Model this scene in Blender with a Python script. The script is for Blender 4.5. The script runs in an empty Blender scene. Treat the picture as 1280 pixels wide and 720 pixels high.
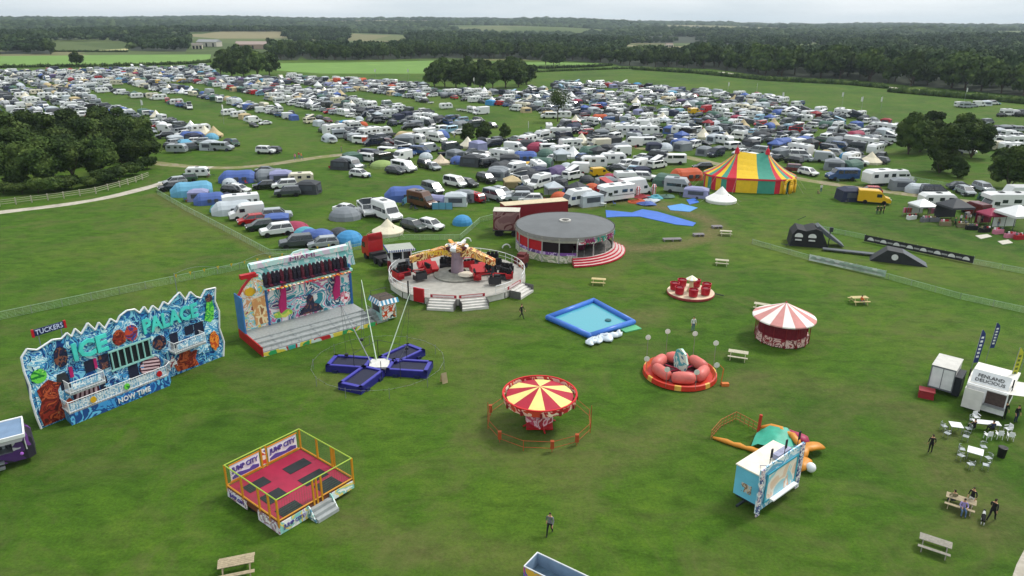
import bpy, math, random
import numpy as np
from mathutils import Vector, Matrix
sc=bpy.context.scene
# ---------------------------------------------------------------- camera
F=900.0; HC=33.0
PITCH=math.atan((360-28)/F); ROLL=math.radians(0.35)
_c,_s=math.cos,math.sin
R0=Vector((1,0,0)); FW=Vector((0,_c(PITCH),-_s(PITCH))); U0=Vector((0,_s(PITCH),_c(PITCH)))
RT=R0*_c(ROLL)+U0*_s(ROLL); UP=-R0*_s(ROLL)+U0*_c(ROLL)
cam=bpy.data.cameras.new('camera'); co=bpy.data.objects.new('camera',cam); sc.collection.objects.link(co)
cam.sensor_width=36; cam.lens=36*F/1280; cam.clip_start=.5; cam.clip_end=30000
M=Matrix.Identity(4)
for i in range(3): M[i][0]=RT[i]; M[i][1]=UP[i]; M[i][2]=-FW[i]
M[2][3]=HC; co.matrix_world=M; sc.camera=co
# ---------------------------------------------------------------- light
SUN_EL=math.radians(52); SUN_AZ=math.radians(60)    # azimuth from +Y toward +X
w=bpy.data.worlds.new('World'); sc.world=w; w.use_nodes=True
nt=w.node_tree; nt.nodes.clear(); N=nt.nodes.new; LK=nt.links.new
out=N('ShaderNodeOutputWorld'); bg=N('ShaderNodeBackground'); sky=N('ShaderNodeTexSky')
sky.sky_type='NISHITA'; sky.sun_disc=False; sky.sun_elevation=SUN_EL; sky.sun_rotation=SUN_AZ; sky.air_density=1; sky.dust_density=6; sky.ozone_density=1
hs=N('ShaderNodeHueSaturation'); hs.inputs['Saturation'].default_value=.3; LK(sky.outputs[0],hs.inputs['Color'])
tc=N('ShaderNodeTexCoord'); mp=N('ShaderNodeMapping'); mp.inputs['Scale'].default_value=(1,1,7)
nz=N('ShaderNodeTexNoise'); nz.inputs['Scale'].default_value=3; nz.inputs['Detail'].default_value=6
LK(tc.outputs['Generated'],mp.inputs[0]); LK(mp.outputs[0],nz.inputs['Vector'])
rp=N('ShaderNodeValToRGB'); rp.color_ramp.elements[0].position=.36; rp.color_ramp.elements[0].color=(6.0,6.7,7.1,1); rp.color_ramp.elements[1].position=.66; rp.color_ramp.elements[1].color=(8.4,8.7,8.8,1)
LK(nz.outputs[0],rp.inputs[0])
mx=N('ShaderNodeMixRGB'); mx.inputs[0].default_value=.82; LK(hs.outputs[0],mx.inputs[1]); LK(rp.outputs[0],mx.inputs[2])
LK(mx.outputs[0],bg.inputs[0]); bg.inputs[1].default_value=.1; LK(bg.outputs[0],out.inputs[0])
sl=bpy.data.lights.new('sun','SUN'); sl.energy=1.8; sl.angle=math.radians(12); sl.color=(1,.96,.9)
so=bpy.data.objects.new('sun',sl); sc.collection.objects.link(so)
sd=Vector((_s(SUN_AZ)*_c(SUN_EL),_c(SUN_AZ)*_c(SUN_EL),_s(SUN_EL))); so.rotation_euler=sd.to_track_quat('Z','Y').to_euler()
so.location=(0,0,200)
vs=sc.view_settings; vs.view_transform='Standard'; vs.look='None'; vs.gamma=1; vs.use_curve_mapping=False; vs.exposure=0.53
sc.cycles.max_bounces=5; sc.cycles.diffuse_bounces=2; sc.cycles.glossy_bounces=2; sc.cycles.transparent_max_bounces=6; sc.cycles.volume_bounces=0
sc.cycles.pixel_filter_type='BLACKMAN_HARRIS'; sc.cycles.filter_width=1.5
# ---------------------------------------------------------------- helpers
random.seed(5); rng=random.Random(11)
PI=math.pi; cos=math.cos; sin=math.sin; rad=math.radians
COL=sc.collection
def G(px,py,z=0.0):
    u=(px-640)/F; v=-(py-360)/F
    d=FW+RT*u+UP*v; t=(z-HC)/d.z
    return (t*d.x,t*d.y)
def PX(x,y,z=0.0):
    p=Vector((x,y,z-HC)); D=max(p.dot(FW),.1)
    return 640+F*p.dot(RT)/D, 360-F*p.dot(UP)/D
def lin(c):
    if isinstance(c,str):
        c=c.lstrip('#'); c=[int(c[i:i+2],16) for i in (0,2,4)]
    r=[]
    for x in c[:3]:
        x=x/255.0; r.append(x/12.92 if x<=.04045 else ((x+.055)/1.055)**2.4)
    return (r[0],r[1],r[2],1.0)
MATS={}
def newmat(name):
    m=bpy.data.materials.new(name); m.use_nodes=True
    nt=m.node_tree; b=nt.nodes['Principled BSDF']
    return m,nt,b
def mat(name,c,rough=.6,metal=0.0,var=.12,scale=1.5,alpha=1.0,spec=.4):
    """plain paint/cloth/metal with a little procedural dirt"""
    if name in MATS: return MATS[name]
    m,nt,b=newmat(name); c=lin(c)
    tc=nt.nodes.new('ShaderNodeTexCoord'); n=nt.nodes.new('ShaderNodeTexNoise'); n.inputs['Scale'].default_value=scale; n.inputs['Detail'].default_value=4
    nt.links.new(tc.outputs['Object'],n.inputs['Vector'])
    r=nt.nodes.new('ShaderNodeValToRGB'); e=r.color_ramp.elements
    e[0].position=.3; e[1].position=.7
    e[0].color=tuple(x*(1-var) for x in c[:3])+(1,); e[1].color=tuple(min(1,x*(1+var*.6)) for x in c[:3])+(1,)
    nt.links.new(n.outputs[0],r.inputs[0]); nt.links.new(r.outputs[0],b.inputs['Base Color'])
    b.inputs['Roughness'].default_value=rough; b.inputs['Metallic'].default_value=metal; b.inputs['Specular IOR Level'].default_value=spec
    if alpha<1: b.inputs['Alpha'].default_value=alpha
    MATS[name]=m; return m
def artmat(name,cols,scale=1.2,dist=2.0,rough=.5,detail=3,const=True):
    """airbrushed fairground panel: swirling noise through a colour ramp"""
    if name in MATS: return MATS[name]
    m,nt,b=newmat(name)
    tc=nt.nodes.new('ShaderNodeTexCoord'); n=nt.nodes.new('ShaderNodeTexNoise'); n.inputs['Scale'].default_value=scale*(.55 if const else 1); n.inputs['Detail'].default_value=min(detail,2.2) if const else detail; n.inputs['Distortion'].default_value=dist*(.7 if const else 1)
    nt.links.new(tc.outputs['Object'],n.inputs['Vector'])
    r=nt.nodes.new('ShaderNodeValToRGB'); cr=r.color_ramp; cr.interpolation='EASE' if not const else 'CONSTANT'
    k=len(cols); lo,hi=.3,.7
    cr.elements[0].position=lo; cr.elements[0].color=lin(cols[0]); cr.elements[1].position=hi; cr.elements[1].color=lin(cols[-1])
    for i in range(1,k-1):
        e=cr.elements.new(lo+(hi-lo)*i/(k-1)); e.color=lin(cols[i])
    nt.links.new(n.outputs[0],r.inputs[0]); nt.links.new(r.outputs[0],b.inputs['Base Color'])
    b.inputs['Roughness'].default_value=rough
    MATS[name]=m; return m
def leafmat(name,a,b_,c_,scale=.35):
    if name in MATS: return MATS[name]
    m,nt,b=newmat(name)
    g=nt.nodes.new('ShaderNodeNewGeometry'); n=nt.nodes.new('ShaderNodeTexNoise'); n.inputs['Scale'].default_value=scale; n.inputs['Detail'].default_value=5
    nt.links.new(g.outputs['Position'],n.inputs['Vector'])
    r=nt.nodes.new('ShaderNodeValToRGB'); cr=r.color_ramp; cr.elements[0].position=.32; cr.elements[1].position=.7
    cr.elements[0].color=a+(1,); cr.elements[1].color=c_+(1,); e=cr.elements.new(.5); e.color=b_+(1,)
    oi=nt.nodes.new('ShaderNodeObjectInfo'); h=nt.nodes.new('ShaderNodeHueSaturation'); mr=nt.nodes.new('ShaderNodeMapRange')
    mr.inputs['To Min'].default_value=.72; mr.inputs['To Max'].default_value=1.35; nt.links.new(oi.outputs['Random'],mr.inputs[0]); nt.links.new(mr.outputs[0],h.inputs['Value'])
    nt.links.new(n.outputs[0],r.inputs[0]); nt.links.new(r.outputs[0],h.inputs['Color']); nt.links.new(h.outputs[0],b.inputs['Base Color'])
    b.inputs['Roughness'].default_value=.85; b.inputs['Specular IOR Level'].default_value=.15
    MATS[name]=m; return m
def rotp(x,y,a): return (x*cos(a)-y*sin(a), x*sin(a)+y*cos(a))
class MB:
    def __init__(s): s.v=[]; s.f=[]; s.m=[]
    def add(s,vs,fs,mi=0):
        o=len(s.v); s.v+= [tuple(v) for v in vs]
        for i,f in enumerate(fs):
            s.f.append([o+k for k in f]); s.m.append(mi[i] if isinstance(mi,(list,tuple)) else mi)
        return s
    def bx(s,x0,x1,y0,y1,z0,z1,mi=0):
        v=[(x0,y0,z0),(x1,y0,z0),(x1,y1,z0),(x0,y1,z0),(x0,y0,z1),(x1,y0,z1),(x1,y1,z1),(x0,y1,z1)]
        return s.add(v,[(3,2,1,0),(4,5,6,7),(0,1,5,4),(1,2,6,5),(2,3,7,6),(3,0,4,7)],mi)
    def box(s,c,d,rz=0,mi=0,top=(1,1)):
        x,y,z=d[0]/2,d[1]/2,d[2]/2; v=[]
        for k,zz in ((1,-z),(0,z)):
            sx,sy=(1,1) if k else top
            for a,b in ((-x,-y),(x,-y),(x,y),(-x,y)):
                q=rotp(a*sx,b*sy,rz); v.append((c[0]+q[0],c[1]+q[1],c[2]+zz))
        return s.add(v,[(3,2,1,0),(4,5,6,7),(0,1,5,4),(1,2,6,5),(2,3,7,6),(3,0,4,7)],mi)
    def quad(s,a,b,c,d,mi=0): return s.add([a,b,c,d],[(0,1,2,3)],mi)
    def prism(s,poly,z0,z1,mi=0):
        n=len(poly); v=[(x,y,z0) for x,y in poly]+[(x,y,z1) for x,y in poly]
        return s.add(v,[tuple(range(n-1,-1,-1)),tuple(range(n,2*n))]+[(i,(i+1)%n,n+(i+1)%n,n+i) for i in range(n)],mi)
    def xprism(s,poly,y0,y1,mi=0):        # polygon in x,z extruded along y
        n=len(poly); v=[(x,y0,z) for x,z in poly]+[(x,y1,z) for x,z in poly]
        return s.add(v,[tuple(range(n)),tuple(range(2*n-1,n-1,-1))]+[(i,n+i,n+(i+1)%n,(i+1)%n) for i in range(n)],mi)
    def tube(s,p,q,r,n=6,mi=0,r2=None):
        p=Vector(p); q=Vector(q); d=(q-p)
        if d.length<1e-6: return s
        d.normalize(); a=d.orthogonal().normalized(); b=d.cross(a); r2=r if r2 is None else r2
        v=[p+(a*cos(2*PI*i/n)+b*sin(2*PI*i/n))*r for i in range(n)]+[q+(a*cos(2*PI*i/n)+b*sin(2*PI*i/n))*r2 for i in range(n)]
        return s.add(v,[(i,(i+1)%n,n+(i+1)%n,n+i) for i in range(n)]+[tuple(range(n-1,-1,-1)),tuple(range(n,2*n))],mi)
    def path(s,pts,r,n=5,mi=0,close=False):
        pts=list(pts)
        for i in range(len(pts)-(0 if close else 1)): s.tube(pts[i],pts[(i+1)%len(pts)],r,n,mi)
        return s
    def lathe(s,prof,n=24,mi=0,c=(0,0),a0=0,a1=2*PI,fn=None,cap=False):
        full=abs(a1-a0-2*PI)<1e-6; cols=n if full else n+1; o=len(s.v)
        for i in range(cols):
            a=a0+(a1-a0)*i/n
            for r,z in prof: s.v.append((c[0]+r*cos(a),c[1]+r*sin(a),z))
        k=len(prof)
        for i in range(n):
            j=(i+1)%cols
            for t in range(k-1):
                if prof[t][0]<1e-6: f=[o+i*k+t,o+j*k+t+1,o+i*k+t+1]
                elif prof[t+1][0]<1e-6: f=[o+i*k+t,o+j*k+t,o+i*k+t+1]
                else: f=[o+i*k+t,o+j*k+t,o+j*k+t+1,o+i*k+t+1]
                s.f.append(f); s.m.append(fn(i,t) if fn else mi)
        return s
    def ball(s,c,r,n=8,k=5,mi=0,sz=(1,1,1)):
        o=len(s.v); fs=[]
        for j in range(k+1):
            ph=PI*j/k-PI/2
            for i in range(n): s.v.append((c[0]+r*sz[0]*cos(ph)*cos(2*PI*i/n),c[1]+r*sz[1]*cos(ph)*sin(2*PI*i/n),c[2]+r*sz[2]*sin(ph)))
        for j in range(k):
            for i in range(n):
                s.f.append([o+j*n+i,o+j*n+(i+1)%n,o+(j+1)*n+(i+1)%n,o+(j+1)*n+i]); s.m.append(mi)
        return s
    def loft(s,secs,mi=0,cap=True,fm=None):
        """secs: list of rings (same count) of 3d points"""
        o=len(s.v); n=len(secs[0])
        for r in secs: s.v+=[tuple(p) for p in r]
        for j in range(len(secs)-1):
            for i in range(n):
                s.f.append([o+j*n+i,o+j*n+(i+1)%n,o+(j+1)*n+(i+1)%n,o+(j+1)*n+i]); s.m.append(fm(j,i) if fm else mi)
        if cap:
            s.f.append([o+i for i in range(n-1,-1,-1)]); s.m.append(fm(-1,0) if fm else mi)
            s.f.append([o+(len(secs)-1)*n+i for i in range(n)]); s.m.append(fm(-2,0) if fm else mi)
        return s
    def xf(s,a=0,off=(0,0,0),sc_=1.0):
        s.v=[(rotp(x*sc_,y*sc_,a)[0]+off[0],rotp(x*sc_,y*sc_,a)[1]+off[1],z*sc_+off[2]) for x,y,z in s.v]; return s
    def mesh(s,name,mats,smooth=False):
        me=bpy.data.meshes.new(name); me.from_pydata(s.v,[],s.f)
        if not isinstance(mats,(list,tuple)): mats=[mats]
        for m in mats: me.materials.append(m)
        me.polygons.foreach_set('material_index',s.m)
        if smooth: me.polygons.foreach_set('use_smooth',[True]*len(s.f))
        me.update(); return me
    def islands(s):
        par=list(range(len(s.v)))
        def fd(i):
            while par[i]!=i: par[i]=par[par[i]]; i=par[i]
            return i
        for f in s.f:
            for k in f[1:]: par[fd(k)]=fd(f[0])
        G_={}
        for i,f in enumerate(s.f): G_.setdefault(fd(f[0]),[]).append(i)
        out=[]
        for fs in G_.values():
            m=MB(); ids=sorted({k for i in fs for k in s.f[i]}); mp_={k:j for j,k in enumerate(ids)}
            m.v=[s.v[k] for k in ids]; m.f=[[mp_[k] for k in s.f[i]] for i in fs]; m.m=[s.m[i] for i in fs]; out.append(m)
        return out
    def build_each(s,name,mats,parent=None,smooth=False):
        return [m.build(name,mats,parent,smooth) for m in s.islands()]
    def build(s,name,mats,parent=None,smooth=False,label=None):
        o=bpy.data.objects.new(name,s.mesh(name,mats,smooth)); COL.objects.link(o)
        if parent is not None: o.parent=parent
        if label: o['label']=label
        return o
def thing(name,label,cat,loc=(0,0),rz=0.0,group=None):
    o=bpy.data.objects.new(name,None); COL.objects.link(o); o.empty_display_size=.3
    o.location=(loc[0],loc[1],loc[2] if len(loc)>2 else 0); o.rotation_euler=(0,0,rz)
    o['label']=label; o['category']=cat
    if group: o['group']=group
    return o
def tag(o,label,cat,group=None,loc=None,rz=None):
    o['label']=label; o['category']=cat
    if group: o['group']=group
    if loc is not None: o.location=(loc[0],loc[1],loc[2] if len(loc)>2 else 0)
    if rz is not None: o.rotation_euler=(0,0,rz)
    return o
CH={}
def tree_copy(o,parent=None):
    c=o.copy(); COL.objects.link(c); c.parent=parent
    for ch in list(o.children): tree_copy(ch,c)
    return c
def place(proto,loc,rz,label,cat=None,group=None,scale=None,paint=None,slotn=0):
    """first use moves the prototype itself, later uses copy it and its parts"""
    if proto.get('_used'): o=tree_copy(proto); 
    else: proto['_used']=1; o=proto
    o.location=(loc[0],loc[1],loc[2] if len(loc)>2 else 0); o.rotation_euler=(0,0,rz)
    o['label']=label
    if cat: o['category']=cat
    if group: o['group']=group
    if scale: o.scale=scale if isinstance(scale,(tuple,list)) else (scale,)*3
    if paint is not None:
        for q in [o]+list(o.children):
            if q.type=='MESH' and q.data.materials and q.data.materials[0].name.startswith('vehicle_paint'):
                q.material_slots[0].link='OBJECT'; q.material_slots[0].material=paint
    return o
def struct(o): o['kind']='structure'; return o
def textmesh(s,size,ext=.03,bold=.0,align='CENTER',shear=0.0):
    cu=bpy.data.curves.new('txt','FONT'); cu.body=s; cu.size=size; cu.extrude=ext; cu.offset=bold; cu.align_x=align; cu.align_y='CENTER'; cu.resolution_u=2; cu.shear=shear
    o=bpy.data.objects.new('txt',cu); COL.objects.link(o)
    me=bpy.data.meshes.new_from_object(o); bpy.data.objects.remove(o); bpy.data.curves.remove(cu)
    return me
def lettering(s,name,size,m,parent,pos,rz=0.0,tilt=PI/2,ext=.03,bold=0.0,width=None,align='CENTER',label=None,height=None,shear=0.0):
    """upright text facing local -y"""
    me=textmesh(s,size,ext,bold,align,shear)
    n=len(me.vertices); a=np.empty(n*3); me.vertices.foreach_get('co',a); a=a.reshape(-1,3)
    if width: a[:,0]*=width/max(.01,(a[:,0].max()-a[:,0].min()))
    if height: a[:,1]*=height/max(.01,(a[:,1].max()-a[:,1].min()))
    R=np.array((Matrix.Rotation(rz,3,'Z')@Matrix.Rotation(tilt,3,'X'))); a=a@R.T+np.array(pos)
    me.vertices.foreach_set('co',a.ravel()); me.materials.clear(); me.materials.append(m); me.update()
    o=bpy.data.objects.new(name,me); COL.objects.link(o); o.parent=parent
    if label: o['label']=label
    return o
def npmesh(name,V,Fq,mats,mi=None,smooth=False):
    me=bpy.data.meshes.new(name); V=np.asarray(V,dtype=np.float32); Fq=np.asarray(Fq,dtype=np.int32); k=Fq.shape[1]
    me.vertices.add(len(V)); me.vertices.foreach_set('co',V.ravel())
    me.loops.add(Fq.size); me.loops.foreach_set('vertex_index',Fq.ravel())
    me.polygons.add(len(Fq)); me.polygons.foreach_set('loop_start',np.arange(0,Fq.size,k,dtype=np.int32))
    if not isinstance(mats,(list,tuple)): mats=[mats]
    for m in mats: me.materials.append(m)
    if mi is not None: me.polygons.foreach_set('material_index',np.asarray(mi,dtype=np.int32))
    if smooth: me.polygons.foreach_set('use_smooth',np.ones(len(Fq),dtype=bool))
    me.update(calc_edges=True); me.validate(); return me
# ---------------------------------------------------------------- ground
def axis(lo,hi,step,far,g=1.1):
    a=list(np.arange(lo,hi+.01,step)); d=step
    up=[]; x=hi
    while x<far: d*=g; x+=d; up.append(x)
    d=step; dn=[]; x=lo
    while x>-far: d*=g; x-=d; dn.append(x)
    return dn[::-1]+a+up
def hill(x,y):
    r=np.hypot(x,y); t=np.clip((r-1600)/3200,0,1); t=t*t*(3-2*t)
    u=np.arctan2(x,y)
    q=np.clip((r-900)/900,0,1)
    return q*(7*np.sin(r*.0052+2*np.sin(u*6)+1)+5*np.sin(x*.0041+1.7)*np.sin(r*.003)+3)+t*(27+9*np.sin(u*5.0+2.2)+5*np.sin(u*13+1)+3*np.sin(u*31)+2*np.sin(r*.002+u*7) - 20*np.clip(u-.25,0,1)) 
WORN=[]  # (polyline world, halfwidth, strength)
def pxl(pts): return [G(*p) for p in pts]
th=np.linspace(0,2*PI,25)
ring=[(11.5+0.0,115)]
WORN.append((pxl([(700,262),(740,252),(790,252),(840,262),(880,272),(895,284),(880,298),(840,308),(790,312),(755,300),(735,290)]),2.2,.8))
WORN.append((pxl([(735,258),(765,248),(830,255)]),2.5,.7))
WORN.append((pxl([(762,402),(790,396),(820,392)]),2.4,.5))
WORN.append((pxl([(430,650),(520,690),(640,700)]),2.0,.35))
WORN.append((pxl([(285,460),(330,470),(420,480)]),2.2,.25))
WORN.append((pxl([(190,243),(230,262),(290,292),(340,325)]),1.3,.5))
WORN.append((pxl([(870,262),(890,290),(900,318)]),1.5,.35))
WORN.append((pxl([(560,420),(600,470),(610,560),(700,590),(800,560),(850,520)]),3.0,.3))
WORN.append((pxl([(880,500),(960,470),(1100,500),(1180,560)]),3.0,.3))
WORN.append((pxl([(1150,520),(1200,600),(1230,660)]),3.0,.4))
WORN.append((pxl([(620,545),(680,562),(740,545)]),1.6,.35))
WORN.append((pxl([(480,388),(560,400),(650,385)]),2.4,.35))
WORN.append((pxl([(690,340),(760,345),(790,320)]),2.0,.35))
WORN.append((pxl([(1000,262),(1120,300),(1280,350)]),2.5,.25))
def seg_dist(X,Y,poly):
    D=np.full(X.shape,1e9)
    for (ax,ay),(bx,by) in zip(poly[:-1],poly[1:]):
        dx,dy=bx-ax,by-ay; L=dx*dx+dy*dy+1e-9
        t=np.clip(((X-ax)*dx+(Y-ay)*dy)/L,0,1); D=np.minimum(D,np.hypot(X-ax-t*dx,Y-ay-t*dy))
    return D
xs=np.array(axis(-90,110,1.0,9500)); ys=np.array(axis(30,200,1.0,9500)); 
ys=ys[ys>-400]
XX,YY=np.meshgrid(xs,ys); ZZ=hill(XX,YY)
nx_,ny_=len(xs),len(ys); idx=np.arange(nx_*ny_).reshape(ny_,nx_)
FQ=np.stack([idx[:-1,:-1],idx[:-1,1:],idx[1:,1:],idx[1:,:-1]],-1).reshape(-1,4)
worn=np.zeros(XX.shape)
for poly,hw,st in WORN: worn=np.maximum(worn,st*np.clip(1.3-seg_dist(XX,YY,poly)/hw,0,1))
def grassmat():
    m,nt,b=newmat('meadow_grass'); L=nt.links.new; Nn=nt.nodes.new
    g=Nn('ShaderNodeNewGeometry')
    def noise(scale,detail=5,rough=.55,vec=None,dist=0):
        n=Nn('ShaderNodeTexNoise'); n.inputs['Scale'].default_value=scale; n.inputs['Detail'].default_value=detail; n.inputs['Roughness'].default_value=rough; n.inputs['Distortion'].default_value=dist
        L(vec or g.outputs['Position'],n.inputs['Vector']); return n.outputs[0]
    def ramp(src,stops):
        r=Nn('ShaderNodeValToRGB'); e=r.color_ramp.elements
        e[0].position,e[0].color=stops[0][0],stops[0][1]+(1,); e[1].position,e[1].color=stops[-1][0],stops[-1][1]+(1,)
        for p,c in stops[1:-1]: q=e.new(p); q.color=c+(1,)
        L(src,r.inputs[0]); return r.outputs[0]
    def mix(f,a,bb,mode='MIX'):
        x=Nn('ShaderNodeMixRGB'); x.blend_type=mode
        if isinstance(f,float): x.inputs[0].default_value=f
        else: L(f,x.inputs[0])
        L(a,x.inputs[1]); L(bb,x.inputs[2]); return x.outputs[0]
    mpx=Nn('ShaderNodeMapping'); mpx.inputs['Rotation'].default_value=(0,0,rad(12)); mpx.inputs['Scale'].default_value=(.6,1.1,1); L(g.outputs['Position'],mpx.inputs[0])
    big=ramp(noise(.03,6,.6,dist=.6),[(.32,(.034,.084,.007)),(.5,(.050,.112,.008)),(.68,(.078,.130,.014))])
    med=ramp(noise(.6,8,.74,mpx.outputs[0],.3),[(.3,(.55,.58,.5)),(.5,(1,1,1)),(.72,(1.5,1.32,1.3))])
    fine=ramp(noise(4.5,6,.8),[(.3,(.45,.48,.45)),(.5,(1,1,1)),(.7,(1.5,1.45,1.4))])
    c=mix(1.0,big,med,'MULTIPLY'); c=mix(.7,c,fine,'MULTIPLY')
    # straw-coloured thin patches
    pf=ramp(noise(.13,6,.7,dist=1.2),[(.46,(0,0,0)),(.72,(.65,.65,.65))]); 
    br=ramp(noise(1.2,5,.7),[(.3,(.080,.085,.026)),(.7,(.135,.13,.05))])
    c=mix(pf,c,br)
    at=Nn('ShaderNodeAttribute'); at.attribute_name='worn'
    mm=Nn('ShaderNodeMath'); mm.operation='MULTIPLY'; L(at.outputs['Fac'],mm.inputs[0]); L(ramp(noise(.8,5,.7),[(.25,(.45,.45,.45)),(.7,(1.1,1.1,1.1))]),mm.inputs[1])
    mm.use_clamp=True
    dirt=ramp(noise(1.6,5,.7),[(.3,(.11,.085,.035)),(.7,(.19,.15,.075))]); c=mix(mm.outputs[0],c,dirt)
    # distant patchwork of fields
    sp=Nn('ShaderNodeSeparateXYZ'); L(g.outputs['Position'],sp.inputs[0])
    vo=Nn('ShaderNodeTexVoronoi'); vo.inputs['Scale'].default_value=.0042; vo.inputs['Randomness'].default_value=.9; L(g.outputs['Position'],vo.inputs['Vector'])
    sv=Nn('ShaderNodeSeparateColor'); L(vo.outputs['Color'],sv.inputs[0])
    pat=ramp(sv.outputs[0],[(0.0,(.05,.08,.02)),(.5,(.09,.12,.04)),(.75,(.17,.16,.08)),(1.0,(.24,.21,.12))])
    mr=Nn('ShaderNodeMapRange'); mr.inputs['From Min'].default_value=680; mr.inputs['From Max'].default_value=720; L(sp.outputs[1],mr.inputs[0])
    c=mix(mr.outputs[0],c,pat)
    L(c,b.inputs['Base Color']); b.inputs['Roughness'].default_value=.9; b.inputs['Specular IOR Level'].default_value=.12
    bp=Nn('ShaderNodeBump'); bp.inputs['Strength'].default_value=.55; bp.inputs['Distance'].default_value=.25; L(noise(2.2,6,.75),bp.inputs['Height']); L(bp.outputs[0],b.inputs['Normal'])
    return m
me=npmesh('ground',np.stack([XX,YY,ZZ],-1).reshape(-1,3),FQ,grassmat(),smooth=True)
at=me.attributes.new('worn','FLOAT','POINT'); at.data.foreach_set('value',worn.ravel().astype(np.float32))
ground=bpy.data.objects.new('ground',me); COL.objects.link(ground); struct(ground)
def strip(name,pts,width,z,m,jit=.15):
    P=[Vector((*G(*p),0)) if len(p)==2 else Vector(p) for p in pts]
    Q=[]
    for a,b in zip(P[:-1],P[1:]):
        n=max(1,int((b-a).length/3)); Q+=[a.lerp(b,i/n) for i in range(n)]
    Q.append(P[-1]); 
    for _ in range(3): Q=[Q[0]]+[(Q[i-1]+Q[i]*2+Q[i+1])/4 for i in range(1,len(Q)-1)]+[Q[-1]]
    mb=MB(); V=[]
    for i,q in enumerate(Q):
        d=(Q[min(i+1,len(Q)-1)]-Q[max(i-1,0)]).normalized(); n=Vector((-d.y,d.x,0)); w_=width/2*(1+rng.uniform(-jit,jit))
        V+=[(q+n*w_)[:2]+(z,),(q-n*w_)[:2]+(z,)]
    mb.add(V,[(2*i+1,2*i+3,2*i+2,2*i) for i in range(len(Q)-1)])
    return struct(mb.build(name,m))
gravel=artmat('gravel_track',['#8f887c','#a39c8e','#b3ac9e','#9a9384'],.5,1,rough=.95,detail=6,const=False)
dirtm=artmat('dirt_track',['#6f6c4e','#8a8068','#72733f','#7f7a5c'],.25,1.5,rough=.95,detail=6,const=False)
strip('gravel_path',[(-60,273),(0,265),(60,259),(120,251),(160,241),(195,232),(225,222),(250,214),(262,208)],2.6,.012,gravel)
strip('dirt_track',[(185,203),(230,208),(280,211),(330,207),(400,196),(440,192),(480,190),(540,186),(590,181),(640,174),(680,166)],3.6,.008,dirtm)
strip('dirt_track',[(780,182),(840,192),(900,206),(960,216),(1010,226),(1060,233),(1110,240),(1160,246),(1240,256)],3.5,.008,dirtm)
strip('path',[(1270,745),(1280,712),(1296,680)],1.0,.012,gravel)
def patch(name,pts,m,z=.05): 
    mb=MB(); v=[G(*p)+(z,) for p in pts]; mb.add(v,[tuple(range(len(v)))]); return struct(mb.build(name,m))
tan=artmat('stubble_field',['#a8a06f','#b7ad7c','#9a9a66','#aaa473'],.02,1,rough=.95,const=False)
lgr=artmat('pasture_field',['#587a2a','#61842e','#5c7f2c','#698a34'],.02,1,rough=.95,const=False)
# ---------------------------------------------------------------- trees
LEAF=leafmat('foliage',(.016,.032,.008),(.040,.070,.015),(.088,.125,.030),.3)
LEAF2=leafmat('foliage_light',(.022,.040,.010),(.042,.066,.017),(.075,.10,.030),.3)
LEAFD=leafmat('foliage_far',(.009,.021,.007),(.019,.039,.012),(.062,.092,.03),.02)
BARK=mat('bark','#4d4235',.95,var=.3,scale=3)
def sphere_q(c,r,rs,n=8,k=5,amp=.18):
    V=[];Fq=[]
    for j in range(k+1):
        ph=-PI/2+.02+(PI-.04)*j/k
        for i in range(n):
            q=1+rs.uniform(-amp,amp)
            V.append((c[0]+r[0]*q*cos(ph)*cos(2*PI*i/n),c[1]+r[1]*q*cos(ph)*sin(2*PI*i/n),c[2]+r[2]*q*sin(ph)))
    for j in range(k):
        for i in range(n): Fq.append((j*n+i,j*n+(i+1)%n,(j+1)*n+(i+1)%n,(j+1)*n+i))
    return np.array(V),np.array(Fq)
def leaves(rs,P,Nrm,size):
    n=len(P); d=Nrm+rs.normal(0,.55,(n,3)); d/=np.linalg.norm(d,axis=1,keepdims=True)+1e-9
    a=np.cross(d,rs.normal(0,1,(n,3))); a/=np.linalg.norm(a,axis=1,keepdims=True)+1e-9; b=np.cross(d,a)
    s1=(size*rs.uniform(.55,1.25,n))[:,None]; s2=(size*rs.uniform(.4,.9,n))[:,None]
    V=np.stack([P-a*s1-b*s2*.4,P+a*s1*.2-b*s2,P+a*s1+b*s2*.3,P-a*s1*.1+b*s2],1).reshape(-1,3)
    return V,np.arange(4*n).reshape(-1,4)
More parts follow.
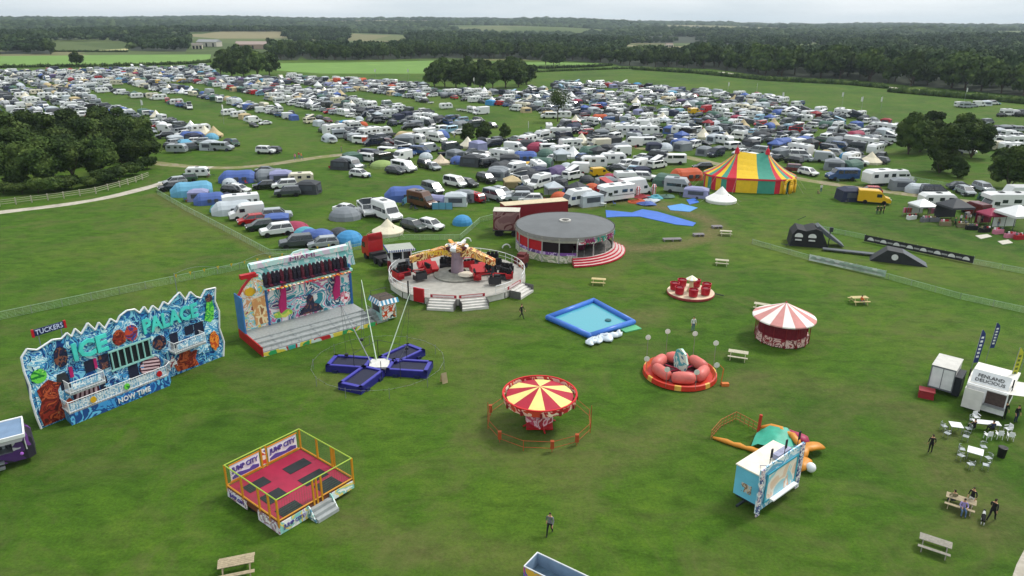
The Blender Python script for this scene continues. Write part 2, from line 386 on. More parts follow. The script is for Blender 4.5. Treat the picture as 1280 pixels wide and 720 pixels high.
def crown_np(seed,R,z0,H,nleaf,size,nl=12,core=.8,tight=1.0):
    rs=np.random.RandomState(seed); Vs=[];Fs=[];o=0
    lob=[]
    zc=(z0+H)/2; rz=(H-z0)/2
    for i in range(nl):
        while True:
            p=rs.uniform(-1,1,3)
            if np.dot(p,p)<1 and np.dot(p,p)>.12: break
        r=R*rs.uniform(.26,.46)
        q=p*np.array([max(.1,R-r*.9),max(.1,R-r*.9),max(.1,rz-r*.75)])*tight
        lob.append((q[0],q[1],zc+q[2],r,r*rs.uniform(.65,.9)))
    lob.append((0,0,zc,R*.55,rz*.6))
    wts=np.array([l[3]**2 for l in lob]); cnt=(nleaf*wts/wts.sum()).astype(int)
    for l,c in zip(lob,cnt):
        d=rs.normal(0,1,(c,3)); d/=np.linalg.norm(d,axis=1,keepdims=True); d[:,2]=np.where((d[:,2]<-.3)&(rs.rand(c)<.6),-d[:,2],d[:,2])
        rr=rs.uniform(.75,1.12,(c,1)); P=np.array(l[:3])+d*rr*np.array([l[3],l[3],l[4]])
        V,Q=leaves(rs,P,d,size); Vs.append(V); Fs.append(Q+o); o+=len(V)
        V,Q=sphere_q(l[:3],(l[3]*core,l[3]*core,l[4]*core),rs,7,4); Vs.append(V); Fs.append(Q+o); o+=len(V)
    return np.concatenate(Vs),np.concatenate(Fs)
def trunk_mb(seed,R,z0,H,rt):
    r=random.Random(seed); mb=MB(); top=z0+(H-z0)*.45
    mb.tube((0,0,-.1),(0,0,z0*.7),rt,8,0,rt*.75); mb.tube((0,0,z0*.7),(r.uniform(-.3,.3),r.uniform(-.3,.3),top),rt*.75,7,0,rt*.4)
    for i in range(6):
        a=i*PI/3+r.uniform(-.4,.4); z=z0*.8+r.uniform(0,1)*(H-z0)*.2; q=R*r.uniform(.5,.75)
        m=(cos(a)*q*.5,sin(a)*q*.5,z+(H-z0)*.22); mb.tube((0,0,z),m,rt*.4,5,0,rt*.28); mb.tube(m,(cos(a)*q,sin(a)*q,z+(H-z0)*r.uniform(.3,.5)),rt*.28,5,0,rt*.1)
    return mb
def tree_proto(name,seed,R,H,z0,nleaf,size,leaf,nl=12,core=.8,rt=.35,tight=1.0):
    t=bpy.data.objects.new(name,None); COL.objects.link(t)
    trunk_mb(seed,R,z0,H,rt).build('trunk',BARK,t)
    V,Q=crown_np(seed,R,z0,H,nleaf,size,nl,core,tight)
    c=bpy.data.objects.new('crown',npmesh('crown',V,Q,leaf)); COL.objects.link(c); c.parent=t
    return t
NEAR=[tree_proto('broadleaf_tree',s,5.0,11.0,1.0,9000,.30,LEAF,16) for s in (1,2,3,4)]
PARK=[tree_proto('broadleaf_tree',s,4.0,10.5,-.2,10000,.28,LEAF,24,rt=.3) for s in (11,12,13)]
MID=[tree_proto('broadleaf_tree',s,6.5,12.0,1.0,1500,.75,LEAF,12,rt=.4) for s in (21,22,23,24,25)]
# the copse by the gravel path
def inpoly(x,y,P):
    c=False; j=len(P)-1
    for i in range(len(P)):
        if (P[i][1]>y)!=(P[j][1]>y) and x<(P[j][0]-P[i][0])*(y-P[i][1])/(P[j][1]-P[i][1])+P[i][0]: c=not c
        j=i
    return c
def put_tree(protos,x,y,h,label,group,k=None,wide=1.0,H0=11.0):
    p=protos[rng.randrange(len(protos))] if k is None else protos[k]
    s=h/H0; sw=s*wide*rng.uniform(.92,1.08)
    z=float(hill(np.array(x),np.array(y)))
    return place(p,(x,y,z),rng.uniform(0,6.28),label,'tree',group,(sw,sw,s))
ORD=['first','second','third','fourth','fifth','sixth','seventh','eighth','ninth','tenth','eleventh','twelfth','thirteenth','fourteenth','fifteenth','sixteenth']
cop=[(-30,222,13),(15,236,11.5),(55,234,12),(92,228,11.5),(128,223,10.5),(158,214,10),(182,203,9.5),(-60,236,13),(-20,205,14),(30,212,14),(70,210,13.5),(108,205,13),(145,198,11.5),(172,190,10.5),(0,190,12.5),(45,186,12),(90,186,12.5),(128,184,12.5),(160,181,11),(-50,190,13)]
for i,(px,py,h) in enumerate(cop):
    x,y=G(px,py)
    k8=sorted([c[0] for c in cop[:8]]).index(px) if i<8 else sorted([c[0]+c[1]*.001 for c in cop[8:]]).index(px+py*.001)
    lab=ORD[k8]+' tree from the left in the '+('front line of the copse beside the rail fence' if i<8 else 'hidden back rows of the left copse')
    put_tree(NEAR,x,y,h*.95,lab,'trees of the copse on the left',H0=11.0,wide=1.12)
# understory shrubs that close the copse edge
SHR=tree_proto('shrub',31,2.6,3.4,.1,2500,.24,LEAF,10,rt=.08)
for i,(px,py) in enumerate([(5,243),(28,243),(48,242),(68,240),(90,237),(110,234),(132,230),(150,226),(166,219),(184,212),(20,238),(78,236)]):
    x,y=G(px,py); place(SHR,(x,y),rng.uniform(0,6),ORD[i]+' low shrub along the copse edge, counted along the rail fence from the left','shrub','shrubs along the copse edge',rng.uniform(.8,1.15))
for px,py,h,lab in [(1135,193,11.5,'broad dark tree leftmost of the clump right of the camp'),(1162,188,11,'dark tree behind the middle of the clump right of the camp'),(1174,216,13.0,'tallest dark tree in front of the clump by the dark awnings'),(1150,190,10,'dark tree tucked between two larger trees of the right clump'),(1214,197,11.5,'wide round tree at the right end of the clump by the lone white car'),(1198,192,11,'tree behind the gap in the right clump of trees'),(1260,236,11,'dark tree on two stems by the right edge above the parked 4x4'),(1287,238,12,'dark tree half outside the right edge above the white motorhome'),(1197,222,5.5,'small low tree in front of the right clump beside the dark car')]:
    x,y=G(px,py); put_tree(PARK,x,y,h,lab,None,H0=10.5,wide=1.05)
# thin see-through tree standing in the camp
sp=tree_proto('young_ash_tree',41,4.4,12.0,3.0,1500,.24,LEAF2,20,core=.28,rt=.22,tight=1.0)
sp['_used']=1; tag(sp,'tall thin see-through green tree standing alone among the camper vans','tree',None,G(697,152),1.0); sp.scale=(1.15,1.15,1.05)
for px,py,h,lab in [(584,178,5.6,'small round tree leftmost of three by the camp track'),(605,176,6.2,'middle one of three small dark trees by the camp track'),(631,174,4.8,'small tree rightmost of three by the camp track')]:
    x,y=G(px,py); put_tree(PARK,x,y,h,lab,None,H0=10.5,wide=1.15)
x,y=G(97,84); put_tree(MID,x,y,11.5,'lone round tree standing in front of the far left pasture','',H0=12,wide=.95)
def clump(pts,lab,grp,hh):
    xs_=sorted(p[0]+p[1]*.001 for p in pts)
    for px,py in pts:
        x,y=G(px,py); put_tree(MID,x,y,hh*rng.uniform(.85,1.1),ORD[xs_.index(px+py*.001)]+' from left: '+lab if len(pts)>3 else ORD[xs_.index(px+py*.001)]+' from left: '+lab,grp,H0=12,wide=1.0)
clump([(276,93),(290,96),(305,97),(322,96),(337,94),(285,88),(300,88),(318,88),(332,86),(296,80),(313,80),(280,82)],'dark tree in the round clump behind the far end of the camp','trees of the clump behind the camp',14.5)
clump([(543,108),(556,109),(570,110),(585,111),(600,111),(616,111),(632,110),(648,109),(658,106),(550,101),(566,101),(583,100),(603,99),(622,99),(641,99),(652,97)],'dark tree in the wide copse between the camp and the far pasture','trees of the copse behind the camp',13)
clump([(682,81),(692,82),(699,81)],'low rounded bush tree standing alone in the middle pasture','trees of the lone thicket',10)
# far woodland
BND=[(-200,70),(65,68),(67,57),(160,57),(163,64),(232,65),(236,57),(262,57),(336,60),(338,75),(372,76),(376,70),(383,75),(440,76),(560,73),(640,74),(672,76),(705,77),(765,80),(775,83),(815,84),(890,87),(960,96),(1060,100),(1140,108),(1280,121),(1500,142)]
bx_=np.array([p[0] for p in BND]); by_=np.array([p[1] for p in BND])
CLR=[[(430,62),(440,43),(500,43),(520,62)],[(776,71),(786,56),(860,50),(892,52),(884,60),(852,72)],[(235,60),(240,48),(345,47),(372,54),(372,62),(340,62)],[(60,66),(60,56),(165,56),(165,64)],[(385,58),(385,53),(425,53),(425,58)],[(640,58),(640,54),(665,54),(665,58)],[(480,50),(480,47),(520,47),(520,50)],[(1000,60),(1000,56),(1060,56),(1060,60)],[(590,46),(660,46),(660,43),(590,43)],[(200,44),(260,44),(260,41),(200,41)],[(950,50),(1010,50),(1010,46),(950,46)]]
rs=np.random.RandomState(3); pts=[]
gx=np.arange(-1500,1500,14.5); gy=np.arange(330,1900,14.5)
GX,GY=np.meshgrid(gx,gy); GX=GX+rs.uniform(-5,5,GX.shape); GY=GY+rs.uniform(-5,5,GY.shape)
for x,y in zip(GX.ravel(),GY.ravel()):
    if abs(x)>y*.74+20: continue
    d=math.hypot(x,y)
    if d>900 and rs.rand()>.55: continue
    px,py=PX(x,y)
    if py>np.interp(px,bx_,by_): continue
    if any(inpoly(px,py,c) for c in CLR): continue
    fz=math.sin(x*.011+1)*math.sin(y*.009+2)
    if fz>.6 and py<np.interp(px,bx_,by_)-6: continue
    edge=np.interp(px,bx_,by_)-py
    pts.append((edge,x,y,px,py,d))
pts.sort()
nwood=0; rest=[]; SEG={}
LOOK=['tall','low','broad','dark','narrow','rounded','ragged','dense']
MARK=['at the extreme left above the pasture','left of the pale stubble field','behind the pale stubble strip','above the lone round tree','left of the pale barn','between the barns and round clump','right of the round clump','above the left half of the long pasture','above the middle of the long pasture','above the wide copse left half','above the wide copse right half','behind the lone thicket','left of the tan clearing','below the tan clearing','right of the tan clearing','above the big top','right above the big top','above the right clump of trees','above the small far car group','at the extreme right']
for e,x,y,px,py,d in pts:
    if nwood<205 and -20<px<1300 and e<4.2 and d<900:
        k=int(max(0,min(1279,px))//64); SEG[k]=SEG.get(k,0)+1
        side=LOOK[SEG[k]%8]+' wood edge tree '+MARK[k]
        grp='wood edge trees '+MARK[k]
        hh=(17.5 if px>860 else 13)*rng.uniform(.72,1.2)
        put_tree(MID,x,y,hh,side,grp,H0=12,wide=.95); nwood+=1
    else: rest.append((x,y,px,d))
print('wood trees',nwood,'rest',len(rest))
FARP=[crown_np(60+i,8.2,.3,13,120,1.7,6,.88) for i in range(6)]
def merge(protos,items,name,m):
    Vs=[];Fs=[];o=0
    for k,(x,y,z,sx,sz,a) in items:
        V,Q=protos[k%len(protos)]; ca,sa=cos(a),sin(a)
        W=np.empty_like(V); W[:,0]=(V[:,0]*ca-V[:,1]*sa)*sx+x; W[:,1]=(V[:,0]*sa+V[:,1]*ca)*sx+y; W[:,2]=V[:,2]*sz+z
        Vs.append(W); Fs.append(Q+o); o+=len(V)
    o=bpy.data.objects.new(name,npmesh(name,np.concatenate(Vs),np.concatenate(Fs),m)); COL.objects.link(o)
    o['kind']='stuff'; return o
it=[(rs.randint(6),(x,y,float(hill(np.array(x),np.array(y))),rs.uniform(.85,1.25),(rs.uniform(1.1,1.6) if px>860 and d<700 else rs.uniform(.8,1.3)),rs.uniform(0,6.28))) for x,y,px,d in rest]
o=merge(FARP,it,'woodland',LEAFD); o['label']='dark mixed woodland filling the middle distance behind the pastures'; o['category']='woodland'
# canopy of the far country, out to the hills
LUMP=[sphere_q((0,0,2.5),(9,9,6.5),np.random.RandomState(80+i),7,4,.22) for i in range(6)]
it=[]; d=1850.0
while d<8200:
    st=15+(d-1850)*.012; n=int(1.5*d/st)
    for i in range(n):
        if rs.rand()<.16: continue
        a=-.75+1.5*(i+rs.rand())/n; r=d+rs.uniform(-.5,.5)*st; x,y=r*sin(a),r*cos(a)
        if math.sin(x*.0042+1.3)*math.sin(y*.0031+a*3)>.33 or math.sin(r*.011+a*9)*math.sin(a*34+r*.001)>.8: continue
        s=st/15*rs.uniform(.75,1.2); it.append((rs.randint(6),(x,y,float(hill(np.array(x),np.array(y))),s,min(1.9,s)*rs.uniform(.8,1.15),rs.uniform(0,6.28))))
    d+=st*1.25
print('lumps',len(it))
o=merge(LUMP,it,'far_woodland',LEAFD); o['label']='far blue green woods covering the low hills on the horizon'; o['category']='woodland'
# hedges
def hedge(pts,wd,h,lab,z0=0,n=7):
    rs=np.random.RandomState(int(abs(pts[0][0]))+7); P=[Vector((*G(*p),0)) for p in pts]; Vs=[];Fs=[];o=0
    for a,b in zip(P[:-1],P[1:]):
        L=(b-a).length; k=max(1,int(L/1.6))
        for i in range(k):
            c=a.lerp(b,(i+.5)/k); hh=h*rs.uniform(.7,1.15)
            V,Q=sphere_q((c.x,c.y,hh*.45),(wd*.75,wd*.75,hh*.55),rs,6,3,.25); Vs.append(V);Fs.append(Q+o);o+=len(V)
            d=rs.normal(0,1,(n,3)); d/=np.linalg.norm(d,axis=1,keepdims=True); V,Q=leaves(rs,np.array([c.x,c.y,hh*.5])+d*np.array([wd*.8,wd*.8,hh*.6]),d,.45); Vs.append(V);Fs.append(Q+o);o+=len(V)
    ob=bpy.data.objects.new('hedge',npmesh('hedge',np.concatenate(Vs),np.concatenate(Fs),LEAF)); COL.objects.link(ob); tag(ob,lab,'hedge')
hedge([(0,85),(60,84),(115,84),(180,82),(240,80),(264,78)],1.6,2.6,'clipped dark hedge between the camp and the far left pasture')
hedge([(630,83),(680,86),(740,84),(765,82)],1.5,2.2,'thin hedge crossing the middle pasture behind the lone thicket')
hedge([(640,92),(700,89),(790,86)],1.3,1.8,'low hedge below the lone thicket in the middle pasture')
hedge([(790,87),(870,92),(960,101),(1060,106),(1110,111)],1.8,2.8,'long dark hedge at the foot of the row of round trees')
hedge([(1110,115),(1180,121),(1240,126),(1300,132)],2.2,3.0,'dark hedge in front of the lane below the tall right wood')
hedge([(66,65),(110,65),(160,65)],1.5,2.2,'short hedge before the pale stubble field on the far left')
strip('farm_lane',[(900,90),(960,99),(1060,104),(1150,113),(1230,121),(1300,128)],5,.05,gravel,.1)
patch('stubble_field',[(66,63.5),(160,63),(160,59.5),(66,60)],tan,.04)
patch('stubble_field',[(780,69),(850,70),(880,60),(880,55),(800,57)],tan,.04)
patch('stubble_field',[(376,60),(384,55),(424,54),(424,60)],tan,.04)
patch('pasture_field',[(-80,82),(60,82),(180,79),(262,76),(264,68),(160,68.5),(66,69.5),(-80,71)],lgr,.03)
patch('pasture_field',[(346,88),(400,92),(530,92),(536,84),(575,78),(560,75.5),(440,78),(350,79)],lgr,.03)
patch('pasture_field',[(640,81.5),(700,82),(760,80),(700,78),(660,78)],lgr,.04)
# far farm buildings
def barn(px,py,L,Wd,h,rz,wc,rc,lab):
    x,y=G(px,py); t=thing('farm_building',lab,'farm building',(x,y),rz); z=0
    MB().bx(-L/2,L/2,-Wd/2,Wd/2,0,h).xprism([(0,0)]*0+[(-L/2,h),(L/2,h),(L/2,h+.01),(-L/2,h+.01)],-Wd/2,Wd/2).build('wall',mat('farm_wall_'+wc[1:],wc,.9),t)
    mb=MB(); r=h+Wd*.22
    mb.add([(-L/2-.3,-Wd/2-.4,h-.1),(L/2+.3,-Wd/2-.4,h-.1),(L/2+.3,0,r),(-L/2-.3,0,r),(-L/2-.3,Wd/2+.4,h-.1),(L/2+.3,Wd/2+.4,h-.1)],[(0,1,2,3),(3,2,5,4),(0,3,4),(1,5,2)]); mb.build('roof',mat('farm_roof_'+rc[1:],rc,.8),t)
    d=MB()
    for i in range(3): d.bx(-L/2+L*(i+.5)/3-1.2,-L/2+L*(i+.5)/3+1.2,-Wd/2-.05,-Wd/2,0.02,h*.75)
    d.build('doors',mat('dark_opening','#1c1d1f',.8),t)
barn(318,61,42,16,5.5,.1,'#a48e7c','#9b8a82','long brown roofed barn beyond the far left trees')
barn(262,58,30,14,6,-.2,'#b9b4a6','#8d8f90','pale grey barn left of the brown roofed barn')
barn(247,61,12,8,5,.3,'#c9c0ac','#77706a','small cream farmhouse beside the pale barn')
barn(836,60,10,7,5,.2,'#d8d4c8','#8a7a70','white cottage in the clearing beyond the middle field')
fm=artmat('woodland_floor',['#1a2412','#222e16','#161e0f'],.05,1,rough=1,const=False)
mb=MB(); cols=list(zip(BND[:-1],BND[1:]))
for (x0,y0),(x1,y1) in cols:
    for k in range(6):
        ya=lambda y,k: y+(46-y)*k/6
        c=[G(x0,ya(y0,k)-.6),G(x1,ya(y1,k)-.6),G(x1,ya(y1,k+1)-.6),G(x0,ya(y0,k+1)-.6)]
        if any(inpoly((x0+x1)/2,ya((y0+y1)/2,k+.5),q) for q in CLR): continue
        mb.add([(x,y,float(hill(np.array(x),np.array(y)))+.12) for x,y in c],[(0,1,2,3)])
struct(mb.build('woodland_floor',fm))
hz=MB().bx(-9500,9500,-420,9500,-1.2,120)
hv=bpy.data.materials.new('haze_air'); hv.use_nodes=True; n_=hv.node_tree; n_.nodes.clear()
ho=n_.nodes.new('ShaderNodeOutputMaterial'); pv=n_.nodes.new('ShaderNodeVolumePrincipled'); pv.inputs['Density'].default_value=.000085; pv.inputs['Color'].default_value=(.72,.85,.97,1); pv.inputs['Anisotropy'].default_value=.2
n_.links.new(pv.outputs[0],ho.inputs['Volume'])
hzo=hz.build('haze',hv); hzo['kind']='stuff'
# ---------------------------------------------------------------- palette
WHITE=mat('white_paint','#e4e5e6',.45); OFFW=mat('off_white_panel','#cfcdc8',.6); CREAM=mat('cream_canvas','#d9d0b8',.9,var=.08); STEEL=mat('galvanised_steel','#9ea2a6',.4,.6)
DSTEEL=mat('dark_steel','#3a3d42',.5,.4); BLACK=mat('black_rubber','#15161a',.8); RED=mat('red_paint','#b0141f',.45); DRED=mat('deep_red_paint','#7d1020',.5); YEL=mat('yellow_paint','#d8a91e',.5)
ORANGE=mat('orange_vinyl','#dd8a1c',.5); TREAD=mat('grey_tread_plate','#a2a7a6',.55,.3,scale=4,var=.2); GLASSD=mat('dark_window_glass','#1d242b',.12,0,var=.1,spec=.8)
CYAN=mat('cyan_lettering','#4fd3c8',.4,var=.18,scale=.9); BLUEP=mat('blue_paint','#1f4f9c',.45); NAVY=mat('navy_paint','#1b2450',.5); PINK=mat('magenta_vinyl','#b01d63',.5,var=.15)
WOOD=mat('weathered_wood','#a3957a',.85,var=.25,scale=6); WOODL=mat('new_pale_wood','#c0b07e',.8,var=.2,scale=6); WFENCE=mat('pale_wooden_fence','#a8a391',.9,var=.2,scale=3)
ICEART=artmat('airbrushed_ice_panel',['#16468a','#3f92c6','#123474','#7cc4dc','#1f60a4','#c4e4ea','#3280ba','#153a7a','#7cc6dc'],1.1,3.0,.4,5)
ICEL=artmat('light_ice_panel',['#7cc4e0','#dff2f6','#4a9fd0','#bfe6f0','#3b83c2','#eef6f8'],1.6,3.2,.4,5)
REDART=artmat('red_orange_flame_panel',['#4a1012','#8f2a20','#651614','#b8532e','#7e1f1a','#c98a52'],1.7,2.5,.45,4)
DARKART=artmat('dark_night_panel',['#10142c','#2a2145','#0d1a38','#7c4a3c','#1c1d3a','#c8a08a'],1.8,2.5,.45,4)
GRNART=artmat('green_swirl_panel',['#1e7a34','#6fd04a','#2f9c45','#a7e86a'],2,2,.45,3)
# ---------------------------------------------------------------- ice palace funhouse
def railing(mb,x0,x1,y,z0,z1,mi=0,step=.22,r=.02,ax='x'):
    P=(lambda t,z:(t,y,z)) if ax=='x' else (lambda t,z:(y,t,z))
    mb.tube(P(x0,z1),P(x1,z1),.035,6,mi); mb.tube(P(x0,z0+.12),P(x1,z0+.12),.03,5,mi)
    n=max(1,int(abs(x1-x0)/step))
    for i in range(n+1): mb.tube(P(x0+(x1-x0)*i/n,z0),P(x0+(x1-x0)*i/n,z1),r,4,mi)
a=(-40.4,53.8); rz=math.atan2(14.5,10.2)
T=thing('funhouse','long blue walk-through ice funhouse with jagged white edged front and turquoise letters','fairground funhouse',a,rz)
ol=[(0,0),(-.15,1.3),(-.2,3),(-.05,4.1),(-.2,5.6),(-.15,6.8),(.4,7.4),(1.1,7.05),(2.4,7.5),(3.1,7.35),(3.6,7.7),(3.9,7.25),(4.3,7.85),(4.7,7.2),(5.4,8.0),(5.9,7.15),(6.3,7.75),(6.7,7.0),(7.35,7.75),(7.8,7.25),(8.2,7.75),(8.9,8.05),(9.6,7.95),(10.0,7.45),(10.5,7.9),(10.8,7.2),(11.3,7.75),(11.8,7.1),(12.4,7.8),(12.8,7.4),(13.5,7.9),(14.1,8.25),(14.6,7.3),(15.2,7.95),(15.7,7.3),(16.2,7.0),(16.8,7.7),(17.9,7.6),(17.65,6.2),(17.95,5),(17.7,3.2),(18.0,1.5),(17.7,0)]
MB().xprism([p for p in ol][::-1],0,.18,0).build('facade',ICEART,T)
mb=MB()
for p,q in zip(ol[:-1],ol[1:]): 
    mb.tube((p[0],-.03,p[1]),(q[0],-.03,q[1]),.085,6)
mb.build('jagged_rim',WHITE,T)
MB().bx(.6,17.1,.2,2.7,.45,4.2).bx(.6,17.1,.25,2.6,4.2,4.4).build('trailer_body',mat('slate_trailer','#3d4a5c',.7),T)
mb=MB()
for x in (1,4.5,8,11,14,16.8): mb.tube((x,.2,6.4),(x,2.4,4.4),.05); 
mb.build('brace',STEEL,T)
WH=MB(); 
for x in (7,8.1,9.2): 
    for y in (.5,2.4): WH.tube((x,y-.12,.45),(x,y+.12,.45),.45,14)
WH.build_each('wheel',BLACK,T)
def art(name,poly,m,y=-.06,par=T,d=.06,edge=None):
    return MB().xprism(poly[::-1],y,y+d,0).build(name,m,par)
def blob(cx,cz,rx,rz_,n=18,jag=.12,seed=1):
    r=random.Random(seed); return [(cx+rx*(1+r.uniform(-jag,jag))*cos(2*PI*i/n),cz+rz_*(1+r.uniform(-jag,jag))*sin(2*PI*i/n)) for i in range(n)]
def star(cx,cz,r,n=6,inner=.45,a0=0): return [(cx+(r if i%2==0 else r*inner)*cos(a0+PI*i/n),cz+(r if i%2==0 else r*inner)*sin(a0+PI*i/n)) for i in range(2*n)]
art('ice_swirl_panel',[(.15,4.2),(2.2,4.4),(3.2,3.0),(2.2,.4),(.2,.2)],ICEL,-.04)
art('flame_panel',[(.25,.15),(.1,1.4),(.5,2.4),(.35,3.5),(.9,3.9),(1.4,4.15),(1.9,3.7),(2.3,3.5),(1.9,2.9),(1.9,2.0),(2.2,1.2),(2.0,.2)],REDART,-.10)
art('orange_roundel',blob(2.55,1.2,.42,.6,14,.15,4),artmat('orange_swirl',['#c04a1a','#e88a30','#8c2a12','#f2b060'],2,2),-.12)
art('ice_crystal',star(.95,6.0,.78,6,.7),ICEL,-.08); art('green_roundel',blob(.75,4.75,.62,.62,20,.04,3),GRNART,-.12)
MB().lathe([(.0,0)],3)
art('dark_oval_panel',blob(2.7,5.8,.55,.95,18,.1,5),DARKART,-.10)
art('dark_window',[(1.9,3.4),(2.9,3.5),(2.8,4.3),(2.1,4.3)],DSTEEL,-.1)
# centre dome
arc=[(8.35+1.35*cos(t),5.3+1.9*sin(t)) for t in np.linspace(0,PI,13)]; art('dome_panel',[(7.0,5.0)]+arc[::-1]+[(9.7,5.0)] if False else arc,ICEL,-.08)
art('red_roundel',blob(7.75,5.75,.6,.75,18,.12,6),REDART,-.14); art('blue_red_roundel',blob(8.9,5.85,.6,.8,18,.12,7),artmat('blue_red_swirl',['#7d1b1f','#1b3f8f','#c4432e','#14295a','#e0b08c'],2,2.4),-.14)
# column screen
art('column_recess',[(6.6,2.95),(10.45,2.95),(10.45,4.65),(6.6,4.65)],mat('recess_black','#141a20',.8),-.05,d=.05)
mb=MB()
for i in range(7): mb.tube((6.75+i*.595,-.12,2.95),(6.75+i*.595,-.12,4.65),.075,8)
mb.bx(6.5,10.55,-.2,-.06,2.8,2.95).bx(6.5,10.55,-.2,-.06,4.65,4.8); mb.build_each('column',mat('pale_aqua_frame','#8fc5bd',.5),T)
art('portrait_panel',[(5.6,3.3),(6.5,3.3),(6.5,4.7),(5.6,4.7)],DARKART,-.10); art('purple_dark_roundel',blob(11.3,3.95,.7,.75,18,.06,9),DARKART,-.12)
art('white_swirl_panel',[(10.6,3.2),(11.9,3.2),(11.9,4.9),(10.6,4.9)],ICEL,-.04)
# doors
for x0,x1,z0,z1 in [(2.2,3.0,2.7,4.0),(4.4,5.2,3.5,4.6),(5.35,6.0,1.1,2.6),(8.0,8.9,1.1,2.7),(12.4,13.2,2.8,4.4),(15.0,16.0,3.4,4.6),(14.0,14.9,3.7,4.6)]:
    art('doorway',[(x0,z0),(x1,z0),(x1,z1),(x0,z1)],mat('doorway_dark','#131a33',.7),-.05,d=.05)
art('pink_strip',[(3.1,3.6),(3.4,3.6),(3.4,4.6),(3.1,4.6)],PINK,-.08); art('pink_strip',[(5.2,3.6),(5.45,3.6),(5.45,4.6),(5.2,4.6)],PINK,-.08)
# rotating barrel and ramp with red and white stripes
mb=MB(); cx,cz=10.05,2.0
mb.xprism([(cx+1.05*cos(t),cz+.95*sin(t)) for t in np.linspace(0,2*PI,28)[:-1]][::-1],-.08,-.02,0)
for k in range(-3,4):
    o=k*.34
    pts=[(x,z) for x,z in [(-.95,-.45+o),(.95,-.95+o),(.95,-.79+o),(-.95,-.29+o)]]
    good=[(max(-.9,min(.9,x)),z) for x,z in pts]
    def clip(P):
        out=[]
        for i in range(24):
            t=i/23; 
        return P
    # stripe cut to the disc
    L=[];U=[]
    for t in np.linspace(-.93,.93,15):
        lim=math.sqrt(max(0,1-t*t))*.88; lo=-.26*t+o; hi=lo+.17
        lo2,hi2=max(lo,-lim),min(hi,lim)
        if hi2>lo2+.01: L.append((cx+t,cz+lo2)); U.append((cx+t,cz+hi2))
    if len(L)>1: mb.xprism((L+U[::-1])[::-1],-.12,-.08,1)
mb.build('barrel_mouth',[mat('dark_red_barrel','#4a1a2a',.6),mat('pale_pink_stripe','#d5b5b8',.6)],T)
mb=MB(); mb.xprism([(3.0,1.1),(5.2,1.1),(5.2,2.6),(3.0,2.3)][::-1],-.08,-.02,0)
for k in range(5): mb.xprism([(3.05+k*.42,1.15),(3.27+k*.42,1.15),(3.6+k*.36,2.35),(3.4+k*.36,2.35)][::-1],-.12,-.08,1)
mb.build('striped_ramp',[mat('dark_red_barrel','#4a1a2a',.6),mat('pale_pink_stripe','#d5b5b8',.6)],T)
# balconies
for x0,x1,z in ((2.4,5.4,2.6),(12.1,15.4,2.75)):
    b=MB().bx(x0,x1,-1.15,0,z-.12,z).build('balcony',TREAD,T)
    mb=MB(); railing(mb,x0,x1,-1.12,z,z+1.05); railing(mb,-1.12,0,x0+.03,z,z+1.05,ax='y'); railing(mb,-1.12,0,x1-.03,z,z+1.05,ax='y')
    mb.bx(x0+.3,x1-.3,-1.16,-1.13,z+.3,z+.85,1)
    mb.build('balcony_railing',[WHITE,artmat('pale_lattice',['#dfe8ee','#7fb0d0','#f0f4f6','#9cc4dc'],4,2)],b)
# stage
st=MB().prism([(2.0,0),(1.8,-1.6),(10.8,-1.6),(11.4,-.8),(11.6,0)][::-1],0,1.05).build('stage',artmat('stage_ice_skirt',['#1c55a0','#3f93cf','#174585','#63b6dd','#225fae'],1.4,2.5),T)
MB().prism([(2.0,0),(1.8,-1.6),(10.8,-1.6),(11.4,-.8),(11.6,0)][::-1],1.052,1.09).build('stage_floor',TREAD,T)
mb=MB(); railing(mb,1.85,10.75,-1.57,1.09,2.15); railing(mb,-1.55,-.05,1.9,1.09,2.15,ax='y'); railing(mb,-1.0,-.05,11.45,1.09,2.15,ax='y'); mb.tube((10.75,-1.57,2.15),(11.45,-1.0,2.15),.035)
mb.bx(1.95,10.7,-1.53,-1.51,1.2,2.0,1); mb.build('stage_railing',[WHITE,artmat('pale_lattice',['#dfe8ee','#7fb0d0','#f0f4f6','#9cc4dc'],4,2)],T)
for x,m_ in ((3.9,YEL),(6.9,GRNART),(10.0,RED)): MB().xprism(blob(x,1.6,.26,.3,14,.04,3)[::-1],-1.66,-1.6).build('railing_badge',m_,T)
lettering('ICE','ice_lettering',2.0,CYAN,T,(5.1,-.18,5.75),bold=.07,width=3.0,height=1.65,ext=.09)
lettering('PALACE','palace_lettering',2.0,CYAN,T,(12.75,-.18,5.95),bold=.07,width=5.6,height=1.5,ext=.07)
lettering('NOW TIME','stage_lettering',.6,WHITE,T,(7.4,-1.64,.5),width=3.0,height=.5,bold=.01)
art('red_figure_swirl',[(12.6,.3),(12.3,1.2),(13.0,1.7),(13.2,2.5),(13.9,2.45),(14.3,1.8),(15.0,1.9),(14.6,1.0),(14.9,.2)],REDART,-.10)
art('white_snow_swirl',star(15.6,1.9,.85,8,.6),ICEL,-.12); art('orange_swirl_panel',blob(16.9,2.1,.55,1.0,16,.15,12),artmat('orange_swirl',['#c04a1a','#e88a30','#8c2a12','#f2b060'],2,2),-.12)
art('green_leaf_panel',[(16.2,4.6),(16.5,5.6),(16.7,6.4),(17.3,6.6),(17.4,5.6),(17.2,4.5),(16.8,4.2)],GRNART,-.10); art('brown_roundel',blob(17.0,6.75,.38,.42,14,.1,3),DARKART,-.14)
art('aqua_swirl_panel',[(15.8,3.0),(17.5,3.0),(17.4,4.3),(16.4,4.4)],ICEL,-.07)
art('star_stripe_panel',star(12.3,1.5,.7,5,.5,PI/2),artmat('red_white_blue',['#8c1a2c','#e8e2e4','#1a2a6a','#e0d8dc'],2.2,2),-.12)
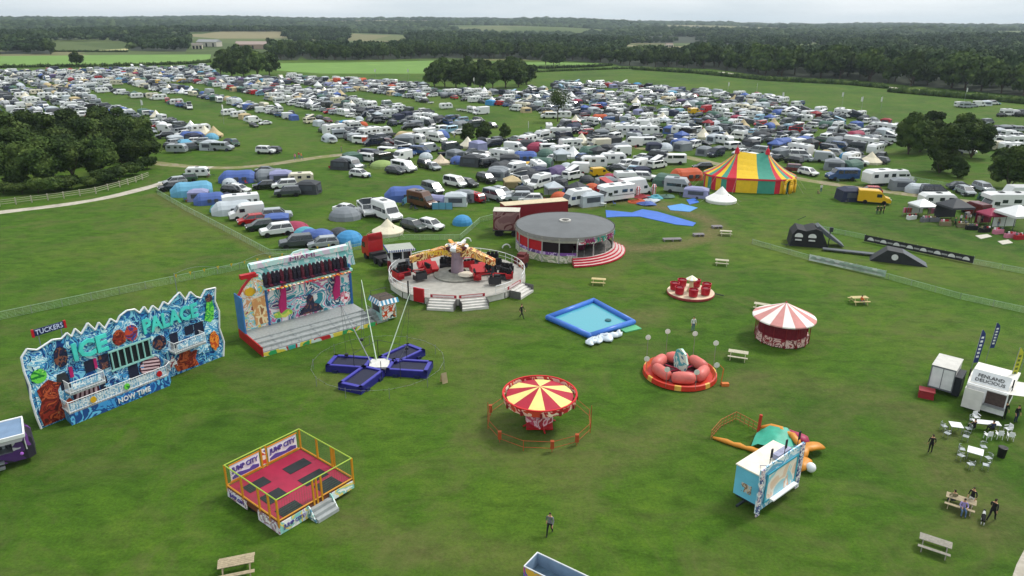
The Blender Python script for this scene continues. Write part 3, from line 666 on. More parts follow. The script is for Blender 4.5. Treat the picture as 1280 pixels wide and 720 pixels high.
for i,(x,z,r_) in enumerate([(5.9,1.7,.3),(6.9,2.2,.55),(7.6,1.5,.45),(4.2,2.9,.35),(11.8,2.9,.35),(9.3,2.2,.3)]): art('snowflake',star(x,z,r_,6,.4),ICEL,-.10)
nb=MB().bx(1.5,4.1,1.2,1.3,7.75,8.35).build('name_board',NAVY,T)
MB().bx(1.42,1.6,1.17,1.33,7.7,8.4).bx(4.0,4.18,1.17,1.33,7.7,8.4).build('name_board_ends',RED,nb)
lettering('TUCKERS','name_lettering',.5,mat('pale_blue_lettering','#c9d4ea',.5),nb,(2.8,1.18,8.05),width=2.2,height=.42)
MB().tube((1.9,1.25,4.2),(1.9,1.25,7.8),.04).tube((3.7,1.25,4.2),(3.7,1.25,7.8),.04).build('sign_post',STEEL,T)
# ---------------------------------------------------------------- miami ride
a=(-26.08,68.37); rz=math.atan2(77.01-68.37,-15.82+26.08)
T=thing('swinging_bench_ride','tall fairground ride with raised bench of seats over an airbrushed pale mural','fairground ride',a,rz)
MIART=artmat('airbrushed_beach_mural',['#2f8a98','#e4e0de','#58b0ba','#efe8e8','#c96a98','#98d0da','#24506e','#ebe4e2','#5a3a6a','#4ea6b8','#1c2440','#e2dadf'],.62,2.0,.4,6)
MISIDE=artmat('airbrushed_wing',['#e9e2d8','#e0a070','#f0e6da','#8fd0d2','#f0d050','#e8ded6','#b0503c'],1.3,2.4,.4,5)
MB().bx(0,13.4,2.6,6.2,0,1.0).build('rear_platform',TREAD,T)
mb=MB()
for i in range(3): mb.bx(0.0,13.4,1.75-.8*i,2.6-.8*i if i else 2.6,0,.84-.24*i)
mb.bx(0,13.4,-.2,.15,0,.3); mb.build('platform_steps',TREAD,T)
skm=artmat('striped_skirt',['#b5202c','#2f9a58','#d9c64a','#c9d8d2','#b5202c','#3aa29a'],.9,.4,.5,1)
MB().bx(0,13.4,-.26,-.2,0,.42).build('front_skirt',skm,T)
MB().bx(-.12,-.0,-.2,6.4,0,1.05).build('red_side_skirt',RED,T)
MB().bx(3,13.3,5.35,5.5,1.0,6.0).build('mural',MIART,T)
mb=MB(); mb.tube((3.2,5.3,3.45),(13.1,5.3,3.5),.04)
for x in (3.0,13.3): mb.bx(x-.12,x+.12,5.2,5.9,1,6.0)
mb.build('mural_frame',mat('blue_frame','#2b5f9e',.5),T)
w_=[(0,1.0),(3,1.0),(3,6.1),(2.4,7.0),(1.8,7.1),(1.2,6.6),(.6,6.0),(.05,5.2)]
MB().xprism(w_[::-1],5.3,5.45).build('wing_panel',MISIDE,T)
MB().xprism([(1.5,1.3),(2.9,1.4),(2.8,4.6),(1.3,4.4)][::-1],5.2,5.28).build('wing_portrait_panel',artmat('tan_face_swirl',['#e9c48c','#d99a60','#f2d9a8','#a86a3a','#efe0c8'],1.2,1.6,.4,4),T)
MB().xprism(blob(1.3,5.35,.55,.5,14,.15,3)[::-1],5.2,5.28).build('yellow_swirl',YEL,T)
MB().bx(-.1,.05,4.3,6.4,1.0,5.2).build('blue_side_panel',mat('blue_side_panel','#3a74b0',.5),T)
mb=MB()
for p,q in zip(w_[3:],w_[4:]): mb.tube((p[0],5.35,p[1]),(q[0],5.35,q[1]),.16,6)
mb.bx(.5,2.2,5.2,5.8,6.9,7.35); mb.build('red_scroll_rim',RED,T)
# header: box canopy tilted forward with the bench row in it
hd=MB(); hd.add([(2.2,5.6,5.55),(13.7,5.6,5.75),(13.7,6.6,8.1),(2.0,6.6,7.9)],[(0,1,2,3)]); hd.build('header_back',artmat('aqua_header',['#8fd2cc','#d8ece8','#6fbcb8','#e6dfe4','#a9d8d0'],1.2,2,.4,4),T)
hd=MB(); hd.bx(2.0,13.7,6.0,6.8,7.55,8.1); hd.xprism([(6.6,8.1),(7.1,8.5),(8.1,8.6),(8.8,8.5),(9.3,8.1)][::-1],6.3,6.5); hd.build('header_crest',artmat('crest_pastel',['#d8c8d8','#bfe0dc','#e8e0dc','#c9a8c4'],1,2,.4,4),T)
hd=MB(); hd.add([(1.9,4.9,5.2),(2.2,5.6,5.5),(2.0,6.7,8.1),(1.6,6.0,8.2)],[(0,1,2,3),(3,2,1,0)]).add([(13.7,5.6,5.75),(14.0,5.1,5.9),(14.1,6.1,8.6),(13.7,6.7,8.2)],[(0,1,2,3),(3,2,1,0)]); hd.build('header_wing',artmat('aqua_header',['#8fd2cc']),T)
bench=MB().bx(2.7,13.4,4.7,5.5,5.35,5.6).build('bench',mat('aqua_bench','#9cd3c8',.5,var=.2),T)
sh=MB()
for i in range(21):
    x=3.05+i*.485; s=MB(); s.bx(x-.2,x+.2,5.1,5.45,5.6,6.9).bx(x-.2,x+.2,4.55,5.1,5.6,5.78).bx(x-.14,x+.14,4.98,5.1,6.05,6.5)
    s.box((x,5.27,7.0),(.3,.3,.28),0,0,(.6,.9))
    s.build('seat',mat('dark_seat','#231c2e',.5) if i%5 not in(1,4) else mat('maroon_seat','#54182c',.5),bench)
mb=MB()
for i in range(21):
    x=3.05+i*.485; mb.bx(x-.15,x+.15,4.1,4.55,5.35,5.45)
mb.build('footrests',artmat('footrest_colours',['#c02a2a','#d9d9d0','#e8b830','#c02a2a','#d96a2a'],2.5,.3,.5,1),bench)
for x in (4.6,11.2):
    a_=MB(); a_.xprism([(x-.35,2.2),(x+.35,2.6),(x+.55,5.6),(x+.0,6.0),(x-.1,4.4),(x-.5,3.2)][::-1],4.7,4.95); a_.build('swing_arm',PINK,T)
MB().xprism([(6.5,1.2),(9.6,1.2),(9.0,2.1),(8.5,2.3),(8.4,3.2),(8.0,3.5),(7.6,3.1),(7.6,2.3),(7.0,1.9)][::-1],5.22,5.3).build('dark_swirl_panel',DARKART,T)
MB().xprism(blob(4.6,1.9,1.1,.45,16,.2,5)[::-1],5.22,5.3).build('yellow_swirl',artmat('lime_swirl',['#d8d860','#9ac84a','#f0ec9c'],1.5,2),T)
MB().xprism(blob(12.4,2.1,.7,.7,16,.2,8)[::-1],5.22,5.3).build('pink_swirl',artmat('pink_stripes',['#c0304a','#f0e0e2','#d87890','#efe8e8'],3,1),T)
mb=MB(); railing(mb,-.1,13.3,.05,.3,1.1,step=1.1)
for x in (2,4.3,6.6,8.9,11.2): mb.tube((x,.05,.3),(x,2.7,1.0),.03)
mb.build('platform_railing',STEEL,T)
lettering('MIAMI','header_lettering',1,mat('plum_lettering','#8a4a7a',.5),T,(7.9,5.95,7.82),width=3,height=.45)
fl=MB()
for i in range(26):
    x=-5.5+i*.72; fl.tube((x,7.4,8.3+.35*math.sin(i*.6)),(x+.72,7.4,8.3+.35*math.sin((i+1)*.6)),.015,4,1)
    if i%2==0: fl.add([(x,7.4,8.25),(x+.28,7.4,8.25),(x+.14,7.42,7.85)],[(0,1,2),(2,1,0)],0)
fl.tube((-5.5,7.4,0),(-5.5,7.4,8.4),.04,5,1).tube((13.2,7.4,0),(13.2,7.4,8.5),.04,5,1)
o=fl.build('bunting',[mat('yellow_flag','#e0c84a',.7),STEEL]); tag(o,'string of little yellow pennants on poles behind the airbrushed bench ride','bunting',None,(-26.08,68.37),rz)
st=MB()
for i in range(4): st.bx(0,1.5,-.35*(i+1),-.35*i,0,.95-.22*i)
st.bx(0,1.5,0,1.2,0,.95); railing(st,-1.2,1.1,.03,.6,1.6,1,ax='y'); railing(st,-1.2,1.1,1.47,.6,1.6,1,ax='y')
st.build('entry_steps',[TREAD,STEEL],T).location=(13.6,1.4,0)
# pay kiosk beside it
T=thing('pay_kiosk','small ticket kiosk with blue and white striped fascia and flame painted side','kiosk',(-15.2,77.4),rad(38))
MB().bx(0,2.0,0,2.3,.25,2.5).build('walls',mat('pale_aqua_wall','#a8d5d2',.5,var=.15),T)
MB().bx(.12,1.9,-.06,0,.35,2.2).build('painted_side',artmat('kiosk_flame',['#e8e4e0','#d84a20','#f0eee8','#2a2a34','#e87830','#3a9a6a'],1.6,2.6,.4,4),T)
MB().bx(-.06,0,.3,2.0,1.2,2.1).build('window',GLASSD,T)
mb=MB()
for i in range(10):
    x=-.25+i*.25; mb.add([(x,-.35,2.25),(x+.25,-.35,2.25),(x+.25,-.05,2.75),(x,-.05,2.75)],[(0,1,2,3)],i%2)
for i in range(10):
    y=-.3+i*.28; mb.add([(-.35,y,2.25),(-.05,y,2.75),(-.05,y+.28,2.75),(-.35,y+.28,2.25)],[(0,1,2,3)],i%2)
mb.bx(-.04,2.05,-.04,2.4,2.5,2.72,2); mb.build('fascia',[WHITE,mat('fascia_blue','#3a8ab0',.5),mat('dark_roof_clutter','#4b4038',.8,var=.4,scale=5)],T)
mb=MB().tube((0,0,2.7),(0,0,3.3),.03).tube((2,0,2.7),(2,0,3.3),.03).tube((0,0,3.3),(2,0,3.3),.03).tube((0,2.3,2.7),(0,2.3,3.3),.03).tube((0,2.3,3.3),(2,2.3,3.3),.03).tube((2,2.3,3.3),(2,2.3,2.7),.03); mb.build('roof_rail',DSTEEL,T)
# ---------------------------------------------------------------- bungee trampolines
BC=(-13.3,65.4)
T=thing('bungee_trampoline','purple blue cross of four inflatable trampolines with leaning poles round a pale centre deck','bungee trampoline',BC)
PUR=mat('purple_blue_vinyl','#242272',.4,var=.15); PURL=mat('lilac_edge_vinyl','#3e3c9c',.45); BED=mat('trampoline_bed','#23253c',.8,var=.2,scale=6)
MB().prism([(1.15*cos(t)*1.2,1.15*sin(t)*1.2) for t in [PI/4+i*PI/2+.1 for i in range(4)]],.1,.75).build('centre_deck',OFFW,T)
for ang in (rad(172),rad(-7),rad(247),rad(52)):
    q=T; mb=MB(); L0,L1,W2=1.0,5.2,1.3
    mb.box(((L0+L1)/2,0,.2),(L1-L0,W2*2,.4),0,0); 
    for x0,x1,y0,y1 in ((L0,L1,-W2,-W2+.4),(L0,L1,W2-.4,W2),(L1-.45,L1,-W2,W2),(L0,L0+.4,-W2,W2)): mb.bx(x0,x1,y0,y1,.4,.72,0); mb.bx(x0+.04,x1-.04,y0+.06,y1-.06,.72,.76,1)
    mb.xf(ang); arm=mb.build('inflatable_arm',[PUR,PURL],T)
    MB().bx(L0+.4,L1-.45,-W2+.4,W2-.4,.55,.6).xf(ang).build('trampoline_bed',BED,arm)
    tp=MB()
    for x in (L0+1.0,L1-1.0):
        for y in (-W2-.1,W2+.1): tp.box((x,y,.15),(.5,.2,.3),0,0)
    for m_ in tp.xf(ang).islands(): m_.build('strap_block',NAVY,arm)
tops=[(-2.6,5.2,8.2),(3.1,3.0,7.0),(-3.6,1.2,6.2),(2.5,-1.0,7.0)]; bs=[(-.4,.6,.7),(.6,.7,.7),(-.8,-.1,.7),(.5,-.6,.7)]
tops=[(-3.1,8.4,6.6),(2.6,5.0,6.3),(-4.0,2.2,6.3),(2.7,-1.0,3.2)]
for i,(b,t) in enumerate(zip(bs,tops)):
    if i<3:
        MB().tube(b,t,.06,8,0,.04).build('pole',mat('pale_green_pole','#b9c9b4',.5) if i!=2 else STEEL,T)
        mb=MB(); mb.tube(t,(t[0]*.9,t[1]*.6,.9),.018,4); mb.tube(t,(t[0]*.6,t[1]*.3-.6,.9),.018,4)
        mb.box((t[0]*.9,t[1]*.6,1.0),(.35,.3,.25)); mb.build('bungee_cord',DSTEEL,T)
mb=MB()
for x,y in ((-2.4,-.7),(2.6,1.2),(-.6,2.6),(.6,-2.4),(2.4,-2.0)): mb.tube((x,y,0),(x,y,2.1),.035,5)
mb.tube((-2.4,-.7,2.1),(-.6,2.6,2.1),.025,4).tube((-.6,2.6,2.1),(2.6,1.2,2.1),.025,4).tube((2.4,-2,2.1),(2.6,1.2,2.1),.02,4); mb.build('support_frame',DSTEEL,T)
mb=MB(); n=20
RG=[(6.6*cos(2*PI*i/n)-.1,6.6*sin(2*PI*i/n)*.95) for i in range(n)]
for i,(x,y) in enumerate(RG):
    if i%2==0: mb.tube((x,y,0),(x,y,1.1),.03,5)
    x2,y2=RG[(i+1)%n]; mb.tube((x,y,.95),(x2,y2,.95),.012,4)
    for k in range(2):
        t=(k+.5)/2; u,v=x+(x2-x)*t,y+(y2-y)*t; mb.add([(u-.06,v,.95),(u+.06,v,.95),(u,v,.8)],[(0,1,2),(2,1,0)],1)
o=mb.build('flag_barrier',[STEEL,mat('yellow_flag','#e0c84a',.7)]); tag(o,'rope ring with tiny yellow flags around the purple trampolines','barrier',None,BC)
x,y=G(555,478)
o=MB().add([(-.3,-.25,0),(.3,-.25,0),(.3,0,1.05),(-.3,0,1.05)],[(0,1,2,3),(3,2,1,0)]).add([(-.3,.3,0),(.3,.3,0),(.3,0.01,1.05),(-.3,0.01,1.05)],[(0,1,2,3),(3,2,1,0)]).build('signboard',mat('buff_board','#cdbb98',.7)); tag(o,'small buff folding sign board standing on grass right of the purple trampolines','sign board',None,(x,y),.6)
# ---------------------------------------------------------------- jump city
a=(-15.75,40.35); rz=math.atan2(45.4-40.35,-11.7+15.75)
T=thing('trampoline_trailer','square trampoline trailer with yellow posts, green netting and five black beds in a crimson floor','trampoline park',a,rz)
S=6.4
CRIM=mat('crimson_matting','#971a3c',.6,var=.15); GREENR=mat('lime_rail','#9db83a',.5); YP=mat('amber_post','#c98a1c',.5)
MB().bx(0,S,0,S,.55,1.0).build('chassis',mat('brown_chassis','#6a3a22',.7),T)
MB().bx(.05,S-.05,.05,S-.05,1.004,1.06).build('floor_matting',CRIM,T)
for x0,x1,y0,y1 in ((.5,2.45,.4,2.2),(4.0,5.9,.4,2.2),(.5,2.45,3.0,4.3) ,(.5,2.45,4.9,6.1),(3.0,5.9,2.9,4.1),(3.0,5.9,4.8,6.0)):
    pass
for x0,x1,y0,y1 in ((.55,2.55,.35,1.75),(4.1,6.0,.35,1.75),(.5,1.7,2.3,4.0),(.5,1.7,4.6,6.1),(3.5,4.6,2.6,4.6),(3.5,4.6,2.6,4.6)): pass
beds=[(.5,2.5,.35,1.6),(3.95,5.95,.35,1.6),(.45,1.75,2.2,3.95),(.3,1.5,4.5,6.0),(3.3,5.5,2.3,3.6),(3.1,5.0,4.5,5.8)]
def lb(px,py,z=1.06):
    x,y=G(px,py,z); x-=a[0]; y-=a[1]; return (x*cos(rz)+y*sin(rz),-x*sin(rz)+y*cos(rz))
bp=[[(387,270),(535,205),(590,235),(438,310)],[(487,348),(638,275),(705,310),(550,388)],[(640,395),(762,345),(825,395),(672,465)],[(245,455),(378,400),(430,450),(280,520)],[(360,560),(480,488),(540,525),(400,612)],[(115,395),(268,328),(322,365),(170,430)]]
for q in bp:
    P=[lb(280+X/5.335,535+Y/5.333) for X,Y in q]; cx=sum(p[0] for p in P)/4; cy=sum(p[1] for p in P)/4
    w=(math.dist(P[0],P[1])+math.dist(P[2],P[3]))/4; h=(math.dist(P[1],P[2])+math.dist(P[3],P[0]))/4
    cx=min(max(cx,w+.15),S-w-.15); cy=min(max(cy,h+.15),S-h-.15)
    MB().bx(cx-w,cx+w,cy-h,cy+h,1.066,1.09).build('trampoline_bed',mat('black_bed','#22272a',.8,var=.2,scale=5),T)
ps=[(0,0),(0,1.6),(0,3.2),(0,4.8),(0,S),(S,0),(S,2.1),(S,2.3),(S,4.2),(S,S),(2.1,S),(2.4,S),(3.4,S),(4.0,S),(2.9,0),(3.25,0),(3.6,0)]
ps=[(0,0),(S,0),(0,S),(S,S),(2.9,0),(3.2,0),(3.6,0),(0,2.2),(0,4.3),(0,1.0),(2.95,S),(3.35,S),(S,2.1),(S,2.4),(S,4.2)]
for x,y in ps: MB().bx(x-.06,x+.06,y-.06,y+.06,.6,2.85).build('post',YP,T)
mb=MB()
for p,q in (((0,0),(S,0)),((S,0),(S,S)),((S,S),(0,S)),((0,S),(0,0))): mb.tube((*p,2.85),(*q,2.85),.045,6)
mb.build('top_rail',GREENR,T)
mb=MB()
for p,q in (((0,0),(S,0)),((S,0),(S,S)),((S,S),(0,S)),((0,S),(0,0))): mb.tube((*p,1.15),(*q,1.15),.06,6)
mb.build('lower_rail',YP,T)
mb=MB()
for k in range(1,32):
    t=k*S/32
    for p,q in (((t,0),(t,0)),((S,t),(S,t)),((t,S),(t,S)),((0,t),(0,t))): mb.tube((*p,1.15),(*p,2.85),.006,3)
for z in np.arange(1.35,2.8,.2):
    for p,q in (((0,0),(S,0)),((S,0),(S,S)),((S,S),(0,S)),((0,S),(0,0))): mb.tube((*p,z),(*q,z),.006,3)
mb.build('safety_net',mat('green_net','#4a6a4a',.8),T)
PURT=mat('purple_lettering','#5b4a9a',.5)
for k,(y0,y1) in enumerate(((.35,2.75),(3.5,6.05))):
    x0,x1=y0,y1
    bd=MB().bx(x0,x1,S-.05,S-.01,1.3,2.65).build('banner',artmat('pale_banner',['#eeecf4','#f2f0ee','#d9d4ee','#f4ecd8'],1.6,1.5,.5,3),T)
    bf=MB()
    for z in (1.28,2.64): bf.bx(x0-.06,x1+.06,S-.09,S-.05,z-.03,z+.06)
    bf.build('banner_edge',ORANGE,bd)
    lettering('JUMP CITY','banner_lettering',.5,PURT,bd,((x0+x1)/2,S-.09,2.15),width=(x1-x0)*.9,height=.55,bold=.01)
    MB().xprism([(x0+.1,1.4),(x1-.1,1.4),(x1-.1,1.65),(x1-.6,1.8),(x0+1.5,1.62),(x0+.6,1.8),(x0+.1,1.6)][::-1],S-.08,S-.06).build('skyline_art',PURT,bd)
MB().bx(2.95,3.35,S-.05,S-.01,1.3,2.65).build('narrow_banner',artmat('narrow_banner',['#e8e0d0','#d04a3a','#f0ece4','#5a4a9a'],3,1.5),T)
skirtm=artmat('skirt_art',['#e9e6e2','#f1efec','#8fc9c0','#e8d070','#dfe6ea','#b8a8cc'],1.4,2,.5,3)
MB().bx(0,2.3,-.06,0,.05,.95).bx(4.4,S,-.06,0,.3,.95).build_each('front_skirt',skirtm,T)
MB().bx(-.06,0,3.9,S,.2,.9).bx(-.06,0,-.05,2.5,.05,.9).build_each('side_skirt',artmat('side_skirt_art',['#e9e0dc','#d9d6e0','#a07a88','#eee8e4','#6a5a70'],2.2,2,.5,4),T)
mb=MB()
for i in range(3): mb.bx(2.4,4.2,-.35*(i+1),-.35*i-.02,0,.75-.24*i)
mb.build('entry_steps',mat('worn_step','#9da2a2',.6,var=.2),T)
sm=artmat('step_side_art',['#9fd8cc','#e8f0ee','#5a8aa0','#d9ecea'],2.2,2)
MB().xprism([(0,0)]*0+[(-.9,0),(0,0),(0,1.0),(-.2,1.0)],0,.08).xf(rad(90),(2.4,.0,0)).build('step_side',sm,T)
MB().xprism([(-.9,0),(0,0),(0,1.0),(-.2,1.0)],0,.08).xf(rad(90),(4.3,.0,0)).build('step_side',sm,T)
lettering('JUMP CITY','skirt_lettering',.4,PURT,T,(1.15,-.09,.5),width=1.7,height=.4)
lettering('JUMP CITY','skirt_lettering',.4,PURT,T,(-.09,5.1,.55),rz=-PI/2,width=1.9,height=.35)
mb=MB()
for y in (2.9,3.7): mb.tube((.2,y,.33),(.45,y,.33),.33,14).tube((S-.45,y,.33),(S-.2,y,.33),.33,14)
mb.build_each('wheel',BLACK,T)
# ---------------------------------------------------------------- twist ride
TC=(-7.4,92.0)
T=thing('twist_ride','large round spinning ride with orange arms, black seats and pale steel deck ringed by steps','fairground ride',TC)
DECK=mat('pale_deck_plate','#a7a49c',.6,.1,var=.15,scale=1.5); PALE=mat('pale_steel_panel','#cbc8c2',.5,var=.15)
R=9.2; NS=16
MB().lathe([(0,.9),(R,.9),(R,.82)],64).build('deck',DECK,T)
for k in range(NS):
    a0=2*PI*k/NS+.01; a1=2*PI*(k+1)/NS-.01; am=(a0+a1)/2
    if -2.4<(am if am<PI else am-2*PI)<.2 and k in (11,12,15,13,0): pass
    MB().add([(R*cos(a0),R*sin(a0),.05),(R*cos(a1),R*sin(a1),.05),(R*cos(a1),R*sin(a1),.95),(R*cos(a0),R*sin(a0),.95)],[(0,1,2,3)]).build('skirt_panel',PALE,T)
def stepsfan(am,w,lab=None):
    mb=MB(); 
    for i in range(4): mb.bx(R-.05+.42*i-.0,R-.05+.42*(i+1),-w/2,w/2,0,.9-.2*(i))
    mb.bx(R-.02,R+1.6,-w/2-.06,-w/2,0,1.0,1); mb.bx(R-.02,R+1.6,w/2,w/2+.06,0,1.0,1)
    mb.xf(am); s=mb.build('steps',[PALE,mat('dark_trim','#5b5a58',.6)],T)
    b=MB(); b.bx(R-.35,R-.3,-w/2,w/2,.95,1.35,0); b.bx(R-.30,R-.28,-w/2+.3,w/2-.3,1.02,1.28,1); b.xf(am); b.build('name_strip',[mat('strip_red','#a3182c',.5),mat('strip_white','#d8c8c8',.5)],s)
for am in (rad(-97),rad(-74),rad(-30)): stepsfan(am,3.3)
mb=MB()
for k in range(40):
    t=2*PI*k/40; 
    tt=(t if t<PI else t-2*PI)
    if any(abs(tt-q)<.2 for q in (rad(-97),rad(-74),rad(-30))): continue
    x,y=(R-.1)*cos(t),(R-.1)*sin(t); mb.tube((x,y,.9),(x,y,2.0),.03,5)
    t2=2*PI*(k+1)/40; x2,y2=(R-.1)*cos(t2),(R-.1)*sin(t2); mb.tube((x,y,2.0),(x2,y2,2.0),.045,5); mb.tube((x,y,1.45),(x2,y2,1.45),.025,4)
mb.build('rim_railing',WHITE,T)
for am,c in ((rad(-117),RED),): MB().bx(R-.1,R+.15,-.75,.75,.2,2.0).xf(am).build('red_gate_panel',c,T)
MB().bx(R-.1,R+.02,-.08,.08,0,2.6).xf(rad(-128)).build('gate_post',BLACK,T)
ARMM=artmat('orange_arm_art',['#d98a2a','#e8b860','#7a3418','#f0cf90','#b5581e','#e0a040','#5a2414'],1.3,2.2,.45,4)
MB().lathe([(0,.95),(3.2,.95),(3.2,1.1),(2.8,1.12),(1.2,1.5)],28).build('turntable',mat('turntable_grey','#8b8a80',.6,var=.25,scale=2),T)
MB().lathe([(.9,1.1),(.75,3.4),(.95,3.5),(.95,4.3)],16).build('centre_column',mat('lilac_column','#8d7a86',.5),T)
for ang,ln in ((rad(188),6.3),(rad(-20),5.4),(rad(85),5.0),(rad(-70),0)):
    if ln==0: continue
    ab=MB(); w=.55
    ab.loft([[(.3,-w,3.6),(.3,w,3.6),(.3,w,4.7),(.3,-w,4.7)],[(2.0,-w,3.9),(2.0,w,3.9),(2.0,w,4.9),(2.0,-w,4.9)],[(ln,-w*.7,2.9),(ln,w*.7,2.9),(ln,w*.7,3.7),(ln,-w*.7,3.7)]]); ab.xf(ang)
    arm=ab.build('arm',ARMM,T)
    MB().bx(ln-.4,ln-.1,-.2,.2,1.6,3.0).xf(ang).build('arm_spindle',DSTEEL,arm)
    for j in range(4):
        a2=ang+j*PI/2+.5; cx,cy=(ln-.25)*cos(ang),(ln-.25)*sin(ang); ex,ey=cx+2.1*cos(a2),cy+2.1*sin(a2)
        MB().tube((cx,cy,1.8),(ex,ey,1.6),.09,6).build('car_strut',RED,arm)
        s=MB(); s.bx(-.8,.8,-.45,.45,1.15,1.5).bx(-.8,.8,.3,.5,1.5,2.1)
        for q in (-.5,0,.5): s.bx(q-.2,q+.2,.2,.42,1.5,2.35,1)
        s.bx(-.8,-.7,-.5,.5,1.2,1.8).bx(.7,.8,-.5,.5,1.2,1.8)
        s.xf(a2-PI/2,(ex,ey,0)); s.build('car',[RED if j%2==0 else mat('charcoal_shell','#2b2a30',.4),BLACK],arm)
lettering('TWISTER','arm_lettering',.8,mat('gold_lettering','#f0c840',.4),T,(-2.7,-1.05,4.3),rz=rad(8),width=3.4,height=.6,bold=.02)
MB().lathe([(.95,4.3),(1.6,4.7),(1.6,5.1),(0,5.3)],12,fn=lambda i,t:i%3).build('crown_top',[ARMM,mat('dark_maroon','#4a1216',.5),WHITE],T)
mb=MB()
for k in range(4):
    t=PI/4+k*PI/2; mb.xprism([(.5,5.15),(1.5,5.6),(1.2,5.05),(.6,4.9)][::-1],-.25,.25,k%2).v
    n=16; 
    pts=mb.v[-8:]; mb.v[-8:]=[(rotp(x,y,t)[0],rotp(x,y,t)[1],z) for x,y,z in pts]
mb.build('crown_boards',[WHITE,ARMM],T)
for (x,y,a_) in ((5.3,2.6,.4),(6.6,0.6,-.4),(6.2,-1.4,-.7),(4.6,5.8,.1),(-1.8,3.2,.1),(-7.2,-.4,.5)):
    s=MB(); s.bx(-.9,.9,-.5,.5,.95,1.4).bx(-.9,.9,.35,.55,1.4,2.0)
    for q in (-.55,0,.55): s.bx(q-.22,q+.22,.2,.45,1.4,2.35,1)
    s.xf(a_,(x,y,0)); s.build('car',[mat('charcoal_shell','#2b2a30',.4) if x>-5 else mat('maroon_shell','#6a1d28',.4),BLACK],T)
for x,y in ((-4.6,2.2),(-3.8,1.2),(2.8,0.2),(3.8,1.2)):
    s=MB(); s.loft([[(-.9,-.6,1.0),(.9,-.6,1.0),(.9,.6,1.0),(-.9,.6,1.0)],[(-1.1,-.8,1.5),(1.1,-.8,1.5),(1.1,.7,1.6),(-1.1,.7,1.6)],[(-.8,-.3,1.75),(.8,-.3,1.75),(.9,.7,2.2),(-.9,.7,2.2)]]); s.xf(.3,(x,y,0)); s.build('red_car_shell',RED,T)
MB().lathe([(0,1.55),(1.1,1.5),(1.15,1.4)],16,c=(1.3,-1.2)).build('round_board',mat('pale_disc','#d8cfbc',.6),T)
# control box white with blue fascia
T=thing('control_cabin','white ride cabin with blue striped fascia between the red lorry cab and the spinning ride','cabin',G(502,336),rad(20))
MB().bx(-1.7,1.3,-1.3,1.3,.5,3.2).build('walls',WHITE,T); 
MB().bx(-1.4,-.1,-1.36,-1.3,1.9,2.9).bx(.1,1.1,-1.36,-1.3,1.9,2.9).bx(-1.76,-1.7,-1.0,.9,1.9,2.9).build('window',GLASSD,T)
MB().bx(.35,1.0,-1.34,-1.3,.5,1.8).build('door',mat('grey_door','#6d7480',.5),T)
mb=MB().bx(-2.1,1.7,-1.8,1.6,3.2,3.3,0)
for i in range(13): mb.bx(-2.1+i*.3,-2.1+i*.3+.16,-1.86,-1.8,3.1,3.42,1)
mb.bx(-2.15,1.75,-1.82,-1.78,3.1,3.4,2).bx(-2.16,-2.12,-1.8,1.6,3.1,3.4,2); mb.build('roof_fascia',[mat('roof_grey','#9fa39a',.7),WHITE,BLUEP],T)
MB().bx(-.8,.6,-2.1,-1.35,0,.5).bx(-2.1,-1.7,-1.4,-.6,.2,1.6).build('maroon_box',DRED,T)
MB().tube((-1.2,-1.1,.3),(-1.2,-1.3,.3),.3,12).tube((.9,-1.1,.3),(.9,-1.3,.3),.3,12).build_each('wheel',BLACK,T)
# ---------------------------------------------------------------- lorries
def wheels(mb,xs_,yh,r,w=.28,mi=0):
    for x in xs_:
        for s in (-1,1): mb.tube((x,s*yh,r),(x,s*(yh-w),r),r,14,mi)
def tractor(loc,rz,paint,lab):
    T=thing('lorry_tractor',lab,'lorry cab',loc,rz)
    c=MB(); W_=1.2
    prof=[(2.9,.7),(3.0,1.6),(2.7,2.6),(2.1,3.4),(.9,3.75),(.8,.9)]
    c.xprism([(1.0,.7),(3.05,.7),(3.1,1.6),(2.85,2.75),(2.3,3.45),(1.1,3.8),(.85,3.7),(.85,.9)][::-1],-W_,W_); c.build('cab',paint,T)
    c=MB(); c.add([(3.12,-1.05,1.75),(3.12,1.05,1.75),(2.9,1.0,2.72),(2.9,-1.0,2.72)],[(0,1,2,3)]); c.bx(1.9,2.8,-W_-.02,-W_,1.8,2.6).bx(1.9,2.8,W_,W_+.02,1.8,2.6); c.build('windows',GLASSD,T)
    MB().bx(.85,1.1,-1.1,1.1,3.0,4.0).build('wind_deflector',paint,T)
    MB().bx(-3.0,2.9,-.5,.5,.55,.9).bx(-2.2,-.6,-1.2,1.2,.9,1.05).bx(-.2,.8,-1.15,1.15,.5,1.3).build('chassis',mat('chassis_dark','#202226',.6),T)
    w=MB(); wheels(w,(2.0,-1.0,-2.3),1.2,.5,.35); w.build_each('wheel',BLACK,T)
    MB().bx(3.08,3.14,-1.0,1.0,.8,1.4).build('grille',DSTEEL,T)
    MB().bx(3.1,3.16,-1.1,-.75,.65,.85).bx(3.1,3.16,.75,1.1,.65,.85).build('headlights',WHITE,T)
    return T
tractor(G(474,326),rad(128),mat('lorry_red','#b3121e',.3,spec=.7),'bright red articulated lorry cab parked behind the spinning ride')
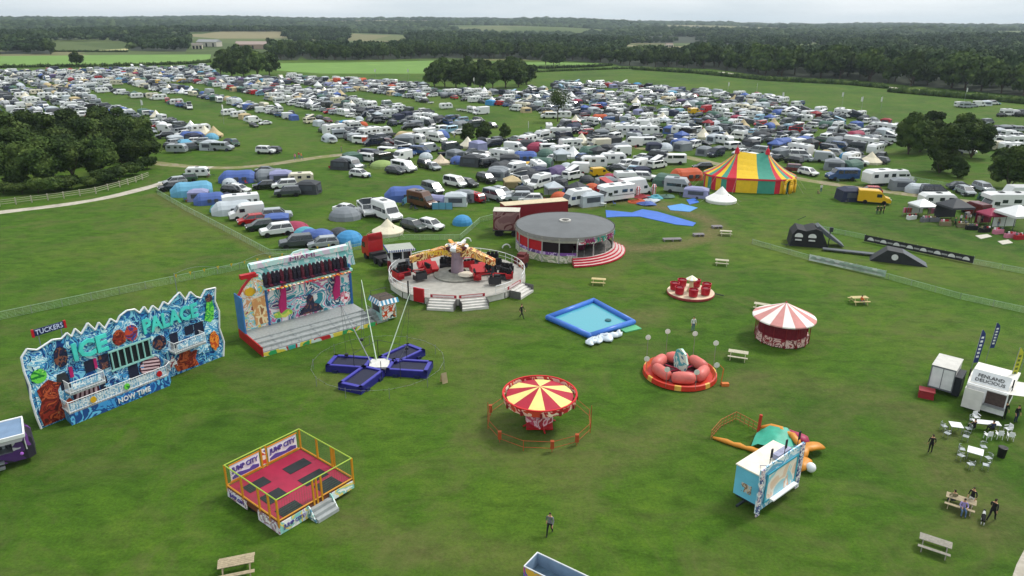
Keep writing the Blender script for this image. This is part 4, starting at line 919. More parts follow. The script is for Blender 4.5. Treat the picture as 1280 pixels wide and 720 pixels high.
def trailer(loc,rz,L,Wd,H,side,end,roof,lab,z0=1.1):
    T=thing('ride_trailer',lab,'trailer',loc,rz)
    MB().bx(0,L,0,Wd,z0,H).build('box',side,T); MB().bx(-.05,0,.05,Wd-.05,z0+.05,H-.05).build('end_doors',end,T)
    MB().bx(-.08,L+.05,-.06,Wd+.06,H,H+.08).build('roof',roof,T)
    MB().bx(-.1,L,-.04,Wd+.04,z0-.14,z0-.002).bx(-.08,0,0,Wd,z0-.3,z0-.14).build('frame_rail',DSTEEL,T)
    w=MB(); 
    for x in (L*.15,L*.27,L*.8): 
        for y in (.3,Wd-.3): w.tube((x,y-.2,.48),(x,y+.2,.48),.48,14)
    w.build_each('wheel',BLACK,T); return T
trailer((-3.1,113.9),rad(-4),4.2,2.6,4.2,artmat('faded_mural',['#7a5456','#8e6c6a','#5c2028','#74484a','#a08884'],.8,2,.6,4),DRED,mat('pale_roof','#c6c1b4',.7),'short red ended trailer with faded mural beside the domed ride')
trailer((-1.2,117.6),rad(20),11.5,2.6,4.2,DRED,DRED,mat('cream_roof','#c9b99a',.7),'long red trailer with cream roof behind the domed ride')
# ---------------------------------------------------------------- waltzer
WC=(8.1,107.2)
T=thing('domed_waltzer','big round covered waltzer ride with grey cone roof, red curtains and red and white steps','waltzer',WC)
R=7.5; HR=3.7
ROOF=mat('grey_roof_sheet','#65686a',.75,var=.12,scale=.6)
MB().lathe([(.75,4.5),(.8,4.5),(R,HR+.25),(R,HR)],48).build('roof',ROOF,T)
mb=MB().lathe([(.9,4.47),(.9,4.67),(.6,4.67),(.6,4.47)],20); mb.build('roof_vent',mat('pale_vent','#b9b6b0',.6),T)
MB().lathe([(R+.12,HR-.25),(R+.14,HR+.3)],48).build('roof_edge',mat('edge_grey','#8d8a88',.6),T)
MB().lathe([(0,.95),(R-.3,.95)],40).build('platform',mat('waltzer_floor','#6d6a66',.6,var=.3,scale=1),T)
nseg=18
pan=artmat('waltzer_front_art',['#b8b09a','#d8d2c2','#8f9a78','#c9bfae','#a89a8c'],1.2,2,.5,4)
bnd=artmat('waltzer_board',['#e2c4d0','#8a4a9a','#f0e8ea','#3aa08a','#d8607e','#e8e4f0','#5a9ad0'],1.3,1.5,.4,3)
REDC=mat('red_curtain','#b30f1e',.7,var=.15,scale=3)
for k in range(nseg):
    a0=2*PI*k/nseg; a1=a0+2*PI/nseg; am=((a0+a1)/2); dg=math.degrees(am); dg=dg-360 if dg>180 else dg
    def P(t,z,r=R): return (r*cos(t),r*sin(t),z)
    MB().tube(P(a0,0,R),P(a0,HR+.1,R),.09,6).build('pillar',mat('pale_pillar','#a9a6a4',.5),T)
    if not(-78<dg<5):
        MB().add([P(a0,.05),P(a1,.05),P(a1,1.15),P(a0,1.15)],[(0,1,2,3)]).build('skirt_panel',pan,T)
        if -180<=dg<-100 or dg>20: 
            MB().add([P(a0,1.25,R-.12),P(a1,1.25,R-.12),P(a1,HR,R-.12),P(a0,HR,R-.12)],[(0,1,2,3)]).build('red_curtain',REDC if not -118<dg<-98 else mat('black_curtain','#1c0c14',.8),T)
        if dg<-78: MB().add([P(a0,1.15,R-.05),P(a1,1.15,R-.05),P(a1,1.6,R-.05),P(a0,1.6,R-.05)],[(0,1,2,3)]).build('purple_airbrush_strip',artmat('purple_mist',['#5a3a7a','#c9b0d8','#7a4a9a','#e2d0ea','#3a2048'],1.2,1,.5,3),T)
    c=bnd if -85<dg<10 else mat('board_pale','#a6a29a',.6,var=.2,scale=2); zb=HR-.85 if -85<dg<10 else HR-.6
    MB().add([P(a0,zb,R+.05),P(a1,zb,R+.05),P(a1,HR+.15,R+.16),P(a0,HR+.15,R+.16)],[(0,1,2,3)]).build('rounding_board',c,T)
MB().lathe([(R-2.2,.97),(R-2.2,HR+.2)],36,a0=rad(20),a1=rad(280)).build('inner_backdrop',mat('dark_backdrop','#241019',.9),T)
for k in range(9):
    t=2*PI*k/9+.3; x,y=4.2*cos(t),4.2*sin(t)
    s=MB(); s.lathe([(0,1.25),(.85,1.25),(1.0,1.7),(.95,1.75),(.8,1.35)],14); s.lathe([(.85,1.25),(1.0,2.2),(.92,2.25)],8,a0=t-PI/2-1.2+PI/2,a1=t+1.2); s.xf(0,(x,y,0)); s.build('waltzer_car',mat('car_plum','#5a1a3a',.3),T)
st=MB(); a0s,a1s=rad(-85),rad(8)
for i in range(4):
    r0,r1=R-.1+.5*i,R-.1+.5*(i+1); h=.95-.22*i; n=10
    st.lathe([(r0,h),(r1-.12,h)],n,0,a0=a0s,a1=a1s); st.lathe([(r1-.12,h+.001),(r1,h),(r1,h-.22)],n,1 if i%1==0 else 0,a0=a0s,a1=a1s)
st.add([(x*cos(a0s),x*sin(a0s),z) for x,z in ((R-.1,.0),(R+1.9,0),(R+1.9,.29),(R-.1,.95))],[(0,1,2,3)],1)
st.build('curved_steps',[mat('step_pale','#c9b8b2',.6),mat('step_red','#c0203a',.5)],T)
st=MB()
for t in np.linspace(a0s,a1s,8): st.tube((R*cos(t),R*sin(t),.95),(R*cos(t),R*sin(t),2.0),.03,5)
st.build('step_rail',STEEL,T)
for k,t in enumerate((-66,-50,-34,-18)):
    o=lettering('WALTZER'[k*2:k*2+2] if k<3 else 'R','board_lettering',.8,[mat('dark_magenta_lettering','#8a1a5a',.5),mat('teal_lettering','#1f8a7a',.5)][k%2],T,((R+.2)*cos(rad(t)),(R+.2)*sin(rad(t)),HR-.35),rz=rad(t)+PI/2,width=1.7 if k<3 else .8,height=.7,bold=.03)
# dark red generator
T=thing('generator_trailer','small dark red machine trailer on grass left of the domed ride','generator',G(652,333),rad(70))
MB().bx(-1.4,1.2,-.7,.7,.5,1.6).box((.2,0,1.75),(1.3,1.1,.4)).build('housing',mat('rusty_red','#5c1a1a',.7,var=.3,scale=4),T); MB().bx(1.2,2.4,-.06,.06,.5,.6).tube((2.3,0,0),(2.3,0,.5),.05).build('drawbar',DSTEEL,T)
w=MB(); wheels(w,(-.2,),.9,.35,.2); w.build_each('wheel',BLACK,T)
T=thing('notice_board','cream topped slim board standing by the generator trailer','signboard',G(651,341),.3); MB().lathe([(.0,.0),(.28,.02),(.3,.9),(.36,1.3),(.1,1.75),(0,1.8)],10,fn=lambda i,t:1 if t>2 else 0).build('board',[mat('terracotta_paint','#a5523a',.6),CREAM],T)
for px,py,lab in ((584,302,'small white arched ride barrier standing on grass behind the spinning ride'),(633,310,'small white arched barrier standing on grass left of the domed ride')):
    mb=MB(); mb.path([(.62*cos(t),0,.6*sin(t)) for t in np.linspace(0,PI,10)],.11,5); o=mb.build('arched_barrier',WHITE); tag(o,lab,'barrier',None,G(px,py),.2)
# ---------------------------------------------------------------- carousel of swings, round canopy
CC=G(674,530)
T=thing('round_carousel','round fairground carousel with red and yellow striped canopy inside an orange barrier','carousel',CC)
R=3.15; ZE=2.75
REDY=mat('canopy_red','#a81c34',.7,var=.1); YELC=mat('canopy_yellow','#e6d483',.7,var=.08)
MB().lathe([(0,ZE+.95),(R-.25,ZE+.12)],24,fn=lambda i,t:(i//2+1)%2 if True else 0,).xf(rad(7.5)).build('canopy',[REDY,YELC],T)
mb=MB().lathe([(R,ZE-.28),(R+.06,ZE+.28),(R-.04,ZE+.3),(R-.08,ZE)],24,fn=lambda i,t:0); mb.build('rim_board',artmat('rim_pink_art',['#c9402a','#e8b8a8','#b8202a','#f0d8c0','#d87860'],1.4,1.6,.5,3),T)
mb=MB().lathe([(R-.05,ZE+.3),(R+.1,ZE+.3),(R+.1,ZE+.38),(R-.05,ZE+.38)],32); mb.build('red_rim',mat('bright_red_rim','#c8141c',.5),T)
MB().lathe([(0,ZE-.3),(R-.1,ZE-.3)],24).build('ceiling',mat('dark_red_ceiling','#5a0e16',.7),T)
mb=MB()
for k in range(12): t=2*PI*k/12; mb.bx(R+.06,R+.14,-.1,.1,ZE-.3,ZE+.1).v; mb.v[-8:]=[(rotp(x,y,t)[0],rotp(x,y,t)[1],z) for x,y,z in mb.v[-8:]]
mb.build_each('rim_lamp',DRED,T)
MB().bx(-.85,.85,-.85,.85,.2,1.1).xf(rad(45)).build('centre_base',artmat('pink_base_art',['#c8506a','#e8c0c8','#a82a3a','#f0dada'],2,2,.5,3),T)
MB().tube((0,0,1.0),(0,0,ZE+.5),.28,10).build('centre_column',DRED,T)
mb=MB(); 
for k in range(4): mb.tube((0,0,.7),(1.5*cos(k*PI/2+.3),1.7*sin(k*PI/2+.3),.05),.07,5)
mb.bx(-1.15,1.15,-1.15,1.15,.1,.25); mb.build('base_frame',RED,T)
mb=MB(); n=12; RB=4.55
BR=[(RB*cos(2*PI*i/n+.2),RB*.98*sin(2*PI*i/n+.2)) for i in range(n)]
for i,(x,y) in enumerate(BR):
    x2,y2=BR[(i+1)%n]; mb.tube((x,y,0),(x,y,1.0),.03,5); 
    for z in (.35,.95): mb.tube((x,y,z),(x2,y2,z),.022,4)
    if i in (5,7,9,10): mb.box((x,y,.7),(.3,.3,.7),0)
mb.tube((-4.5,.2,0),(-4.5,.2,2.0),.03,5).tube((4.45,-.6,0),(4.45,-.6,2.2),.03,5)
o=mb.build('ride_barrier',mat('rusty_orange_rail','#a54a20',.7)); tag(o,'low rusty orange rail ring around the red and yellow carousel','barrier',None,CC)
# ---------------------------------------------------------------- red and white roundabout stall
RC=(30.1,73.6)
T=thing('striped_round_stall','round hoopla stall with pink and white striped cone canopy and deep red curtains','fairground stall',RC)
R=3.35
PK=mat('faded_pink_stripe','#c98a85',.8,var=.08); CW=mat('canvas_white','#e8e2dc',.8,var=.06)
MB().lathe([(0,4.35),(.2,4.25),(R,2.75),(R+.02,2.62)],32,fn=lambda i,t:(i//2)%2).build('canopy',[PK,CW],T)
MB().lathe([(R-.75,.1),(R-.75,2.7)],28).build('curtain',mat('deep_red_curtain','#6e0f22',.8,var=.25,scale=6),T)
MB().lathe([(R-.75,1.0),(R-.55,1.0),(R-.5,.1)],14,fn=lambda i,t:0).build('counter_panels',artmat('counter_art',['#8a1a2a','#d8b8b0','#6a1020','#e2c8be'],2.2,2,.5,3),T)
mb=MB()
for k in range(14): t=2*PI*k/14; mb.tube(((R-.48)*cos(t),(R-.48)*sin(t),0),((R-.48)*cos(t),(R-.48)*sin(t),2.75),.05,5)
mb.build('posts',DRED,T)
MB().ball((0,0,4.4),.09,8,5).build('finial',RED,T)
# ---------------------------------------------------------------- teacups
C0=(23.2,87.6)
T=thing('teacup_ride','small teacup ride of red drum shaped cups on a cream round base','fairground ride',C0)
MB().lathe([(0,.38),(3.0,.38),(3.05,.3),(3.0,.05)],32,fn=lambda i,t:0 if t<1 else 1).build('base',[mat('cream_base','#d9c4a8',.6),mat('base_edge_red','#a04040',.6)],T)
for k in range(7):
    t=2*PI*k/7+.15; x,y=2.1*cos(t),1.95*sin(t)
    c=MB().lathe([(0,.5),(.55,.5),(.62,1.4),(.55,1.42),(.5,.8),(0,.8)],16).xf(0,(x,y,0)).build('cup',mat('cup_red','#b0152e',.35,var=.1),T)
    MB().lathe([(.3,1.2),(.34,1.34),(0,1.36)],10).xf(0,(x,y,0)).build('wheel',mat('cup_dark_red','#6e0f20',.5),c)
MB().lathe([(.55,.4),(.3,.9),(.25,1.7),(.5,1.8),(.55,1.9)],12).build('centre_pot',mat('pot_cream','#c7b58a',.5),T)
MB().lathe([(0,2.6),(.75,2.1),(.7,2.0)],12,fn=lambda i,t:i%2).build('centre_canopy',[WHITE,mat('pale_lemon','#e6e0b0',.6)],T)
MB().tube((3.0,-.6,.3),(4.0,-1.2,.25),.07).build('tow_bar',DSTEEL,T)
# ---------------------------------------------------------------- barrel ride with pink tubs
C1=(16.8,64.6)
T=thing('inflatable_tub_ride','round red ride with fat salmon pink tub boats circling a turquoise centre board','fairground ride',C1)
MB().lathe([(0,.25),(3.2,.25),(3.45,.6),(3.6,.55),(3.65,.1)],36,fn=lambda i,t:1 if t==1 else (2 if t>1 and i%5==0 else 0)).build('base_rim',[mat('rim_red','#c2301c',.5),mat('rim_orange','#c85a2a',.5),mat('rim_yellow','#d8a84a',.5)],T)
MB().lathe([(0,.27),(2.4,.27)],24).build('dark_floor',mat('dark_wine_floor','#3a1016',.7),T)
SAL=mat('salmon_vinyl','#cf6a62',.45,var=.1)
for k in range(6):
    t=2*PI*k/6+.45; x,y=2.25*cos(t),2.25*sin(t)
    s=MB(); secs=[]
    for q,rr in ((-1.15,.25),(-1.0,.5),(-.5,.62),(.5,.62),(1.0,.5),(1.15,.25)): secs.append([(q,rr*cos(u)*.95,.85+rr*sin(u)) for u in np.linspace(0,2*PI,11)[:-1]])
    s.loft(secs); s.xf(t+PI/2,(x,y,0)); s.build('tub',SAL,T,smooth=True)
    MB().tube((0,0,.6),(x*.7,y*.7,.7),.08,5).build('spoke',mat('spoke_red','#a02040',.5),T)
MB().xprism([(-.7,.6),(.7,.6),(.95,1.5),(.6,2.5),(0,2.9),(-.6,2.6),(-.9,1.6)][::-1],-.12,.12).xf(-1.0).build('centre_board',artmat('turquoise_board',['#4aa8b0','#c8e0d0','#2a6f9a','#8ad0c8'],1.8,2),T)
mb=MB()
for k in range(8):
    t=2*PI*k/8+.2; x,y=3.6*cos(t),3.6*sin(t); mb.tube((x,y,.2),(x,y,3.1 if k<4 else 2.0),.025,5,0); 
    mb.lathe([(0,-.04),(.28,-.03),(.28,.03),(0,.05)],12,1).v
    z0=3.2 if k<4 else 2.1
    mb.v[-48:]=[(x+px_,y+pz_*.5,z0+py_) for px_,py_,pz_ in mb.v[-48:]]
mb.build_each('lamp_hoop',[STEEL,mat('pale_lamp_disc','#dfe0d6',.5)],T)
T2=MB().tube((0,0,0),(.1,0,1.7),.05,6).tube((.1,0,1.7),(-.3,0,2.1),.04,6).box((.35,-.2,.15),(.7,.4,.3)); 
o=T2.build('ticket_post',mat('orange_post','#c26a2a',.6)); tag(o,'orange post with small box at the right edge of the salmon tub ride','post',None,(C1[0]+3.6,C1[1]-2.0))
# ---------------------------------------------------------------- zorb pool
P=[G(683,400),G(742,378),(14.3,77.3),G(737,424)]
cx=sum(p[0] for p in P)/4; cy=sum(p[1] for p in P)/4
T=thing('inflatable_pool','square inflatable pool with blue tube walls and pale turquoise water','pool',(cx,cy))
Q=[Vector(((p[0]-cx)*.965,(p[1]-cy)*.965,.33)) for p in P]; BV=mat('blue_vinyl','#3a6fc4',.35,var=.1)
mb=MB()
for i in range(4):
    a_,b_=Q[i],Q[(i+1)%4]; mb.tube(a_,b_,.34,12); mb.ball(a_,.34,12,8)
mb.build('tube_wall',BV,T,smooth=True)
mb=MB(); q=[(v*.985) for v in Q]; mb.add([(v.x,v.y,.22) for v in q],[(0,1,2,3)]); wm,nt_,b_=newmat('pool_water'); b_.inputs['Base Color'].default_value=lin('#4f9fae'); b_.inputs['Roughness'].default_value=.12
bn=nt_.nodes.new('ShaderNodeTexNoise'); bn.inputs['Scale'].default_value=1.6; bq=nt_.nodes.new('ShaderNodeBump'); bq.inputs['Strength'].default_value=.15; nt_.links.new(bn.outputs[0],bq.inputs['Height']); nt_.links.new(bq.outputs[0],b_.inputs['Normal'])
mb.build('water',wm,T)
o=MB().lathe([(0,.3),(.35,.28),(.38,.2)],12).build('dark_float',mat('float_dark','#2a6068',.6)); tag(o,'dark round float drifting in the turquoise pool','float',None,(G(760,403)[0],G(760,403)[1],.08))
o=MB().box((0,0,.06),(2.3,1.5,.12)).build('landing_mat',mat('mint_mat','#57a878',.6)); tag(o,'mint green mat on grass at the right corner of the pool','mat',None,G(787,411),.5)
clear=mat('milky_plastic','#cdd8e2',.25,var=.15,scale=3)
for i,(px,py,s) in enumerate([(741,429,.8),(748,427,.9),(757,425,.95),(766,422,.8),(773,420,.7),(737,432,.55)]):
    mb=MB(); mb.ball((0,0,.3),s*.9,9,6,0,(1.2,.75,.42)); r=random.Random(i); mb.v=[(x*(1+r.uniform(-.18,.18)),y*(1+r.uniform(-.18,.18)),max(0.01,z*(1+r.uniform(-.3,.3)))) for x,y,z in mb.v]
    o=mb.build('deflated_ball',clear,smooth=True); tag(o,'crumpled milky plastic walking ball lying on grass by the pool edge','water ball','deflated balls beside the pool',G(px,py),.4+i)
# ---------------------------------------------------------------- catering stall trailer with slide (front right)
a=(17.8,42.9); rz=math.atan2(46.0-42.9,21.5-17.8)
T=thing('game_trailer','sky blue box trailer with white roof and decorated flap front before the orange slide','fairground trailer',a,rz)
SKY=mat('sky_blue_side','#6fbfdc',.4,var=.12,scale=.8); 
MB().bx(-.2,4.6,.25,2.1,.75,3.15).build('box',SKY,T); MB().bx(-.25,4.65,.15,2.15,3.15,3.24).build('roof',mat('pale_cream_roof','#e4dccb',.6),T)
MB().bx(-.24,-.2,.7,1.5,1.3,2.0).build('end_picture',artmat('end_picture_art',['#6fbfdc','#8a6a50','#c8b8a8','#6fbfdc','#5a4a40'],2.5,2.4,.5,4),T)
MB().bx(-.6,5.1,-.05,.05,.35,3.95).build('front_board',artmat('pale_blue_board',['#8fc4dc','#dfe8ec','#6aa8c8','#eef0f0','#b8d8e4'],1.2,2,.5,4),T)
MB().bx(.45,4.2,-.12,-.05,1.0,3.1).build('front_picture',artmat('front_picture_art',['#e8c8b0','#f0e2d4','#9fd0dc','#e8b090','#f2ece6'],.9,1.6,.5,3),T)
mb=MB(); 
for x0,x1,z0,z1 in ((-.6,-.2,.1,3.95),(4.6,5.1,.1,3.95)): mb.bx(x0,x1,-.16,-.06,z0,z1)
mb.build_each('front_column',artmat('column_art',['#e8eef0','#4a5a8a','#d8c0c8','#f4f4f2','#9a4a4a'],3,2,.5,3),T)
mb=MB().bx(.2,4.4,-.15,-.08,3.15,3.3).bx(.2,4.4,-.15,-.08,.85,1.0).bx(.2,.4,-.15,-.08,1.0,3.15).bx(4.2,4.4,-.15,-.08,1.0,3.15); mb.build('picture_frame',mat('frame_teal','#3f9cb4',.5),T)
MB().bx(.9,4.2,-.5,-.15,.9,1.0).build('counter',WHITE,T)
MB().bx(0,4.6,.3,2.0,.45,.75).bx(-1.1,0,1.1,1.25,.45,.6).build('chassis',DSTEEL,T)
mb=MB(); 
for x in (1.9,2.7): mb.tube((x,.2,.35),(x,.5,.35),.35,14).tube((x,1.8,.35),(x,2.1,.35),.35,14)
mb.build_each('wheel',BLACK,T)
mb=MB(); 
for x in (.7,2.6,4.4): mb.tube((x,.1,3.2),(x,.1,4.7),.03,5).bx(x-.1,x+.1,.02,.1,4.4,5.1)
mb.build_each('flag_stick',mat('dark_feather','#2a2a34',.7),T)
mb=MB(); mb.tube((.3,.05,3.9),(.9,.9,3.24),.03).tube((2.5,.05,3.9),(2.5,.9,3.24),.03).tube((4.6,.05,3.9),(4.2,.9,3.24),.03).box((3.2,.6,3.5),(1.8,.5,.35)); mb.build('roof_clutter',mat('lilac_grey_canvas','#9a9cb4',.8,var=.3,scale=4),T)
# inflatable slide
SLC=G(955,548)
T=thing('inflatable_slide','deflating orange and green bouncy slide spread on grass behind the sky blue trailer','inflatable slide',(21.5,51.0))
def puff(pts,r,name,m,flat=.7):
    mb=MB(); secs=[]; V=[Vector(p) for p in pts]; W=[]
    for a_,b_ in zip(V[:-1],V[1:]): W+= [a_.lerp(b_,t) for t in (0,.33,.66)]
    W.append(V[-1]); rr=random.Random(len(name)+len(pts))
    for i,p in enumerate(W):
        d=(W[min(i+1,len(W)-1)]-W[max(0,i-1)]).normalized(); n=Vector((-d.y,d.x,0)).normalized(); k=r*rr.uniform(.8,1.15)*(.45 if i in (0,len(W)-1) else 1)
        secs.append([tuple(p+n*(k*cos(u))+Vector((0,0,k*flat*(1+sin(u))))) for u in np.linspace(0,2*PI,11)[:-1]])
    mb.loft(secs); return mb.build(name,m,T,smooth=True)
GRV=mat('sea_green_vinyl','#2f9f84',.45,var=.15); ORV=mat('orange_inflatable','#c98322',.45,var=.15); CRV=mat('crimson_vinyl','#9c1c4a',.5)
mb=MB(); g=[]
n=8
for i in range(n+1):
    for j in range(5):
        t=i/n; s_=j/4; x=-1.7+3.9*t*.9+1.2*s_; y=.2+2.3*s_-1.3*t; g.append((x,y,.35+.9*math.sin(PI*min(1,t*1.1))*(.6+.4*s_)+.12*math.sin(i*2.1+j)))
mb.add(g,[(i*5+j,(i+1)*5+j,(i+1)*5+j+1,i*5+j+1) for i in range(n) for j in range(4)]); mb.build('green_slide_bed',GRV,T,smooth=True)
puff([(-4.4,1.9,0),(-3.0,.8,0),(-1.7,0,0),(-.9,-.6,0)],.26,'orange_rail',ORV)
puff([(-.1,2.8,.5),(.9,2.2,.8),(1.9,1.0,.7),(2.2,0,.4)],.3,'orange_wall',ORV)
puff([(1.6,2.2,.2),(2.6,1.5,.3),(3.3,.8,.1)],.55,'crimson_cushion',CRV,.5)
puff([(1.6,-1.5,.2),(2.3,-.6,.5),(3.2,-.3,.5),(4.2,.1,.3)],.55,'orange_bolster',ORV,.45)
puff([(.9,-3.0,.1),(1.6,-2.4,.3),(2.2,-1.6,.2)],.5,'orange_bolster',ORV,.45)
MB().ball((1.95,-3.0,.5),.4,10,7).build('white_puff',WHITE,T,smooth=True)
MB().tube((-.4,2.5,0),(-.3,2.6,1.9),.14,8).build('red_post',mat('red_orange_vinyl','#b5311c',.5),T)
fence_pts=[(-4.6,1.8),(-3.3,3.6),(-1.6,4.9),(-.3,3.0)]
mb=MB()
for p,q in zip(fence_pts[:-1],fence_pts[1:]):
    for k in range(5):
        t=k/5; x,y=p[0]+(q[0]-p[0])*t,p[1]+(q[1]-p[1])*t; mb.tube((x,y,0),(x,y,.9),.03,4)
    mb.tube((*p,.85),(*q,.85),.03,4).tube((*p,.2),(*q,.2),.03,4).tube((*p,.5),(*q,.5),.02,4)
o=mb.build('orange_barrier',mat('faded_orange_net','#a5693a',.8)); tag(o,'low faded orange barrier around the left end of the slide','barrier',None,(21.5,51.0))
# ---------------------------------------------------------------- refreshment trailers on the right
T=thing('box_trailer','white two door box trailer parked on grass left of the food trailer','box trailer',(39.9,61.6),rad(-40))
MB().bx(0,2.0,0,3.2,.55,2.75).build('box',OFFW,T); MB().bx(-.04,2.04,-.04,3.25,2.75,2.82).build('roof',mat('pale_grey_roof','#c4c2bc',.7),T)
MB().bx(.08,.97,-.04,0,.65,2.65).build('door',mat('door_white','#d9dadb',.45),T); MB().bx(1.03,1.92,-.04,0,.65,2.65).build('door',mat('door_white','#d9dadb',.45),T)
MB().bx(-.03,.05,-.06,0,.55,2.75).bx(1.95,2.03,-.06,0,.55,2.75).bx(.97,1.03,-.05,0,.6,2.7).bx(0,2,-.06,0,.5,.62).bx(0,2,-.06,0,2.68,2.78).build('door_frame',mat('grey_frame','#6a6e75',.5),T)
MB().bx(2.0,2.6,.2,2.4,.2,2.1).build('dark_side_locker',mat('dark_locker','#22262e',.6),T)
mb=MB(); 
for y in (1.3,2.0):
    for x in (.1,1.9): mb.tube((x-.1,y,.32),(x+.1,y,.32),.32,12)
mb.build_each('wheel',BLACK,T)
o=MB().box((0,0,.35),(1.3,1.0,.7),0,0,(.92,.9)).box((0,0,.74),(1.35,1.05,.08)).build('storage_box',mat('dull_red_box','#8c1c26',.6)); tag(o,'dull red lidded box on grass at the foot of the white box trailer','box',None,G(1157,496),-.5)
a=(41.3,58.3); rz=rad(-42)
T=thing('food_trailer','white catering trailer with open serving hatch, raised canopy and lettered front','food trailer',a,rz)
MB().bx(0,3.2,0,4.6,.4,2.65).build('body',WHITE,T)
MB().bx(-.1,3.3,1.2,4.8,2.65,2.95).build('roof',mat('bright_white_roof','#e2dfd8',.6),T)
MB().add([(-.1,1.2,3.0),(3.3,1.2,3.0),(3.2,-.1,2.55),(0,-.1,2.55)],[(0,1,2,3)]).add([(-.1,1.2,2.98),(3.3,1.2,2.98),(3.3,1.2,2.6),(-.1,1.2,2.6)],[(0,1,2,3)]).build('front_canopy',mat('bright_white_roof','#e2dfd8',.6),T)
LT=mat('black_lettering','#2a2a2c',.6)
sg=MB().add([(.15,.35,2.72),(3.05,.35,2.72),(3.1,1.0,3.75),(.1,1.0,3.75)],[(0,1,2,3)]).build('sign_board',WHITE,T)
lettering('FENLAND','sign_lettering',.4,LT,sg,(1.6,.71,3.35),tilt=rad(60),width=2.0,height=.3); lettering('DELICIOUS','sign_lettering',.4,LT,sg,(1.6,.50,3.0),tilt=rad(60),width=2.3,height=.3)
MB().bx(0,1.5,-.65,-.6,.5,2.4).bx(0,.05,-.6,0,.5,2.4).build('side_panel',OFFW,T)
MB().bx(1.6,3.1,-.03,0,1.2,2.4).build('hatch_opening',mat('hatch_dark','#4a3c38',.7,var=.4,scale=5),T); MB().bx(1.55,3.2,-.45,0,1.1,1.18).build('counter',STEEL,T)
MB().add([(3.2,0,2.6),(3.2,3.4,2.6),(5.3,3.2,2.95),(5.2,.1,2.95)],[(0,1,2,3),(3,2,1,0)]).build('side_flap',mat('bright_white_roof','#e2dfd8',.6),T)
MB().bx(3.2,3.24,.4,3.2,1.2,2.5).build('side_hatch',mat('hatch_dark','#4a3c38',.7,var=.4,scale=5),T)
mb=MB()
for x in (-.15,3.2): mb.bx(x,x+.1,.9,1.2,2.6,3.6)
mb.build_each('bracket',BLACK,T)
mb=MB(); 
for y in (2.0,2.8):
    for x in (.15,3.0): mb.tube((x-.12,y,.3),(x+.12,y,.3),.32,12)
mb.build_each('wheel',BLACK,T)
def feather(px,py,h,c,lab,lean=.12,stripe=None):
    x,y=G(px,py); T=thing('feather_flag',lab,'flag',(x,y),rad(10))
    MB().tube((0,0,0),(lean*h*.3,0,h),.03,5).build('pole',STEEL,T)
    f=MB(); P_=[(0,h*.35),(0,h*.97),(.12,h),(.5,h*.92),(.62,h*.8),(.55,h*.35)]; f.xprism([(p[0]+lean*p[1]*.3,p[1]) for p in P_][::-1],-.01,.01); s=f.build('banner',c,T)
    b=MB()
    for i in range(6): z=h*(.45+.075*i); b.bx(.15+lean*z*.3,.42+lean*z*.3,-.025,-.012,z,z+h*.04)
    b.build('banner_marks',stripe or WHITE,s)
feather(1210,475,5.4,mat('navy_flag','#25336e',.6),'navy feather flag left of the food trailer roof')
feather(1232,452,4.4,mat('navy_flag','#25336e',.6),'navy feather flag behind the food trailer, farther from the camera')
feather(1254,503,5.6,mat('lime_flag','#b7b83a',.6),'lime yellow feather flag in front of the food trailer roof',stripe=mat('olive_mark','#5a6a2a',.6))
feather(1272,474,6.0,mat('yellow_flag_bright','#d8c828',.6),'yellow feather flag at the right edge beside the food trailer',.15,stripe=BLACK)
# purple trailer at the left edge
a=(-38.0,48.6)
T=thing('arcade_trailer','white and purple stall trailer with blue grey roof at the left edge','fairground stall',a,rad(35))
BB=artmat('purple_fade_panel',['#b8b4bc','#4a2a66','#2a2634','#6a3a86','#1c1a26','#c8c2cc'],.7,1.4,.4,3)
MB().bx(-5,0,0,2.3,.55,1.35).bx(-5,0,1.9,2.3,1.35,2.9).bx(-.9,0,0,1.9,1.35,2.9).build('body',BB,T)
MB().bx(-5,-.9,.1,1.9,1.355,1.4).build('counter',STEEL,T); mb=MB()
r=random.Random(4)
for i in range(12): x=-4.8+i*.32; mb.bx(x,x+.22,.9,1.4,1.4,1.75+r.uniform(0,.5),i%3)
mb.build('prize_shelves',[DSTEEL,mat('greyish_goods','#8c949a',.6),mat('dark_goods','#3c3e48',.6)],T)
MB().bx(-5,0,-.6,2.35,2.9,3.0).build('roof',mat('blue_grey_awning','#7089a6',.7),T)
MB().bx(-5.1,.1,-.75,-.6,2.8,3.08).bx(-5.1,.1,2.35,2.5,2.8,3.08).bx(0,.12,-.6,2.35,2.8,3.08).build('roof_rim',WHITE,T)
MB().bx(-5,0,-.62,-.56,2.45,2.8).build('fascia',BB,T)
MB().tube((0,-.6,2.85),(0,-.05,1.4),.04).build('prop',WHITE,T)
MB().loft([[(0,0,.5),(0,2.3,.5),(0,2.3,2.8),(0,0,2.8)],[(.5,.25,.6),(.5,2.05,.6),(.45,2.05,2.1),(.45,.25,2.1)]]).build('rounded_end',BB,T)
MB().bx(-4,-1.6,-.35,-.05,.75,.9).bx(-4,-1.6,-.65,-.3,.45,.6).build('fold_down_step',STEEL,T)
mb=MB()
for x in (-3.2,-2.3): mb.tube((x,-.02,.35),(x,.25,.35),.36,14)
mb.build_each('wheel',BLACK,T)
MB().ball((-.4,-.03,1.1),.14,8,5).build('badge_lamp',mat('magenta_badge','#b86ad8',.4),T)
